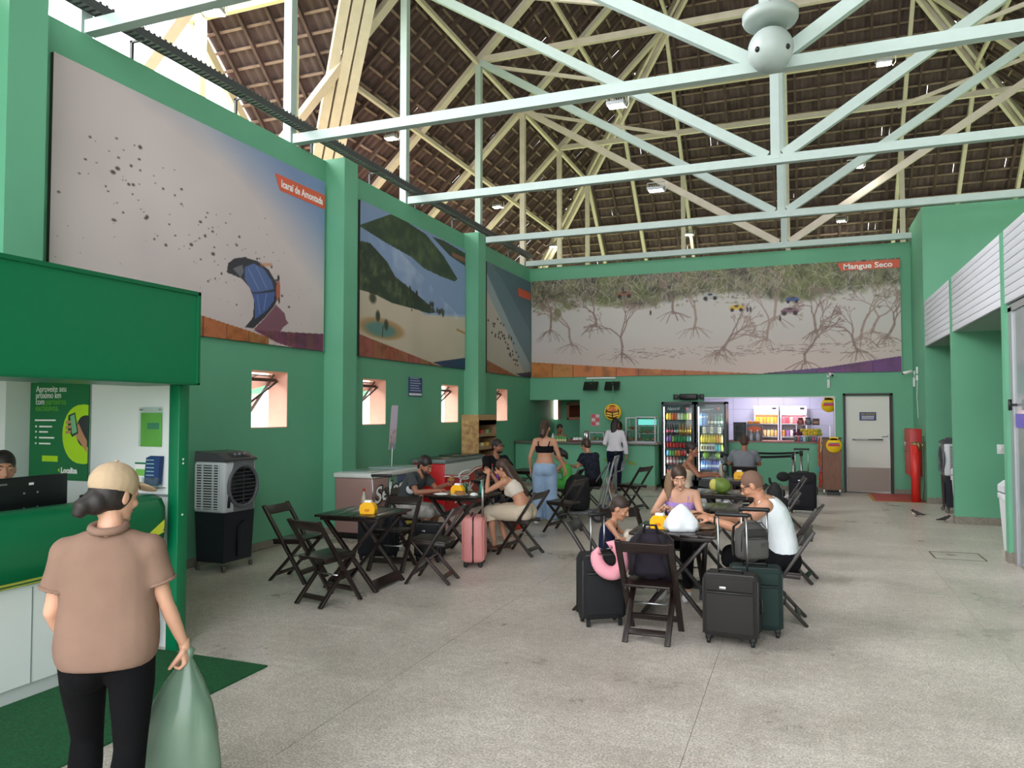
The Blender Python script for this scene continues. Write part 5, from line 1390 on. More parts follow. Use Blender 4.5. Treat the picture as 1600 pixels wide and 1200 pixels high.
# ================================================================== SERVICE COUNTER AND BACK OF HOUSE
CY = 17.45
CZ = PY(960, 691, CY).z
CX0, CX1 = XL + .03, PY(1029, 700, CY).x
sc = thing('service_counter', 'green service counter with a speckled granite top at the back wall', 'counter', ((CX0 + CX1) / 2, CY, 0))
hw_ = (CX1 - CX0) / 2
GRAN = mat('speckled_granite', (104, 96, 90), .3, var=.5, scale=70)
MB().lo((-hw_, .06, .10), (hw_ - .10, .20, CZ - .05)).build('front_wall', G_WALL, sc)
MB().lo((hw_ - .24, .20, .10), (hw_ - .10, 1.16, CZ - .05)).build('end_wall', G_WALL, sc)
MB().lo((-hw_, .05, 0), (hw_ - .09, .21, .10)).build('skirting', STONE, sc)
MB().lo((-hw_, -.06, CZ - .05), (hw_, .50, CZ), 0, .006).build('granite_top', GRAN, sc)
for k in range(4):
    o = MB().prism([(0, 0), (.16, .05), (.30, 0), (.16, -.06)], frame((-hw_ + 1.1 + k * .55, .055, .72 - .02 * k), (1, 0, .3 - .2 * k), (-.3 + .2 * k, 0, 1)), .003).build('painted_leaf', mat('painted_leaf', (126, 150, 70), .6), sc)
# glass display cases on the counter
def case(label, px0, px1, py0, d_, group=None, frame_m=ALU, shelves=2, food=((150, 110, 70), (120, 140, 80), (170, 90, 80))):
    a = PY(px0, 690, CY + .05); b = PY(px1, 690, CY + .05); ztop = PY((px0 + px1) / 2, py0, CY + .05).z
    t = thing('display_case', label, 'display case', (a.x, CY + .02, CZ))
    w_, h_ = b.x - a.x, ztop - CZ
    f = MB()
    for x in (0, w_):
        for y in (0, d_): f.box((x, y, h_ / 2), (.022, .022, h_))
    for z in (.011, h_ - .011):
        f.box((w_ / 2, 0, z), (w_, .022, .022)); f.box((w_ / 2, d_, z), (w_, .022, .022)); f.box((0, d_ / 2, z), (.022, d_, .022)); f.box((w_, d_ / 2, z), (.022, d_, .022))
    f.build('frame', frame_m, t)
    MB().lo((0, 0, h_ - .02), (w_, d_, h_)).build('top_board', BLACK, t)
    for q_ in ((0, -.002, w_, .002), (0, d_ - .002, w_, d_ + .002)):
        MB().lo((q_[0], q_[1], .02), (q_[2], q_[3], h_ - .02)).build('pane', GLASS, t)
    for k in range(shelves):
        z = .03 + k * (h_ - .08) / shelves
        MB().lo((.012, .012, z), (w_ - .012, d_ - .012, z + .008)).build('shelf', STEEL, t)
        n = max(3, int(w_ / .11))
        for j in range(n):
            c = food[(j + k) % len(food)]
            o = tag(MB().ell((0, 0, .035), (.045, .06, .035), None, 0, 12, 8).build('pastry', mat('food%d%d%d' % c, c, .7, var=.25, scale=30)), ('brown', 'green', 'reddish')[(j + k) % 3] + ' snack on a shelf of the ' + label.split(' ')[0] + ' ' + label.split(' ')[1] + ' ' + ('case', 'case beside the customer')[px0 > 950 and px0 < 970], 'snack', 'snacks in the counter display cases')
            o.location = (a.x + .06 + (w_ - .12) * j / max(n - 1, 1), CY + .02 + d_ * .45, CZ + z + .009)
    return t
case('tall glass display case with a lit header at the fridge end of the service counter', 995, 1024, 651, .40, shelves=3)
case('tall narrow glass case beside the lit display case on the service counter', 979, 994, 652, .40, shelves=2)
case('low glass food warmer on the service counter beside the white-shirted customer', 922, 944, 675, .36, shelves=1)
case('low glass case behind the white-shirted customer on the service counter', 961, 978, 674, .36, shelves=1)
a = PY(997, 664, CY + .03)
t = thing('display_header', 'turquoise lit header strip above the snacks in the tall display case', 'header sign', (a.x, CY + .05, a.z))
MB().lo((0, 0, 0), (.42, .01, .13)).build('strip', mat('turquoise_lit', (120, 214, 206), .5, emit=.35), t)
def on_counter(px, dy=.12): return Vector((PY(px, 690, CY + dy).x, CY + dy, CZ))
for k, (px, h_, r_, c, lb) in enumerate(((864, .22, .03, (190, 200, 200), 'clear water bottle beside the snack boxes on the service counter'), (898, .10, .05, (226, 226, 226), 'white cup on the service counter'), (893, .09, .05, (120, 40, 36), 'dark red bowl on the service counter'),
                                       (947, .18, .04, (40, 42, 44), 'black bottle behind the low glass warmer'))):
    p = on_counter(px); bottle(p, h_, r_, mat('ctr_%d' % k, c, .3), mat('cap_dark', (40, 40, 44), .5), lb, 'counter_bottle')
for k in range(5):
    p = on_counter(868 + k * 4, .1)
    t = thing('snack_box', 'green and cream snack box in a row on the service counter', 'box', (p.x, p.y, CZ), 0, 'snack boxes on the service counter')
    MB().box((0, 0, .06), (.055, .08, .12), 0, None, .004).build('carton', mat('snack_green', (70, 150, 80), .5), t)
    MB().box((0, -.041, .03), (.05, .002, .05)).build('carton_label', mat('snack_cream', (214, 200, 150), .5), t)
p = on_counter(903, .14)
t = thing('cup_tray', 'red tray of upturned white cups on the service counter', 'tray', (p.x, p.y, CZ), 0)
MB().lo((-.13, -.1, 0), (.16, .1, .035), 0, .008).build('tray', mat('tray_dark_red', (90, 34, 34), .5), t)
for k in range(6):
    o = tag(MB().lathe([(.034, 0), (.026, .06)], (0, 0, 0), 12).build('cup', WHITE), 'small white cup upside down on the red tray', 'cup', 'cups on the red tray')
    o.location = (p.x - .08 + (k % 3) * .075, p.y - .03 + (k // 3) * .07, CZ + .0355)
p = on_counter(917, .2)
t = thing('coffee_urn', 'steel beverage dispenser on the service counter next to the cups', 'dispenser', (p.x, p.y, CZ), 0)
MB().lathe([(.07, 0), (.08, .01), (.08, .22), (.05, .25), (.012, .27)], (0, 0, 0), 18).build('tank', STEEL, t)
MB().tube([(0, -.08, .06), (0, -.12, .055), (0, -.12, .03)], .008, 6).build('tap', BLACK, t)
# hanging round sign and the two black panels
a, b = PY(945, 632, YB - .35), PY(970, 656, YB - .35)
rr_ = (b.x - a.x) / 2; cx_, cz_ = (a.x + b.x) / 2, (a.z + b.z) / 2
rs_ = thing('round_sign', 'round yellow and brown hanging sign with red lettering over the service counter', 'sign', (cx_, YB - .35, cz_))
MX = Matrix.Rotation(R(90), 4, 'X')
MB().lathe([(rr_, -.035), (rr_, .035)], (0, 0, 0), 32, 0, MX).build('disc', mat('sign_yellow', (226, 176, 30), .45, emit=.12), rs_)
MB().lathe([(rr_ * .86, 0), (rr_ * .86, .003)], (0, -.036, 0), 32, 0, MX).build('inner_disc', mat('sign_brown', (96, 62, 20), .5), rs_)
SRED = mat('sign_red_text', (216, 60, 30), .5)
MB().prism([(-.12, .02), (.12, .02), (.14, .09), (.10, .14), (-.10, .14), (-.14, .09)], frame((0, -.0395, 0), (1, 0, 0), (0, 0, 1)), .001).build('letter_panel', mat('sign_yellow2', (236, 190, 60), .5), rs_)
text_mesh('SANTA', .07, frame((0, -.043, .085), (1, 0, 0), (0, 0, 1)), SRED, 'lettering', rs_, 'CENTER', .0005, bold=.004, width=.16)
text_mesh('CLARA', .085, frame((0, -.043, .02), (1, 0, 0), (0, 0, 1)), SRED, 'lettering', rs_, 'CENTER', .0005, bold=.005, width=.23)
for s in (-1, 1):
    for k in range(2): MB().prism([(s * .015, -.03 - .06 * k), (s * .15, -.0 - .055 * k), (s * .15, -.035 - .055 * k), (s * .015, -.07 - .06 * k)], frame((0, -.0395, 0), (1, 0, 0), (0, 0, 1)), .001).build('chevron', mat('sign_yellow2', (236, 190, 60), .5), rs_)
MB().tube([(0, 0, rr_), (0, .05, PY(952, 609, YB - .35).z - cz_ + .1)], .012, 6).build('hanger', G_WALL, rs_)
for px0, px1, lb in ((911, 935, 'black flat panel hung on the back wall, the one farther from the fridges'), (944, 969, 'black flat panel hung on the back wall, the one above the round sign')):
    a, b = PY(px0, 597, YB - .2), PY(px1, 609, YB - .2)
    t = thing('wall_screen', lb, 'screen', ((a.x + b.x) / 2, YB - .2, b.z), 0, 'black panels on the back wall')
    MB().box((0, 0, (a.z - b.z) / 2), (b.x - a.x - .03, .035, .26), 0, (R(-38), 0, 0), .006).build('panel', mat('screen_black', (26, 36, 32), .35), t)
    MB().bar((0, .02, .14), (0, .19, .24), .03, .03).build('bracket', G_WALL, t)
a, b = PY(917, 591, YB - .02), PY(962, 591, YB - .02)
tag(MB().lo((a.x, YB - .05, a.z - .02), (b.x, YB, a.z + .02)).build('lamp_batten', WHITE), 'slim white lamp batten below the mangrove mural', 'lamp batten')
a, b = PY(923, 647, YB), PY(937, 666, YB)
t = thing('menu_poster', 'small pink and white poster on the back wall above the service counter', 'poster', (a.x, YB, b.z))
pw_, ph_ = b.x - a.x, a.z - b.z
MB().lo((0, -.008, 0), (pw_, 0, ph_)).build('sheet', mat('poster_pink', (190, 130, 136), .6), t)
for i in range(2):
    for j in range(3): MB().lo((.03 + i * pw_ * .47, -.01, .03 + j * ph_ * .32), (.03 + i * pw_ * .47 + pw_ * .36, -.008, .03 + j * ph_ * .32 + ph_ * .22)).build('picture', mat('poster_rose%d' % ((i + j) % 2), ((206, 84, 96), (226, 206, 200))[(i + j) % 2], .6), t)
# ================================================================== DRINK FRIDGES
FY = 18.02
FZT = PY(1060, 628, FY).z
def fridge(px0, px1, label):
    a, b = PY(px0, 700, FY).x, PY(px1, 700, FY).x
    w_ = b - a
    t = thing('drink_fridge', label, 'fridge', (a, FY, 0), 0)
    FB = mat('fridge_black', (20, 26, 26), .35)
    MB().lo((0, .03, .0), (.035, .62, FZT)).lo((w_ - .035, .03, 0), (w_, .62, FZT)).lo((0, .59, 0), (w_, .62, FZT)).lo((0, .03, FZT - .05), (w_, .62, FZT)).lo((0, .03, 0), (w_, .62, .16)).build('cabinet', FB, t)
    d_ = MB().lo((0, 0, .16), (.05, .03, FZT)).lo((w_ - .05, 0, .16), (w_, .03, FZT)).lo((0, 0, FZT - .06), (w_, .03, FZT)).lo((0, 0, .16), (w_, .03, .22)).build('door_frame', FB, t)
    MB().lo((.05, .012, .22), (w_ - .05, .018, FZT - .06)).build('door_pane', GLASS, d_)
    MB().tube([(w_ - .06, -.0, 1.0), (w_ - .06, -.04, 1.05), (w_ - .06, -.04, 1.35), (w_ - .06, 0, 1.4)], .01, 6).build('door_handle', FB, d_)
    MB().lo((.04, .56, .2), (w_ - .04, .58, FZT - .06)).build('back_panel', mat('fridge_inner', (150, 168, 172), .5), t)
    for x in (.045, w_ - .055): MB().lo((x, .06, .3), (x + .01, .075, FZT - .12)).build('light_strip', mat('fridge_led', (240, 248, 255), .5, emit=11), t)
    MB().lo((.06, .05, FZT - .26), (w_ - .06, .06, FZT - .075)).build('header_panel', mat('fridge_header', (28, 58, 66), .5), t)
    return t, a, w_
f1_, fa1, fw1 = fridge(1034, 1085, 'tall black glass-door fridge full of cans and beer bottles')
f2_, fa2, fw2 = fridge(1088, 1135, 'tall black glass-door fridge full of juices, water and coconuts')
HRT = mat('heart_red', (226, 70, 84), .5)
for f, w_ in ((f1_, fw1), (f2_, fw2)):
    text_mesh('Natural' if f is f1_ else 'sempre', .11 if f is f1_ else .06, frame((.13, .046, FZT - .20), (1, 0, .06), (-.06, 0, 1)), PAPER, 'lettering', f, 'LEFT', .0005, shear=.35, width=w_ * .40)
    MB().prism([(0, -.035), (.035, .005), (.03, .03), (.012, .035), (0, .022), (-.012, .035), (-.03, .03), (-.035, .005)], frame((w_ - .17, .046, FZT - .16), (1, 0, 0), (0, 0, 1)), .002).build('heart_mark', HRT, f)
def drink_mesh(kind, c, c2):
    m1 = mat('drink%d_%d_%d' % c, c, .3); m2 = mat('drink%d_%d_%d' % c2, c2, .35)
    b = MB()
    if kind == 'can': b.lathe([(.027, 0), (.033, .008), (.033, .115), (.026, .125)], (0, 0, 0), 12, 0); b.lathe([(.026, .1251), (.026, .128)], (0, 0, 0), 12, 1)
    elif kind == 'bottle': b.lathe([(.03, 0), (.033, .01), (.033, .15), (.013, .21), (.012, .25)], (0, 0, 0), 12, 0); b.lathe([(.0335, .05), (.0335, .11)], (0, 0, 0), 12, 1); b.lathe([(.015, .25), (.015, .262)], (0, 0, 0), 10, 1)
    elif kind == 'juice': b.lathe([(.034, 0), (.038, .01), (.038, .12), (.018, .16), (.018, .175)], (0, 0, 0), 12, 0); b.lathe([(.021, .175), (.021, .195)], (0, 0, 0), 10, 1)
    elif kind == 'big': b.lathe([(.06, 0), (.066, .015), (.066, .24), (.02, .34), (.018, .36)], (0, 0, 0), 14, 0); b.lathe([(.067, .18), (.067, .23)], (0, 0, 0), 14, 1); b.lathe([(.022, .36), (.022, .38)], (0, 0, 0), 10, 1)
    elif kind == 'carton': b.box((0, 0, .085), (.07, .07, .17), 0, None, .003); b.prism([(-.035, .17), (.035, .17), (0, .205)], frame((0, .035, 0), (1, 0, 0), (0, 0, 1)), .07, 0); b.box((0, -.0355, .08), (.05, .002, .08), 1)
    elif kind == 'coco': b.ell((0, 0, .085), (.085, .085, .085), None, 0, 16, 10)
    o = b.build('x', [m1, m2]); me = o.data; bpy.data.objects.remove(o); return me
def shelf_row(fr_obj, xa, w_, pxy, items, where, nm):
    """items: list of (kind, colour, colour2, count)"""
    z = max(.24, PY(1060, pxy, FY + .2).z)
    MB().lo((.04, .06, z - .02), (w_ - .04, .55, z)).build('shelf', DGREY, fr_obj)
    tot = sum(i[3] for i in items); k = 0
    for kind, c, c2, n in items:
        me = drink_mesh(kind, c, c2)
        kn = {'can': 'drink_can', 'bottle': 'glass_bottle', 'juice': 'juice_bottle', 'big': 'water_bottle', 'carton': 'juice_carton', 'coco': 'green_coconut'}[kind]
        for j in range(n):
            o = link_mesh(kn, me)
            hue = 'red' if c[0] > 150 and c[1] < 90 else 'green' if c[1] > c[0] + 25 and c[1] > c[2] + 10 else 'blue' if c[2] > c[0] + 20 else 'amber' if c[0] > c[2] + 60 else 'dark' if sum(c) < 240 else 'pale'
            tag(o, '%s %s on the %s of the fridge full of %s' % (hue, kn.replace('_', ' '), where, nm), kn.split('_')[1], '%s in the fridge of %s' % (where, nm))
            o.location = (xa + .085 + (w_ - .17) * (k + .5) / tot, FY + .16, z + .001)
            k += 1
A_ = 'cans and beer'; B_ = 'juices'
shelf_row(f1_, fa1, fw1, 656, [('juice', (226, 180, 60), (240, 240, 230), 2), ('juice', (206, 100, 50), (240, 230, 200), 2), ('juice', (220, 220, 200), (90, 140, 80), 2), ('juice', (150, 190, 70), (240, 240, 240), 2), ('juice', (226, 160, 120), (240, 240, 240), 1)], 'top shelf', A_)
shelf_row(f1_, fa1, fw1, 679, [('bottle', (36, 30, 26), (200, 90, 110), 3), ('bottle', (40, 52, 40), (190, 200, 200), 2), ('bottle', (124, 84, 30), (210, 180, 80), 5)], 'bottle shelf', A_)
shelf_row(f1_, fa1, fw1, 690, [('can', (130, 90, 160), (220, 220, 220), 2), ('can', (160, 190, 90), (220, 220, 220), 1), ('can', (40, 150, 90), (220, 220, 220), 4), ('can', (120, 160, 150), (220, 220, 220), 2)], 'green can shelf', A_)
shelf_row(f1_, fa1, fw1, 699, [('can', (206, 50, 46), (230, 200, 200), 8)], 'red can shelf', A_)
shelf_row(f1_, fa1, fw1, 712, [('can', (90, 170, 210), (230, 230, 230), 1), ('can', (110, 170, 90), (230, 230, 230), 2), ('can', (220, 130, 60), (230, 230, 230), 2), ('can', (200, 60, 56), (230, 230, 230), 2), ('can', (220, 220, 220), (230, 230, 230), 2)], 'mixed can shelf', A_)
shelf_row(f1_, fa1, fw1, 726, [('bottle', (190, 120, 120), (230, 220, 220), 4), ('bottle', (60, 90, 70), (220, 220, 220), 4)], 'lowest bottle shelf', A_)
shelf_row(f1_, fa1, fw1, 742, [('can', (190, 60, 60), (220, 220, 220), 4), ('can', (150, 150, 150), (220, 220, 220), 4)], 'bottom shelf', A_)
shelf_row(f2_, fa2, fw2, 665, [('big', (90, 130, 190), (190, 210, 230), 2), ('bottle', (90, 74, 40), (220, 210, 180), 2), ('bottle', (40, 110, 70), (220, 230, 220), 3)], 'top shelf', B_)
shelf_row(f2_, fa2, fw2, 677, [('carton', (226, 218, 190), (190, 170, 120), 1), ('carton', (226, 214, 180), (190, 170, 120), 1), ('carton', (236, 236, 226), (200, 190, 150), 1)], 'carton shelf', B_)
shelf_row(f2_, fa2, fw2, 691, [('juice', (232, 200, 60), (240, 230, 120), 6), ('juice', (226, 150, 60), (240, 200, 120), 2), ('juice', (236, 226, 150), (240, 230, 150), 1)], 'yellow juice shelf', B_)
shelf_row(f2_, fa2, fw2, 704, [('carton', (230, 226, 170), (110, 90, 60), 2), ('carton', (226, 220, 226), (90, 70, 80), 3), ('juice', (90, 180, 190), (230, 230, 230), 2), ('juice', (190, 200, 90), (230, 230, 230), 1)], 'small carton shelf', B_)
shelf_row(f2_, fa2, fw2, 716, [('coco', (150, 190, 80), (150, 190, 80), 2)], 'coconut shelf', B_)
shelf_row(f2_, fa2, fw2, 732, [('bottle', (110, 150, 220), (230, 236, 250), 4), ('bottle', (90, 90, 190), (230, 236, 250), 3), ('bottle', (170, 190, 210), (230, 236, 250), 2)], 'water shelf', B_)
t = thing('ceiling_projector', 'black projector bracket on the back wall above the fridges', 'projector', (PY(1076, 620, YB - .15).x, YB - .15, PY(1076, 620, YB - .15).z))
MB().box((0, 0, 0), (.42, .22, .14), 0, None, .02).build('body', BLACK, t)
MB().bar((-.36, .03, .02), (.36, .03, .02), .04, .05).bar((0, .05, 0), (0, .16, 0), .06, .06).build('bracket', BLACK, t)
for s in (-1, 1): MB().box((s * .31, -.01, .0), (.11, .04, .12), 0, None, .01).build('arm_plate', BLACK, t)
# ================================================================== KITCHEN SEEN THROUGH THE HATCH
KY = B + 2.3
KW = mat('kitchen_tile', (222, 222, 236), .25)
kb_ = struct(MB().lo((hatL - .8, KY + .02, 0), (hatR + .9, KY + .1, 2.8)).build('wall_kitchen_back', mat('tile_joint', (170, 170, 188), .7)))
tx = hatL - .8
while tx < hatR + .9:
    for r_ in range(6):
        MB().lo((tx + .004, KY + .008, .2 + r_ * .42), (tx + .636, KY + .022, .2 + (r_ + 1) * .42 - .008)).build('tile', KW, kb_)
    tx += .64
struct(MB().lo((hatL - .85, B, 0), (hatL - .8, KY, 2.8)).build('wall_kitchen_left', KW))
struct(MB().lo((hatR + .85, B, 0), (hatR + .9, KY, 2.8)).build('wall_kitchen_right', KW))
struct(MB().lo((hatL - .85, B, 2.7), (hatR + .9, KY, 2.8)).build('ceiling_kitchen', KW))
struct(MB().lo((hatL - .85, B, -.1), (hatR + .9, KY, -.0)).build('floor_kitchen', STONE))
t = thing('kitchen_light', 'bright tube light on the kitchen ceiling', 'lamp', ((hatL + hatR) / 2, B + 1.0, 2.62))
MB().box((0, 0, .05), (1.6, .2, .06), 0, None, .01).build('housing', WHITE, t)
MB().box((0, 0, .012), (1.5, .16, .012)).build('tube', mat('kitchen_tube', (240, 230, 255), .5, emit=34), t)
struct(MB().lo((hatL - .04, YB - .03, hatZ0 - .03), (hatR + .04, B + .5, hatZ0)).build('trim_hatch_sill', mat('hatch_sill', (150, 96, 92), .5)))
struct(MB().lo((hatL - .03, YB - .012, hatZ1 - .02), (hatR + .03, B, hatZ1)).lo((hatR, YB - .012, hatZ0), (hatR + .025, B, hatZ1)).build('trim_hatch_frame', WHITE))
def merch(px0, px1, label, lit, packs):
    a, b = PY(px0, 660, KY - .75), PY(px1, 660, KY - .75); zt_ = PY(px0, 634, KY - .75).z
    t = thing('display_cooler', label, 'display cooler', (a.x, KY - .75, 0)); w_ = b.x - a.x
    KWH = mat('cooler_white_enamel', (234, 220, 228), .4)
    MB().lo((0, .02, 0), (.03, .6, zt_)).lo((w_ - .03, .02, 0), (w_, .6, zt_)).lo((0, .57, 0), (w_, .6, zt_)).lo((0, 0, zt_ - .2), (w_, .6, zt_)).lo((0, 0, 0), (w_, .6, .5)).build('cabinet', KWH, t)
    MB().lo((w_ - .16, -.006, zt_ - .09), (w_ - .06, 0, zt_ - .05)).build('thermostat', BLACK, t)
    MB().lo((.03, .03, zt_ - .225), (w_ - .03, .10, zt_ - .2)).build('light_strip', mat('warm_led%d' % lit, (255, 206, 130) if lit else (255, 190, 196), .5, emit=9), t)
    for k in range(4):
        z = .52 + k * .33
        MB().lo((.03, .06, z - .02), (w_ - .03, .56, z)).build('shelf', STEEL, t)
        for j in range(6):
            c = packs[k % len(packs)][j % len(packs[0])]
            o = tag(MB().box((0, 0, .08), (.075, .07, .16), 0, None, .012).build('dessert_pack', mat('pack%d_%d_%d' % c, c, .45)), ('yellow', 'pinkish')[1 - lit] + '-lit food pack on the ' + ('lowest', 'second', 'third', 'top')[k] + ' shelf of the ' + ('pinkish', 'warm')[lit] + ' kitchen cooler', 'food pack', 'packs in the kitchen display coolers')
            o.location = (a.x + .08 + (w_ - .16) * j / 5, KY - .62, z + .001)
    return t
merch(1178, 1217, 'white kitchen display cooler with warm light and yellow packs', 1, [((236, 186, 80), (240, 200, 110), (226, 170, 70)), ((226, 120, 150), (200, 90, 140), (120, 110, 200)), ((240, 210, 150), (240, 196, 100), (230, 190, 120))])
merch(1219, 1261, 'white kitchen display cooler with pinkish light and jars', 0, [((226, 130, 140), (206, 90, 100), (230, 190, 170)), ((210, 80, 90), (190, 70, 110), (230, 160, 160)), ((236, 170, 80), (190, 120, 190), (240, 220, 210))])
def sill(px, dy=.08): p = PY(px, 690, YB + dy); return (p.x, YB + dy, hatZ0 + .0)
a = sill(1146, .2); b = sill(1165, .2)
t = thing('bottle_warmer', 'small grey glass-fronted cooler on the kitchen hatch sill', 'mini cooler', a)
zt_ = PY(1155, 660, YB + .08).z - hatZ0
MB().lo((0, .0, 0), (.03, .3, zt_)).lo((b[0] - a[0] - .03, 0, 0), (b[0] - a[0], .3, zt_)).lo((0, 0, zt_ - .05), (b[0] - a[0], .3, zt_)).lo((0, .27, 0), (b[0] - a[0], .3, zt_)).lo((0, 0, zt_ * .48), (b[0] - a[0], .28, zt_ * .52)).build('case', DGREY, t)
MB().lo((.03, .004, .01), (b[0] - a[0] - .03, .008, zt_ - .05)).build('pane', GLASS, t)
a = sill(1167, .25); b = sill(1191, .25); zt_ = PY(1180, 662, YB + .25).z - hatZ0
t = thing('juice_machine', 'grey juice machine with an orange picture behind the kitchen hatch', 'juice machine', a)
MB().lo((0, 0, 0), (b[0] - a[0], .3, zt_), 0, .02).build('cabinet', mat('juice_grey', (120, 108, 112), .5), t)
MB().prism([((b[0] - a[0]) * .5 + .12 * math.cos(k * .5236) * 1.3, zt_ * .68 + .07 * math.sin(k * .5236)) for k in range(12)], frame((0, -.002, 0), (1, 0, 0), (0, 0, 1)), .003).build('orange_picture', mat('orange_print', (226, 96, 40), .5), t)
MB().ell((.06, .12, zt_ + .02), (.06, .06, .05)).ell((.17, .1, zt_ + .02), (.05, .05, .045)).ell((.26, .12, zt_ + .02), (.05, .05, .045)).build('oranges', mat('orange_fruit', (232, 150, 50), .6), t)
for k, px in enumerate((1174, 1184)):
    p = sill(px, .1); bottle(p, .26, .045, mat('clear_jug', (214, 220, 226), .1, trans=.5), PAPER, 'clear jug with a white cap on the hatch sill before the juice machine', 'plastic_jug', group='jugs on the hatch sill')
# glass shelf with jars above the fruit, on the right of the hatch
p0, p1 = PY(1240, 664, YB + .10), PY(1301, 664, YB + .10)
t = thing('jar_shelf', 'glass shelf on small brackets above the fruit in the kitchen hatch', 'shelf', (p0.x, YB + .10, p0.z))
MB().lo((0, 0, -.012), (p1.x - p0.x, .16, 0)).build('glass_shelf', GLASS, t)
for x in (.06, p1.x - p0.x - .06): MB().bar((x, .02, -.012), (x, .02, hatZ0 - p0.z), .014, .014).build('bracket', STEEL, t)
for k, (px, c, lb) in enumerate(((1251, (150, 90, 90), 'round glass jar of reddish sweets on the glass shelf'), (1263, (110, 110, 120), 'round glass jar of grey sweets on the glass shelf'))):
    p = PY(px, 664, YB + .18)
    t = thing('sweet_jar', lb, 'jar', (p.x, YB + .18, p0.z + .001), 0, 'sweet jars on the glass shelf')
    MB().lathe([(.05, 0), (.075, .02), (.08, .08), (.055, .13), (.05, .14)], (0, 0, 0), 16).build('jar_glass', mat('jar_fill%d' % k, c, .25, var=.4, scale=40), t)
    MB().lathe([(.055, .14), (.055, .165)], (0, 0, 0), 14).build('lid', DGREY, t)
p = PY(1275, 664, YB + .18)
t = thing('chocolate_box', 'small dark box with a picture on the glass shelf', 'box', (p.x, YB + .18, p0.z + .001))
MB().box((0, 0, .075), (.15, .08, .15), 0, None, .004).build('carton', mat('choc_box', (70, 52, 48), .5), t)
MB().box((0, -.041, .06), (.11, .002, .05)).build('carton_picture', mat('choc_pic', (160, 120, 90), .5), t)
rr3 = random.Random(3)
for k in range(26):
    px = 1242 + 40 * (k % 13) / 12 + rr3.uniform(-1, 1); py = 676 - 4 * (k // 13)
    c = (96, 40, 70) if px < 1252 else ((206, 180, 50) if px < 1277 else (150, 160, 60))
    p = PY(px, py, YB + .06)
    o = tag(MB().ell((0, 0, .05), (.035, .035, .05), (rr3.uniform(-.4, .4), rr3.uniform(-.4, .4), 0), 0, 10, 7).build('fruit', mat('fruit%d_%d_%d' % c, c, .5)), 'dark purple fruit piled behind the hatch sill' if c[0] < 100 else 'yellow fruit piled behind the hatch sill' if c[0] > 200 else 'yellow-green fruit piled behind the hatch sill', 'fruit', 'fruit piled on the hatch sill')
    o.location = (p.x, YB + .1 + .08 * (k // 13), hatZ0 + .13 + .07 * (k // 13))
a = sill(1241, .05)
t = thing('fruit_crate', 'low steel crate holding fruit on the hatch sill', 'crate', a); b = sill(1284, .05)
MB().lo((0, 0, 0), (b[0] - a[0], .3, .12)).build('crate_body', mat('crate_grey', (120, 124, 136), .5, var=.4, scale=30), t)
for k in range(9):
    p = sill(1243 + k * 4.6, .01)
    c = ((60, 90, 80), (176, 70, 90), (90, 110, 150), (170, 180, 190), (60, 120, 90))[k % 5]
    o = tag(MB().box((0, 0, .06), (.06, .03, .12), 0, None, .012).build('snack_bag', mat('sbag%d_%d_%d' % c, c, .4)), ('dark green', 'rose', 'blue-grey', 'silver', 'green')[k % 5] + ' snack bag standing in front of the fruit crate', 'snack bag', 'snack bags along the hatch sill')
    o.location = (p[0], YB + .03, hatZ0 + .001)
def round_brand(px, py, r_, Y, label, M_par=None):
    p = PY(px, py, Y)
    t = thing('round_logo_sign', label, 'sign', (p.x, Y, p.z), 0, 'round yellow snack signs')
    MB().lathe([(r_, -.012), (r_, .012)], (0, 0, 0), 28, 0, MX).lo((-r_ * .55, -.012, r_ * .7), (r_ * .55, .012, r_ * 1.15)).build('disc', mat('snack_yellow', (246, 206, 30), .45), t)
    MB().lo((-r_ * .72, -.0145, -.02), (r_ * .72, -.012, .035)).build('logo_bar', mat('snack_red', (196, 46, 60), .5), t)
    MB().lo((-r_ * .6, -.0145, .036), (r_ * .6, -.012, .055)).build('logo_bar_blue', mat('snack_blue', (60, 80, 150), .5), t)
    return t
round_brand(1295, 633, .165, YB + .06, 'round yellow sign with a red logo hung in the corner of the kitchen hatch')
# snack rack with castors
SY = 17.85
a, b = PY(1284, 720, SY), PY(1315, 720, SY); zt_ = PY(1300, 684, SY).z
rk = thing('snack_rack', 'wooden rack on casters with bright snack bags hung on its side', 'display rack', ((a.x + b.x) / 2, SY, 0))
w_ = b.x - a.x
MB().lo((-w_ / 2 + .02, 0, .12), (w_ / 2, .34, zt_ - .02)).build('cabinet', mat('rack_walnut', (118, 76, 54), .5, var=.25, scale=4, stretch=(8, 1, 1)), rk)
MB().lo((-w_ / 2, -.02, zt_ - .02), (w_ / 2 + .02, .36, zt_)).build('top_board', BLACK, rk)
MB().lo((-w_ / 2 + .1, .02, .0), (w_ / 2 - .03, .3, .07)).build('base_box', BLACK, rk)
for sx in (-1, 1): MB().lathe([(.015, -.012), (.03, -.012), (.03, .012), (.015, .012)], (sx * (w_ / 2 - .04), .06, .031), 12, 0, Matrix.Rotation(R(90), 4, 'Y')).bar((sx * (w_ / 2 - .04), .06, .04), (sx * (w_ / 2 - .04), .06, .12), .02, .02).build('caster', STEEL, rk)
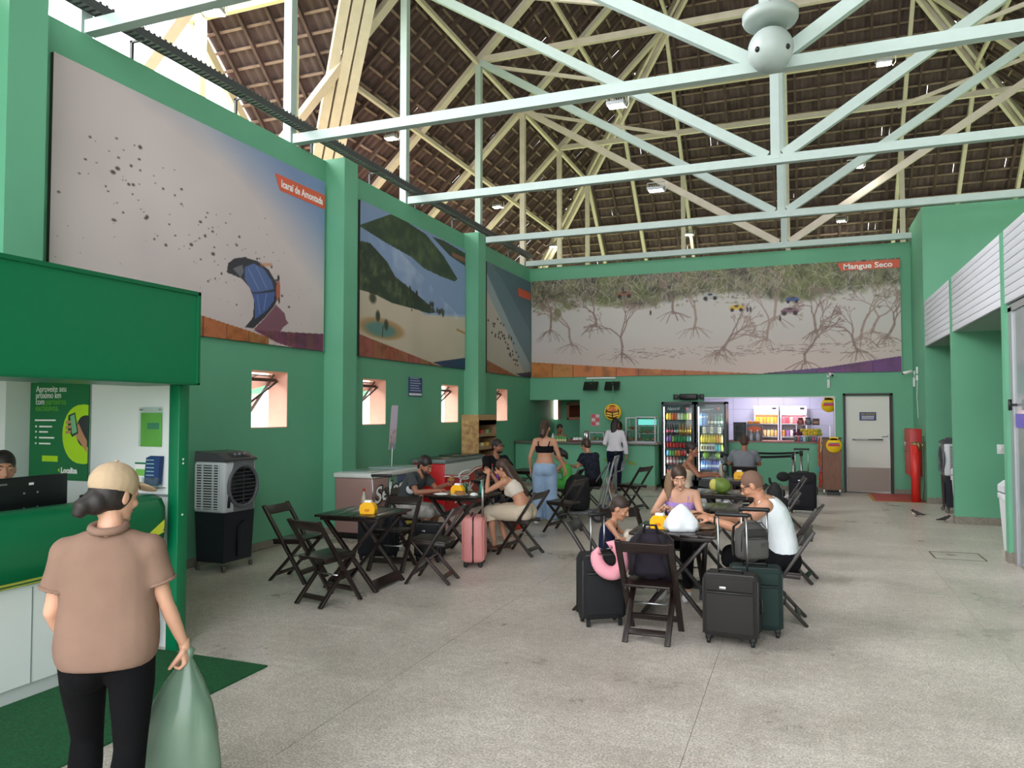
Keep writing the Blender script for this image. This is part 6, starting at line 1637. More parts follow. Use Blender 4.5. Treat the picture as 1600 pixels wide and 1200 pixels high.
for k in range(14):
    c = ((206, 60, 44), (206, 46, 40), (70, 140, 190), (60, 120, 70), (226, 190, 130), (190, 90, 60), (220, 210, 200))[(k * 3 + k // 4) % 7]
    if k < 5: c = (206, 44, 40)
    o = tag(MB().box((0, 0, 0), (.03, .13, .17), 0, (.25, .12, 0), .013).build('snack_bag', mat('sbag%d_%d_%d' % c, c, .35)), ('red' if c[0] > 185 and c[1] < 95 else 'blue' if c[2] > 180 and c[0] < 100 else 'green' if c[1] > c[0] else 'cream') + ' snack bag hung on the side of the wooden rack', 'snack bag', 'snack bags on the wooden rack')
    o.location = ((a.x + b.x) / 2 - w_ / 2 - .01 - .035 * (k % 2), SY + .08 + .14 * (k % 2), .24 + (k // 2) * .155)
round_brand(1303, 696, .16, SY - .03, 'round yellow sign with a red logo on the front of the wooden snack rack')
# ================================================================== BELT BARRIERS, CAMERAS
def stanchion(loc, label, h=.95):
    t = thing('belt_stanchion', label, 'barrier post', loc, 0, 'belt barrier posts')
    MB().lathe([(.16, 0), (.16, .012), (.05, .03), (.025, .04)], (0, 0, 0), 24).build('base', STEEL, t)
    MB().tube([(0, 0, .03), (0, 0, h - .1)], .028, 14).build('post', STEEL, t)
    MB().tube([(0, 0, h - .1), (0, 0, h)], .036, 14).build('head', BLACK, t)
    return t
def belt(p, q, z, label):
    p = Vector(p); q = Vector(q)
    pts = [p.lerp(q, k / 8) + Vector((0, 0, z - .03 * math.sin(math.pi * k / 8))) for k in range(9)]
    b = MB(); vs = []
    for c in pts: vs += [c + Vector((0, 0, .024)), c - Vector((0, 0, .024))]
    b.add(vs, [(2 * k, 2 * k + 1, 2 * k + 3, 2 * k + 2) for k in range(8)])
    o = b.build('barrier_belt', BLACKF)
    return tag(o, label, 'belt')
S1 = (PY(1252, 720, 17.2).x, 17.2, 0); S2 = (PY(1240, 730, 15.6).x, 15.6, 0); S3 = (PY(962, 700, 16.3).x, 16.3, 0); S4 = (PY(1150, 700, 17.2).x, 17.2, 0); S5 = (PY(1128, 720, 15.6).x, 15.6, 0)
stanchion(S1, 'steel barrier post nearest the wooden snack rack', .98)
stanchion(S2, 'steel barrier post just behind the upright black suitcase', 1.0)
stanchion(S3, 'steel barrier post beside the customer in the white shirt')
stanchion(S4, 'steel barrier post in front of the kitchen hatch, behind the man in grey', .98)
stanchion(S5, 'steel barrier post between the fridges and the man in grey', 1.0)
belt(Vector(S4) + Vector((.04, 0, 0)), Vector(S1) - Vector((.04, 0, 0)), .94, 'black belt stretched below the kitchen hatch, the farther one')
belt(Vector(S5) + Vector((.04, 0, 0)), Vector(S2) - Vector((.04, 0, 0)), .95, 'black belt stretched towards the upright suitcase, the nearer one')
def cctv(loc, rz, label):
    t = thing('security_camera', label, 'camera', loc, rz, 'wall security cameras')
    MB().box((0, .1, 0), (.06, .02, .09), 0, None, .005).tube([(0, .1, 0), (0, .05, .02), (0, .0, .02)], .012, 6).build('bracket', WHITE, t)
    MB().tube([(0, .06, .03), (0, -.12, -.01)], .035, 12).build('housing', WHITE, t)
    MB().lathe([(.028, 0), (.028, .01)], (0, -.122, -.012), 12, 0, MX).build('lens', BLACK, t)
    MB().box((.0, .09, -.20), (.06, .04, .2), 0, None, .01).tube([(0, .09, -.04), (.03, .09, -.07), (.0, .09, -.12)], .006, 6).build('junction_box', WHITE, t)
    return t
p = PY(1297, 586, YB - .11); cctv((p.x, YB - .11, p.z), R(20), 'white security camera above the kitchen hatch corner')
p = PX(1412, 586, XR - .1); cctv((XR - .11, 18.3, p.z), R(-90), 'white security camera on the green wall by the back door')
for k, (px, py0, py1) in enumerate(((1424, 576, 592), (1434, 573, 592))):
    p = PX(px, (py0 + py1) / 2, XR); q_ = PX(px, py0, XR)
    t = thing('cable_box', ('white cable box on the green wall, the one nearer the door camera', 'white cable box with a dangling cable on the green wall')[k], 'cable box', (XR, p.y, p.z), 0, 'cable boxes on the green wall')
    MB().lo((-.03, -.03, -.02), (0, .03, q_.z - p.z), 0, .004).lo((-.035, -.035, -.16), (0, .035, -.05), 0, .004).build('cover', WHITE, t)
    if k: MB().tube([(-.01, 0, -.16), (-.02, .03, -.5), (-.01, .02, -.8), (-.01, 0, -.95)], .006, 6).build('cable', WHITE, t)
# ================================================================== PEOPLE
def remesh(mb, voxel, smooth=6, name='body'):
    me = mb.mesh('tmp'); ob = bpy.data.objects.new('tmp', me); COL.objects.link(ob)
    bm = bmesh.new(); bm.from_mesh(me); bmesh.ops.recalc_face_normals(bm, faces=bm.faces); bm.to_mesh(me); bm.free()
    r = ob.modifiers.new('r', 'REMESH'); r.mode = 'VOXEL'; r.voxel_size = voxel
    if smooth:
        s = ob.modifiers.new('s', 'SMOOTH'); s.iterations = smooth; s.factor = .5
    dg = bpy.context.evaluated_depsgraph_get()
    out = bpy.data.meshes.new_from_object(ob.evaluated_get(dg)); out.name = name
    bpy.data.objects.remove(ob); bpy.data.meshes.remove(me)
    return out
def join(meshes, name):
    bm = bmesh.new()
    for m in meshes: bm.from_mesh(m)
    out = bpy.data.meshes.new(name); bm.to_mesh(out); bm.free()
    for m in meshes: bpy.data.meshes.remove(m)
    out.polygons.foreach_set('use_smooth', [True] * len(out.polygons)); out.update()
    return out
def loft(mb, cs, rights, rx, ry, n=20):
    o = len(mb.v); N = len(cs)
    for i in range(N):
        t = (cs[min(i + 1, N - 1)] - cs[max(i - 1, 0)]).normalized()
        r = rights[i]; r = (r - t * r.dot(t)).normalized(); f = t.cross(r)
        for k in range(n):
            a = 2 * math.pi * k / n; ca, sa = math.cos(a), math.sin(a)
            ca = math.copysign(abs(ca) ** .85, ca); sa = math.copysign(abs(sa) ** .85, sa)
            mb.v.append(tuple(cs[i] + r * (rx[i] * ca) + f * (ry[i] * sa)))
    for i in range(N - 1):
        for k in range(n):
            l = (k + 1) % n
            mb.f.append((o + i * n + k, o + i * n + l, o + (i + 1) * n + l, o + (i + 1) * n + k)); mb.m.append(0); mb.sm.append(True)
    mb.f.append(tuple(o + k for k in range(n))[::-1]); mb.f.append(tuple(o + (N - 1) * n + k for k in range(n))); mb.m += [0, 0]; mb.sm += [True, True]
V = Vector
class Fig:
    def __init__(s, P):
        s.P = P; S = s.S = P.get('s', 1.0); s.fat = P.get('fat', 1.0); s.fem = P.get('fem', False)
        s.pel = V(P['pelvis']); s.neck = V(P['neck'])
        s.right = Matrix.Rotation(R(P.get('twist', 0)), 3, 'Z') @ V((1, 0, 0))
        s.spine = s.neck - s.pel
        up = s.spine.normalized(); s.fwd = up.cross(s.right) * 1.0
        s.fwd = s.right.cross(up) * -1.0 if s.right.cross(up).y > 0 else s.right.cross(up)
        s.fwd = up.cross(s.right); 
        bow = V(P.get('bow', (0, -.03, 0)))
        s.curve = lambda f: s.pel + s.spine * f + bow * (4 * f * (1 - f)) * (1 if 0 <= f <= 1 else 0)
        sw = P.get('sw', .150 if s.fem else .172) * S
        sc_ = s.curve(.90)
        s.sh = {q: V(P['sh' + ('L', 'R')[q > 0]]) if ('sh' + ('L', 'R')[q > 0]) in P else sc_ + s.right * (q * sw) for q in (-1, 1)}
        s.el = {-1: V(P['elL']), 1: V(P['elR'])}; s.wr = {-1: V(P['wrL']), 1: V(P['wrR'])}
        s.hip = {q: s.pel + V((q * .088 * S * (1.08 if s.fem else 1), 0, -.03 * S)) for q in (-1, 1)}
        s.kn = {-1: V(P['knL']), 1: V(P['knR'])}; s.an = {-1: V(P['anL']), 1: V(P['anR'])}
        hs = s.hs = P.get('hs', S)
        y, p, r = (R(a) for a in P.get('head', (0, 0, 0)))
        s.HR = Matrix.Rotation(-y, 3, 'Z') @ Matrix.Rotation(-p, 3, 'X') @ Matrix.Rotation(r, 3, 'Y')
        s.hc = V(P['hc']) if 'hc' in P else s.neck + up * .06 * S + s.HR @ V((0, .02, .115)) * hs
    ST_M = [(-.16, .09, .08), (-.08, .150, .108), (.04, .160, .112), (.2, .150, .106), (.38, .142, .102), (.55, .150, .106), (.72, .168, .112), (.84, .170, .098), (.93, .125, .078), (1.0, .065, .058)]
    ST_F = [(-.16, .10, .085), (-.08, .168, .118), (.04, .174, .118), (.2, .150, .104), (.36, .122, .090), (.52, .130, .096), (.70, .148, .104), (.84, .148, .088), (.93, .108, .070), (1.0, .056, .052)]
    def st(s, f):
        L = s.P.get('st') or (s.ST_F if s.fem else s.ST_M)
        for a, b in zip(L[:-1], L[1:]):
            if a[0] <= f <= b[0]:
                t = (f - a[0]) / (b[0] - a[0]); return (a[1] + (b[1] - a[1]) * t, a[2] + (b[2] - a[2]) * t)
        return L[0][1:] if f < L[0][0] else L[-1][1:]
    def torso(s, mb, f0, f1, inf=0.0, flare=0.0, n=14):
        fs = [f0 + (f1 - f0) * k / (n - 1) for k in range(n)]
        q = [s.st(f) for f in fs]
        k0 = s.fat * s.S
        fl = [flare * max(0, (fs[-1] - f) / max(fs[-1] - fs[0], .01)) for f in fs]
        loft(mb, [s.curve(f) for f in fs], [s.right] * n, [a * (k0 if f < .8 else 1 + (k0 - 1) * .6 if k0 > 1 else k0) + inf + e for (a, b), f, e in zip(q, fs, fl)], [b * k0 + inf + e for (a, b), e in zip(q, fl)])
    def arm(s, mb, q, inf=0.0, to=2.0, frm=0.0, cuff=0.0):
        S = s.S * (1 + (s.fat - 1) * .7); a, b, c = s.sh[q], s.el[q], s.wr[q]
        kf = .88 if s.fem else 1.0
        pts = [a, a.lerp(b, .35), a.lerp(b, .7), b, b.lerp(c, .3), b.lerp(c, .7), c]; rs = [.052, .048, .042, .037, .039, .031, .025]
        par = [0, .35, .7, 1, 1.3, 1.7, 2.0]
        P_, R_ = [], []
        for p, r, t in zip(pts, rs, par):
            if frm - 1e-6 <= t <= to + 1e-6: P_.append(p); R_.append(r * S * kf + inf)
        if not any(abs(t - to) < 1e-6 for t in par):
            for k in range(6):
                if par[k] < to < par[k + 1]:
                    u = (to - par[k]) / (par[k + 1] - par[k]); P_.append(pts[k].lerp(pts[k + 1], u)); R_.append((rs[k] + (rs[k + 1] - rs[k]) * u) * S * kf + inf)
        R_[-1] += cuff
        mb.tube(P_, R_, 14)
        if frm == 0: mb.ell(a, ((.056 * S * kf + inf),) * 3, None, 0, 14, 10)
        if to > 1: mb.ell(b, ((.037 * S * kf + inf),) * 3, None, 0, 12, 8)
    def leg(s, mb, q, inf=0.0, to=2.0, flare=0.0):
        S = s.S * (1 + (s.fat - 1) * .8); a, b, c = s.hip[q], s.kn[q], s.an[q]
        bk = V((0, -.012 * s.S, 0))
        pts = [a, a.lerp(b, .35), a.lerp(b, .7), b, b.lerp(c, .28) + bk, b.lerp(c, .65), c]; rs = [.090, .084, .066, .053, .055, .042, .034]; par = [0, .35, .7, 1, 1.28, 1.65, 2]
        P_, R_ = [], []
        for p, r, t in zip(pts, rs, par):
            if t <= to + 1e-6: P_.append(p); R_.append(r * S + inf + flare * (t / 2))
        if not any(abs(t - to) < 1e-6 for t in par):
            for k in range(6):
                if par[k] < to < par[k + 1]:
                    u = (to - par[k]) / (par[k + 1] - par[k]); P_.append(pts[k].lerp(pts[k + 1], u)); R_.append((rs[k] + (rs[k + 1] - rs[k]) * u) * S + inf + flare * to / 2)
        mb.tube(P_, R_, 16)
        if to > 1: mb.ell(b, ((.053 * S + inf + flare * .5),) * 3, None, 0, 12, 8)
    def H(s, x, y, z): return s.hc + s.HR @ (V((x, y, z)) * s.hs)
    def hell(s, mb, c, r, n=18, m=12, rot=None):
        M = s.HR if rot is None else s.HR @ Euler(rot).to_matrix()
        mb.ell(s.H(*c), tuple(v * s.hs for v in r), M, 0, n, m)
    def head(s, mb):
        h = s.hs
        s.hell(mb, (0, -.010, .022), (.073, .092, .098)); s.hell(mb, (0, .020, -.022), (.062, .070, .088)); s.hell(mb, (0, .030, -.078), (.048, .052, .042))
        s.hell(mb, (0, .068, -.100), (.022, .020, .016)); s.hell(mb, (0, .078, .030), (.050, .016, .012))
        for q in (-1, 1):
            s.hell(mb, (q * .074, -.008, -.012), (.009, .020, .031), 10, 8); s.hell(mb, (q * .036, .062, -.035), (.024, .022, .022), 12, 8)
            s.hell(mb, (q * .031, .074, .008), (.018, .012, .010), 10, 8)
        mb.tube([s.H(0, .086, .018), s.H(0, .100, -.014), s.H(0, .108, -.034), s.H(0, .090, -.046)], [.007 * h, .010 * h, .015 * h, .009 * h], 10)
        s.hell(mb, (0, .082, -.068), (.022, .012, .010), 12, 8)
        mb.tube([s.neck - V((0, 0, .05 * s.S)) , s.neck.lerp(s.hc, .35), s.H(0, -.02, -.06)], [(.052 if s.fem else .058) * s.S, (.046 if s.fem else .053) * s.S, .050 * h], 14)
    def hand(s, mb, q, d, nrm, curl, spread=1.0, thumb=1.0):
        S = s.S * (.92 if s.fem else 1.0); w = s.wr[q]; d = V(d).normalized(); nrm = V(nrm); nrm = (nrm - d * nrm.dot(d)).normalized(); a = d.cross(nrm) * -q
        # a points to the thumb side
        M = Matrix((a, d, nrm)).transposed()
        mb.tube([w - d * .03 * S, w + d * .02 * S], [.026 * S, .024 * S], 12)
        mb.ell(w + d * .048 * S, (.040 * S, .050 * S, .017 * S), M, 0, 14, 10)
        mb.box(w + d * .055 * S, (.072 * S, .062 * S, .024 * S), 0, M, .01 * S)
        for k, (off, L) in enumerate(((.028, .068), (.0095, .078), (-.0095, .072), (-.028, .056))):
            p = w + d * (.086 - .004 * abs(k - 1.2)) * S + a * off * S * spread; dd = d; pts = [p - d * .02 * S, p]
            ang = 0
            for j, fr in enumerate((.45, .30, .25)):
                ang += curl * (1.0, 1.15, .8)[j]
                dd = (d * math.cos(ang) + nrm * math.sin(ang)) + a * off * 1.2 * (spread - 1)
                p = p + dd.normalized() * L * fr * S; pts.append(p)
            mb.tube(pts, [.0095 * S, .0095 * S, .0088 * S, .0080 * S, .0062 * S], 10)
            mb.ell(pts[-1], (.0064 * S,) * 3, None, 0, 8, 6)
        p = w + d * .022 * S + a * .030 * S; dd = (d * .55 + a * .65 * thumb + nrm * .45).normalized(); pts = [w + d * .012 * S + a * .012 * S, p]
        for j, L in enumerate((.036, .032, .026)):
            dd = (dd + (d * .25 + nrm * .30 * curl - a * .22 * curl)).normalized(); p = p + dd * L * S; pts.append(p)
        mb.tube(pts, [.015 * S, .014 * S, .0115 * S, .010 * S, .0075 * S], 10); mb.ell(pts[-1], (.0076 * S,) * 3, None, 0, 8, 6)
def skinmat(name, c):
    m = mat(name, c, .5, var=.06, scale=9)
    b = m.node_tree.nodes['Principled BSDF']; b.inputs['Subsurface Weight'].default_value = .08
    b.inputs['Subsurface Radius'].default_value = (.02, .008, .004)
    return m
EYEW = mat('eye_white', (226, 222, 216), .3); IRIS = mat('iris_brown', (40, 24, 18), .2)
def add(name, me, m, parent, label=None):
    me.materials.clear(); me.materials.append(m)
    me.polygons.foreach_set('use_smooth', [True] * len(me.polygons))
    o = link_mesh(name, me, parent)
    if label: o['label'] = label
    return o
def person(label, loc, rz, P, skin, res=1.0):
    t = thing('person', label, 'person', loc, rz)
    F = Fig(P); v = .0105 * res
    b = MB(); F.torso(b, -.16, 1.0); 
    if F.fem and P.get('bust', 1):
        for q in (-1, 1): b.ell(F.curve(.66) + F.right * q * .062 * F.S + F.fwd * .085 * F.S * F.fat, (.055 * F.S, .045 * F.S, .052 * F.S))
    for q in (-1, 1):
        F.arm(b, q); F.leg(b, q, to=P.get('legto', 2.0))
        if P.get('butt', 1): b.ell(F.pel + V((q * .075 * F.S, -.055 * F.S * F.fat, -.03 * F.S)), (.085 * F.S * F.fat, .075 * F.S * F.fat, .085 * F.S))
        b.tube([F.curve(.93), F.sh[q] + V((0, 0, .0 * F.S))], [.06 * F.S, .05 * F.S], 12)
    b.tube([F.neck - V((0, 0, .06 * F.S)), F.neck + (F.hc - F.neck) * .45], [.056 * F.S, .048 * F.S], 14)
    parts = [remesh(b, v, 8)]
    h = MB(); F.head(h); parts.append(remesh(h, .0052 * max(1, res * .9) * F.hs, 3))
    for q, k in ((-1, 'L'), (1, 'R')):
        if P.get('hand' + k, True):
            m = MB(); F.hand(m, q, P.get('hd' + k, (F.wr[q] - F.el[q])), P.get('hn' + k, (0, 0, -1)), P.get('curl' + k, P.get('curl', .45)), 1.0)
            parts.append(remesh(m, .0042 * max(1, res) * F.S, 2))
    if P.get('feet'):
        m = MB()
        for q in (-1, 1):
            td = V(P.get('toe' + ('L', 'R')[q > 0], (0, 1, 0))).normalized(); a = F.an[q]
            m.tube([a - td * .035 * F.S + V((0, 0, -.045 * F.S)), a + td * .05 * F.S + V((0, 0, -.04 * F.S)), a + td * .13 * F.S + V((0, 0, -.055 * F.S)), a + td * .17 * F.S + V((0, 0, -.06 * F.S))], [.032 * F.S, .04 * F.S, .036 * F.S, .018 * F.S], 12, 0, True, False, .7)
        parts.append(remesh(m, .009, 3))
    body = add('body', join(parts, 'body'), skin, t)
    if P.get('face', True):
        e = MB(); i = MB()
        for q in (-1, 1):
            e.ell(F.H(q * .031, .0785, .006), (.0115 * F.hs, .0075 * F.hs, .0048 * F.hs), F.HR, 0, 12, 8)
            i.ell(F.H(q * .031, .0845, .0045 - .001), (.0060 * F.hs, .0030 * F.hs, .0048 * F.hs), F.HR, 0, 10, 8)
        add('eyes', e.mesh('eyes'), EYEW, body); add('irises', i.mesh('irises'), IRIS, body)
        bw = MB()
        for q in (-1, 1): bw.tube([F.H(q * .014, .0905, .026), F.H(q * .032, .090, .032), F.H(q * .050, .078, .026)], [.0035 * F.hs, .0045 * F.hs, .002 * F.hs], 8)
        add('eyebrows', bw.mesh('eyebrows'), P.get('brow', mat('brow_dark', (34, 24, 20), .8)), body)
        lp = MB(); lp.ell(F.H(0, .0895, -.063), (.020 * F.hs, .0065 * F.hs, .0035 * F.hs), F.HR, 0, 12, 6); lp.ell(F.H(0, .0885, -.0715), (.017 * F.hs, .0065 * F.hs, .0045 * F.hs), F.HR, 0, 12, 6)
        add('lips', lp.mesh('lips'), P.get('lip', mat('lips_rose', (150, 84, 78), .5)), body)
    return t, F, body
def cloth(t, F, name, fn, m, voxel=.012, smooth=8, label=None):
    b = MB(); fn(b); return add(name, remesh(b, voxel, smooth), m, t, label)
def tshirt(F, f0=0.0, f1=.95, sl=.55, inf=.014, flare=.0, bust=None):
    def fn(b):
        F.torso(b, f0, f1, inf, flare)
        for q in (-1, 1):
            F.arm(b, q, inf + .004, sl, cuff=.008); b.tube([F.curve(.91), F.sh[q]], [.066 * F.S + inf * .5, .056 * F.S + inf * .5], 12)
            if F.fem and F.P.get('bust', 1): b.ell(F.curve(.66) + F.right * q * .062 * F.S + F.fwd * .085 * F.S * F.fat, (.055 * F.S + inf, .045 * F.S + inf, .052 * F.S + inf))
    return fn
def trousers(F, to=1.93, inf=.013, flare=0.0, f1=.10):
    def fn(b):
        F.torso(b, -.17, f1, inf)
        for q in (-1, 1):
            F.leg(b, q, inf, to, flare); b.ell(F.pel + V((q * .075 * F.S, (-.055 if F.P.get('butt', 1) else -.03) * F.S * F.fat, (-.03 if F.P.get('butt', 1) else -.09) * F.S)), (.085 * F.S * F.fat + inf, .075 * F.S * F.fat + inf, .085 * F.S + inf))
    return fn
def shoes(t, F, m, P=None):
    for q in (-1, 1):
        td = V(F.P.get('toe' + ('L', 'R')[q > 0], (0, 1, 0))).normalized(); a = F.an[q]; b = MB(); S = F.S
        b.tube([a - td * .055 * S + V((0, 0, -.035 * S)), a + V((0, 0, -.02 * S)), a + td * .07 * S + V((0, 0, -.038 * S)), a + td * .15 * S + V((0, 0, -.05 * S)), a + td * .185 * S + V((0, 0, -.055 * S))], [.034 * S, .046 * S, .046 * S, .038 * S, .018 * S], 14, 0, True, False, .72)
        add('shoe', remesh(b, .009, 3), m, t)
def hair_short(F, b, k=1.0, z=.036):
    F.hell(b, (0, -.018, z), (.079 * k, .096 * k, .094 * k)); F.hell(b, (0, -.055, -.01), (.066 * k, .052, .07))
def hair(t, F, fn, m, vox=.007, sm=3): b = MB(); fn(b); return add('hair', remesh(b, vox, sm), m, t)
HDARK = mat('dark_brown_hair', (30, 22, 20), .55, var=.3, scale=30, stretch=(8, 8, 1)); HBROWN = mat('brown_hair', (62, 42, 32), .5, var=.35, scale=30, stretch=(8, 8, 1)); HLIGHT = mat('light_brown_hair', (120, 92, 66), .5, var=.3, scale=30, stretch=(8, 8, 1))
SK1 = skinmat('skin_tan', (188, 136, 108)); SK2 = skinmat('skin_brown', (150, 100, 76)); SK3 = skinmat('skin_light', (206, 158, 132)); SK4 = skinmat('skin_deep', (104, 66, 50))
def fab(n, c, **k): return mat('fabric_' + n, c, .9, spec=.15, bump=.7, bscale=k.get('bs', 13), var=k.get('var', .06), scale=k.get('scale', 6))
def face_dir(dx, dy): return math.atan2(-dx, dy)
SEAT = .555
def seated(**k):
    d = dict(pelvis=(0, -.06, SEAT), neck=(0, .02, SEAT + .50), knL=(-.11, .36, .52), knR=(.11, .36, .52), anL=(-.12, .34, .09), anR=(.12, .36, .09),
             elL=(-.22, .14, .80), elR=(.22, .14, .80), wrL=(-.12, .38, .80), wrR=(.12, .38, .80)); d.update(k); return d
# ---- woman with the cap (foreground, walking past the booth)
P = dict(s=.97, fat=.98, fem=True, bust=1, butt=0, st=[(-.16, .15, .10), (-.08, .170, .112), (.04, .178, .116), (.2, .174, .114), (.36, .166, .110), (.52, .165, .110), (.70, .165, .108), (.84, .152, .094), (.93, .112, .074), (1, .06, .055)], pelvis=(0, 0, .86), neck=(0, -.01, 1.32), bow=(0, .02, 0), shL=(-.148, 0, 1.235), shR=(.148, 0, 1.235), head=(38, 8, 0), hc=(.01, .030, 1.465), hs=.98,
         knL=(-.10, .14, .46), knR=(.10, -.04, .46), anL=(-.10, .10, .085), anR=(.10, -.26, .12), elL=(-.205, .0, 1.01), elR=(.212, .01, 1.02), wrL=(-.17, .16, .82), wrR=(.275, .09, .815),
         hdR=(.12, .05, -1), hnR=(-1, .2, 0), hdL=(0, .3, -1), hnL=(1, 0, 0), curlR=.95, curlL=.5)
t, F, body = person('woman in a beige cap and taupe polo shirt carrying a clear green bag', (-2.62, 2.29, 0), R(36), P, SK3)
POLO = fab('taupe_polo', (134, 108, 94), bs=10)
sh_ = cloth(t, F, 'polo_shirt', tshirt(F, -.15, .97, .62, .020, .008), POLO, .011, 10)
cb = MB(); cb.tube([F.neck + V((.062 * math.cos(a), .06 * math.sin(a) - .005, .018 + .012 * math.sin(a))) for a in np.linspace(0, 2 * math.pi, 21)[:-1]], .017, 8, 0, True, True); add('collar', cb.mesh('collar'), POLO, sh_)
for q in (-1, 1):
    d = (F.el[q] - F.sh[q]); c = F.sh[q] + d * .60; cb = MB(); cb.tube([c - d * .035, c + d * .035], [.0715, .074], 18, 0, True); add('sleeve_hem', remesh(cb, .009, 3), POLO, sh_)
cloth(t, F, 'trousers', trousers(F, 1.96, .004, .016, .16), fab('jet_trouser', (11, 11, 13)), .012)
shoes(t, F, BLACKF)
hair(t, F, lambda b: (F.hell(b, (0, -.022, .0), (.080, .090, .085)), F.hell(b, (0, -.085, -.035), (.055, .05, .055)), b.tube([F.H(0, -.10, -.03), F.H(-.015, -.135, -.06), F.H(-.02, -.145, -.10)], [.035, .036, .02], 10)), HDARK)
CAPM = fab('beige_cap', (180, 158, 130), bs=20)
cp = MB(); F.hell(cp, (0, -.012, .055), (.088, .103, .082)); cp_o = cloth(t, F, 'cap', lambda b: (F.hell(b, (0, -.012, .048), (.087, .104, .086)),), CAPM, .007, 3)
vz = MB(); F.hell(vz, (0, .115, .040), (.070, .080, .012), rot=(R(-14), 0, 0)); add('cap_visor', vz.mesh('v'), CAPM, cp_o)
bt = MB(); bt.ell(F.H(0, -.012, .137), (.008, .008, .005)); add('cap_button', bt.mesh('b'), CAPM, cp_o)
# the bag hangs from her right hand
hp = t.matrix_basis.copy(); 
Mw = Matrix.Translation((-2.62, 2.29, 0)) @ Matrix.Rotation(R(36), 4, 'Z')
hw3 = Mw @ (F.wr[1] + V((.012, .01, -.085)))
PB = bpy.data.materials.new('translucent_green_plastic'); PB.use_nodes = True
_n = PB.node_tree; _b = _n.nodes['Principled BSDF']; _b.inputs['Base Color'].default_value = lin((118, 146, 126)); _b.inputs['Roughness'].default_value = .22
_b.inputs['Transmission Weight'].default_value = .35; _b.inputs['Alpha'].default_value = .86
bagp = [(.17, -.74), (.205, -.70), (.205, -.55), (.19, -.40), (.165, -.28), (.125, -.17), (.085, -.09), (.045, -.03), (.020, .01), (.030, .045), (.012, .06)]
o = crumpled('plastic_bag', 'large translucent green plastic bag held by the woman in the cap', 'plastic bag', hw3 + V((0, 0, .02)), [(r_, z) for r_, z in bagp], PB, 8, .10, 44, .92, .66, R(20))
o.location.z = hw3.z + .02; o.rotation_euler = (R(3), R(5), R(20))
# ---- booth attendant behind the monitor
P = seated(s=1.0, pelvis=(0, -.05, .76), neck=(0, .0, 1.22), head=(-4, 4, 0), hs=1.0, knL=(-.11, .36, .74), knR=(.11, .36, .74), anL=(-.12, .30, .30), anR=(.12, .30, .30), elL=(-.24, .10, 1.0), elR=(.24, .10, 1.0), wrL=(-.14, .30, 1.02), wrR=(.14, .30, 1.02))
ax_, ay_ = -5.40, 3.80
t, F, body = person('booth attendant with short dark hair sitting behind the black monitor', (ax_, ay_, 0), face_dir(.86, -.5), P, SK1)
cloth(t, F, 'shirt', tshirt(F, -.05, .95, .6, .016), fab('mint_shirt', (190, 214, 206)))
cloth(t, F, 'trousers', trousers(F), fab('navy_trouser', (30, 34, 46)))
shoes(t, F, BLACKF)
hair(t, F, lambda b: hair_short(F, b, 1.02, .040), HDARK)
st_ = thing('office_stool', 'high grey office stool under the booth attendant', 'stool', (ax_ - .05, ay_ + .03, 0))
MB().lathe([(.18, .60), (.20, .62), (.20, .655), (.17, .665)], (0, 0, 0), 22).build('seat', DGREY, st_)
MB().tube([(0, 0, .05), (0, 0, .6)], .03, 12).build('column', STEEL, st_)
for k in range(5): MB().bar((0, 0, .07), (.26 * math.cos(k * 1.2566), .26 * math.sin(k * 1.2566), .03), .03, .03).build('leg', BLACK, st_)
# ---- bearded man in the dark T-shirt
P = seated(neck=(0, .17, 1.00), head=(6, 22, 0), hc=(.0, .245, 1.105), knL=(-.13, .38, .52), knR=(.13, .38, .52), elL=(-.25, .28, .78), elR=(.25, .26, .78), wrL=(-.16, .50, .86), wrR=(.10, .48, .80), curlL=.8, curlR=.6, hdL=(.2, .8, .5), hnL=(1, 0, 0), feet=False, anL=(-.12, .20, .09), anR=(.12, .24, .09))
t, F, body = person('bearded man in a dark grey T-shirt eating at the food table', (-4.83, 8.82, 0), R(-92), P, SK2, 1.15)
sh_ = cloth(t, F, 'tshirt', tshirt(F, -.08, .95, .62, .016), fab('charcoal_tee', (66, 70, 72)))
pt_ = MB(); pt_.ell(F.curve(.60) + F.right * .152 + V((0, .07, 0)), (.03, .07, .075)); add('white_print', pt_.mesh('p'), fab('white_patch', (206, 206, 206)), sh_)
cloth(t, F, 'shorts', trousers(F, 1.05, .022, .02), fab('grey_print_short', (150, 146, 140), var=.35, scale=14))
shoes(t, F, BLACKF)
hair(t, F, lambda b: hair_short(F, b, 1.03, .040), HDARK)
br_ = MB(); F.hell(br_, (0, .040, -.082), (.056, .056, .040)); F.hell(br_, (0, .012, -.055), (.066, .045, .035)); br_ = remesh(br_, .006, 2); add('beard', br_, mat('beard_dark', (36, 26, 22), .8), t)
Mw = Matrix.Translation((-4.83, 8.82, 0)) @ Matrix.Rotation(R(-92), 4, 'Z'); hp = Mw @ (F.wr[-1] + V((.05, .07, .06)))
o = tag(MB().ell((0, 0, 0), (.05, .04, .028)).ell((.01, 0, .03), (.045, .04, .02)).build('sandwich', mat('bread', (150, 104, 62), .8)), 'half-eaten sandwich in the hand of the bearded man', 'sandwich'); o.location = hp
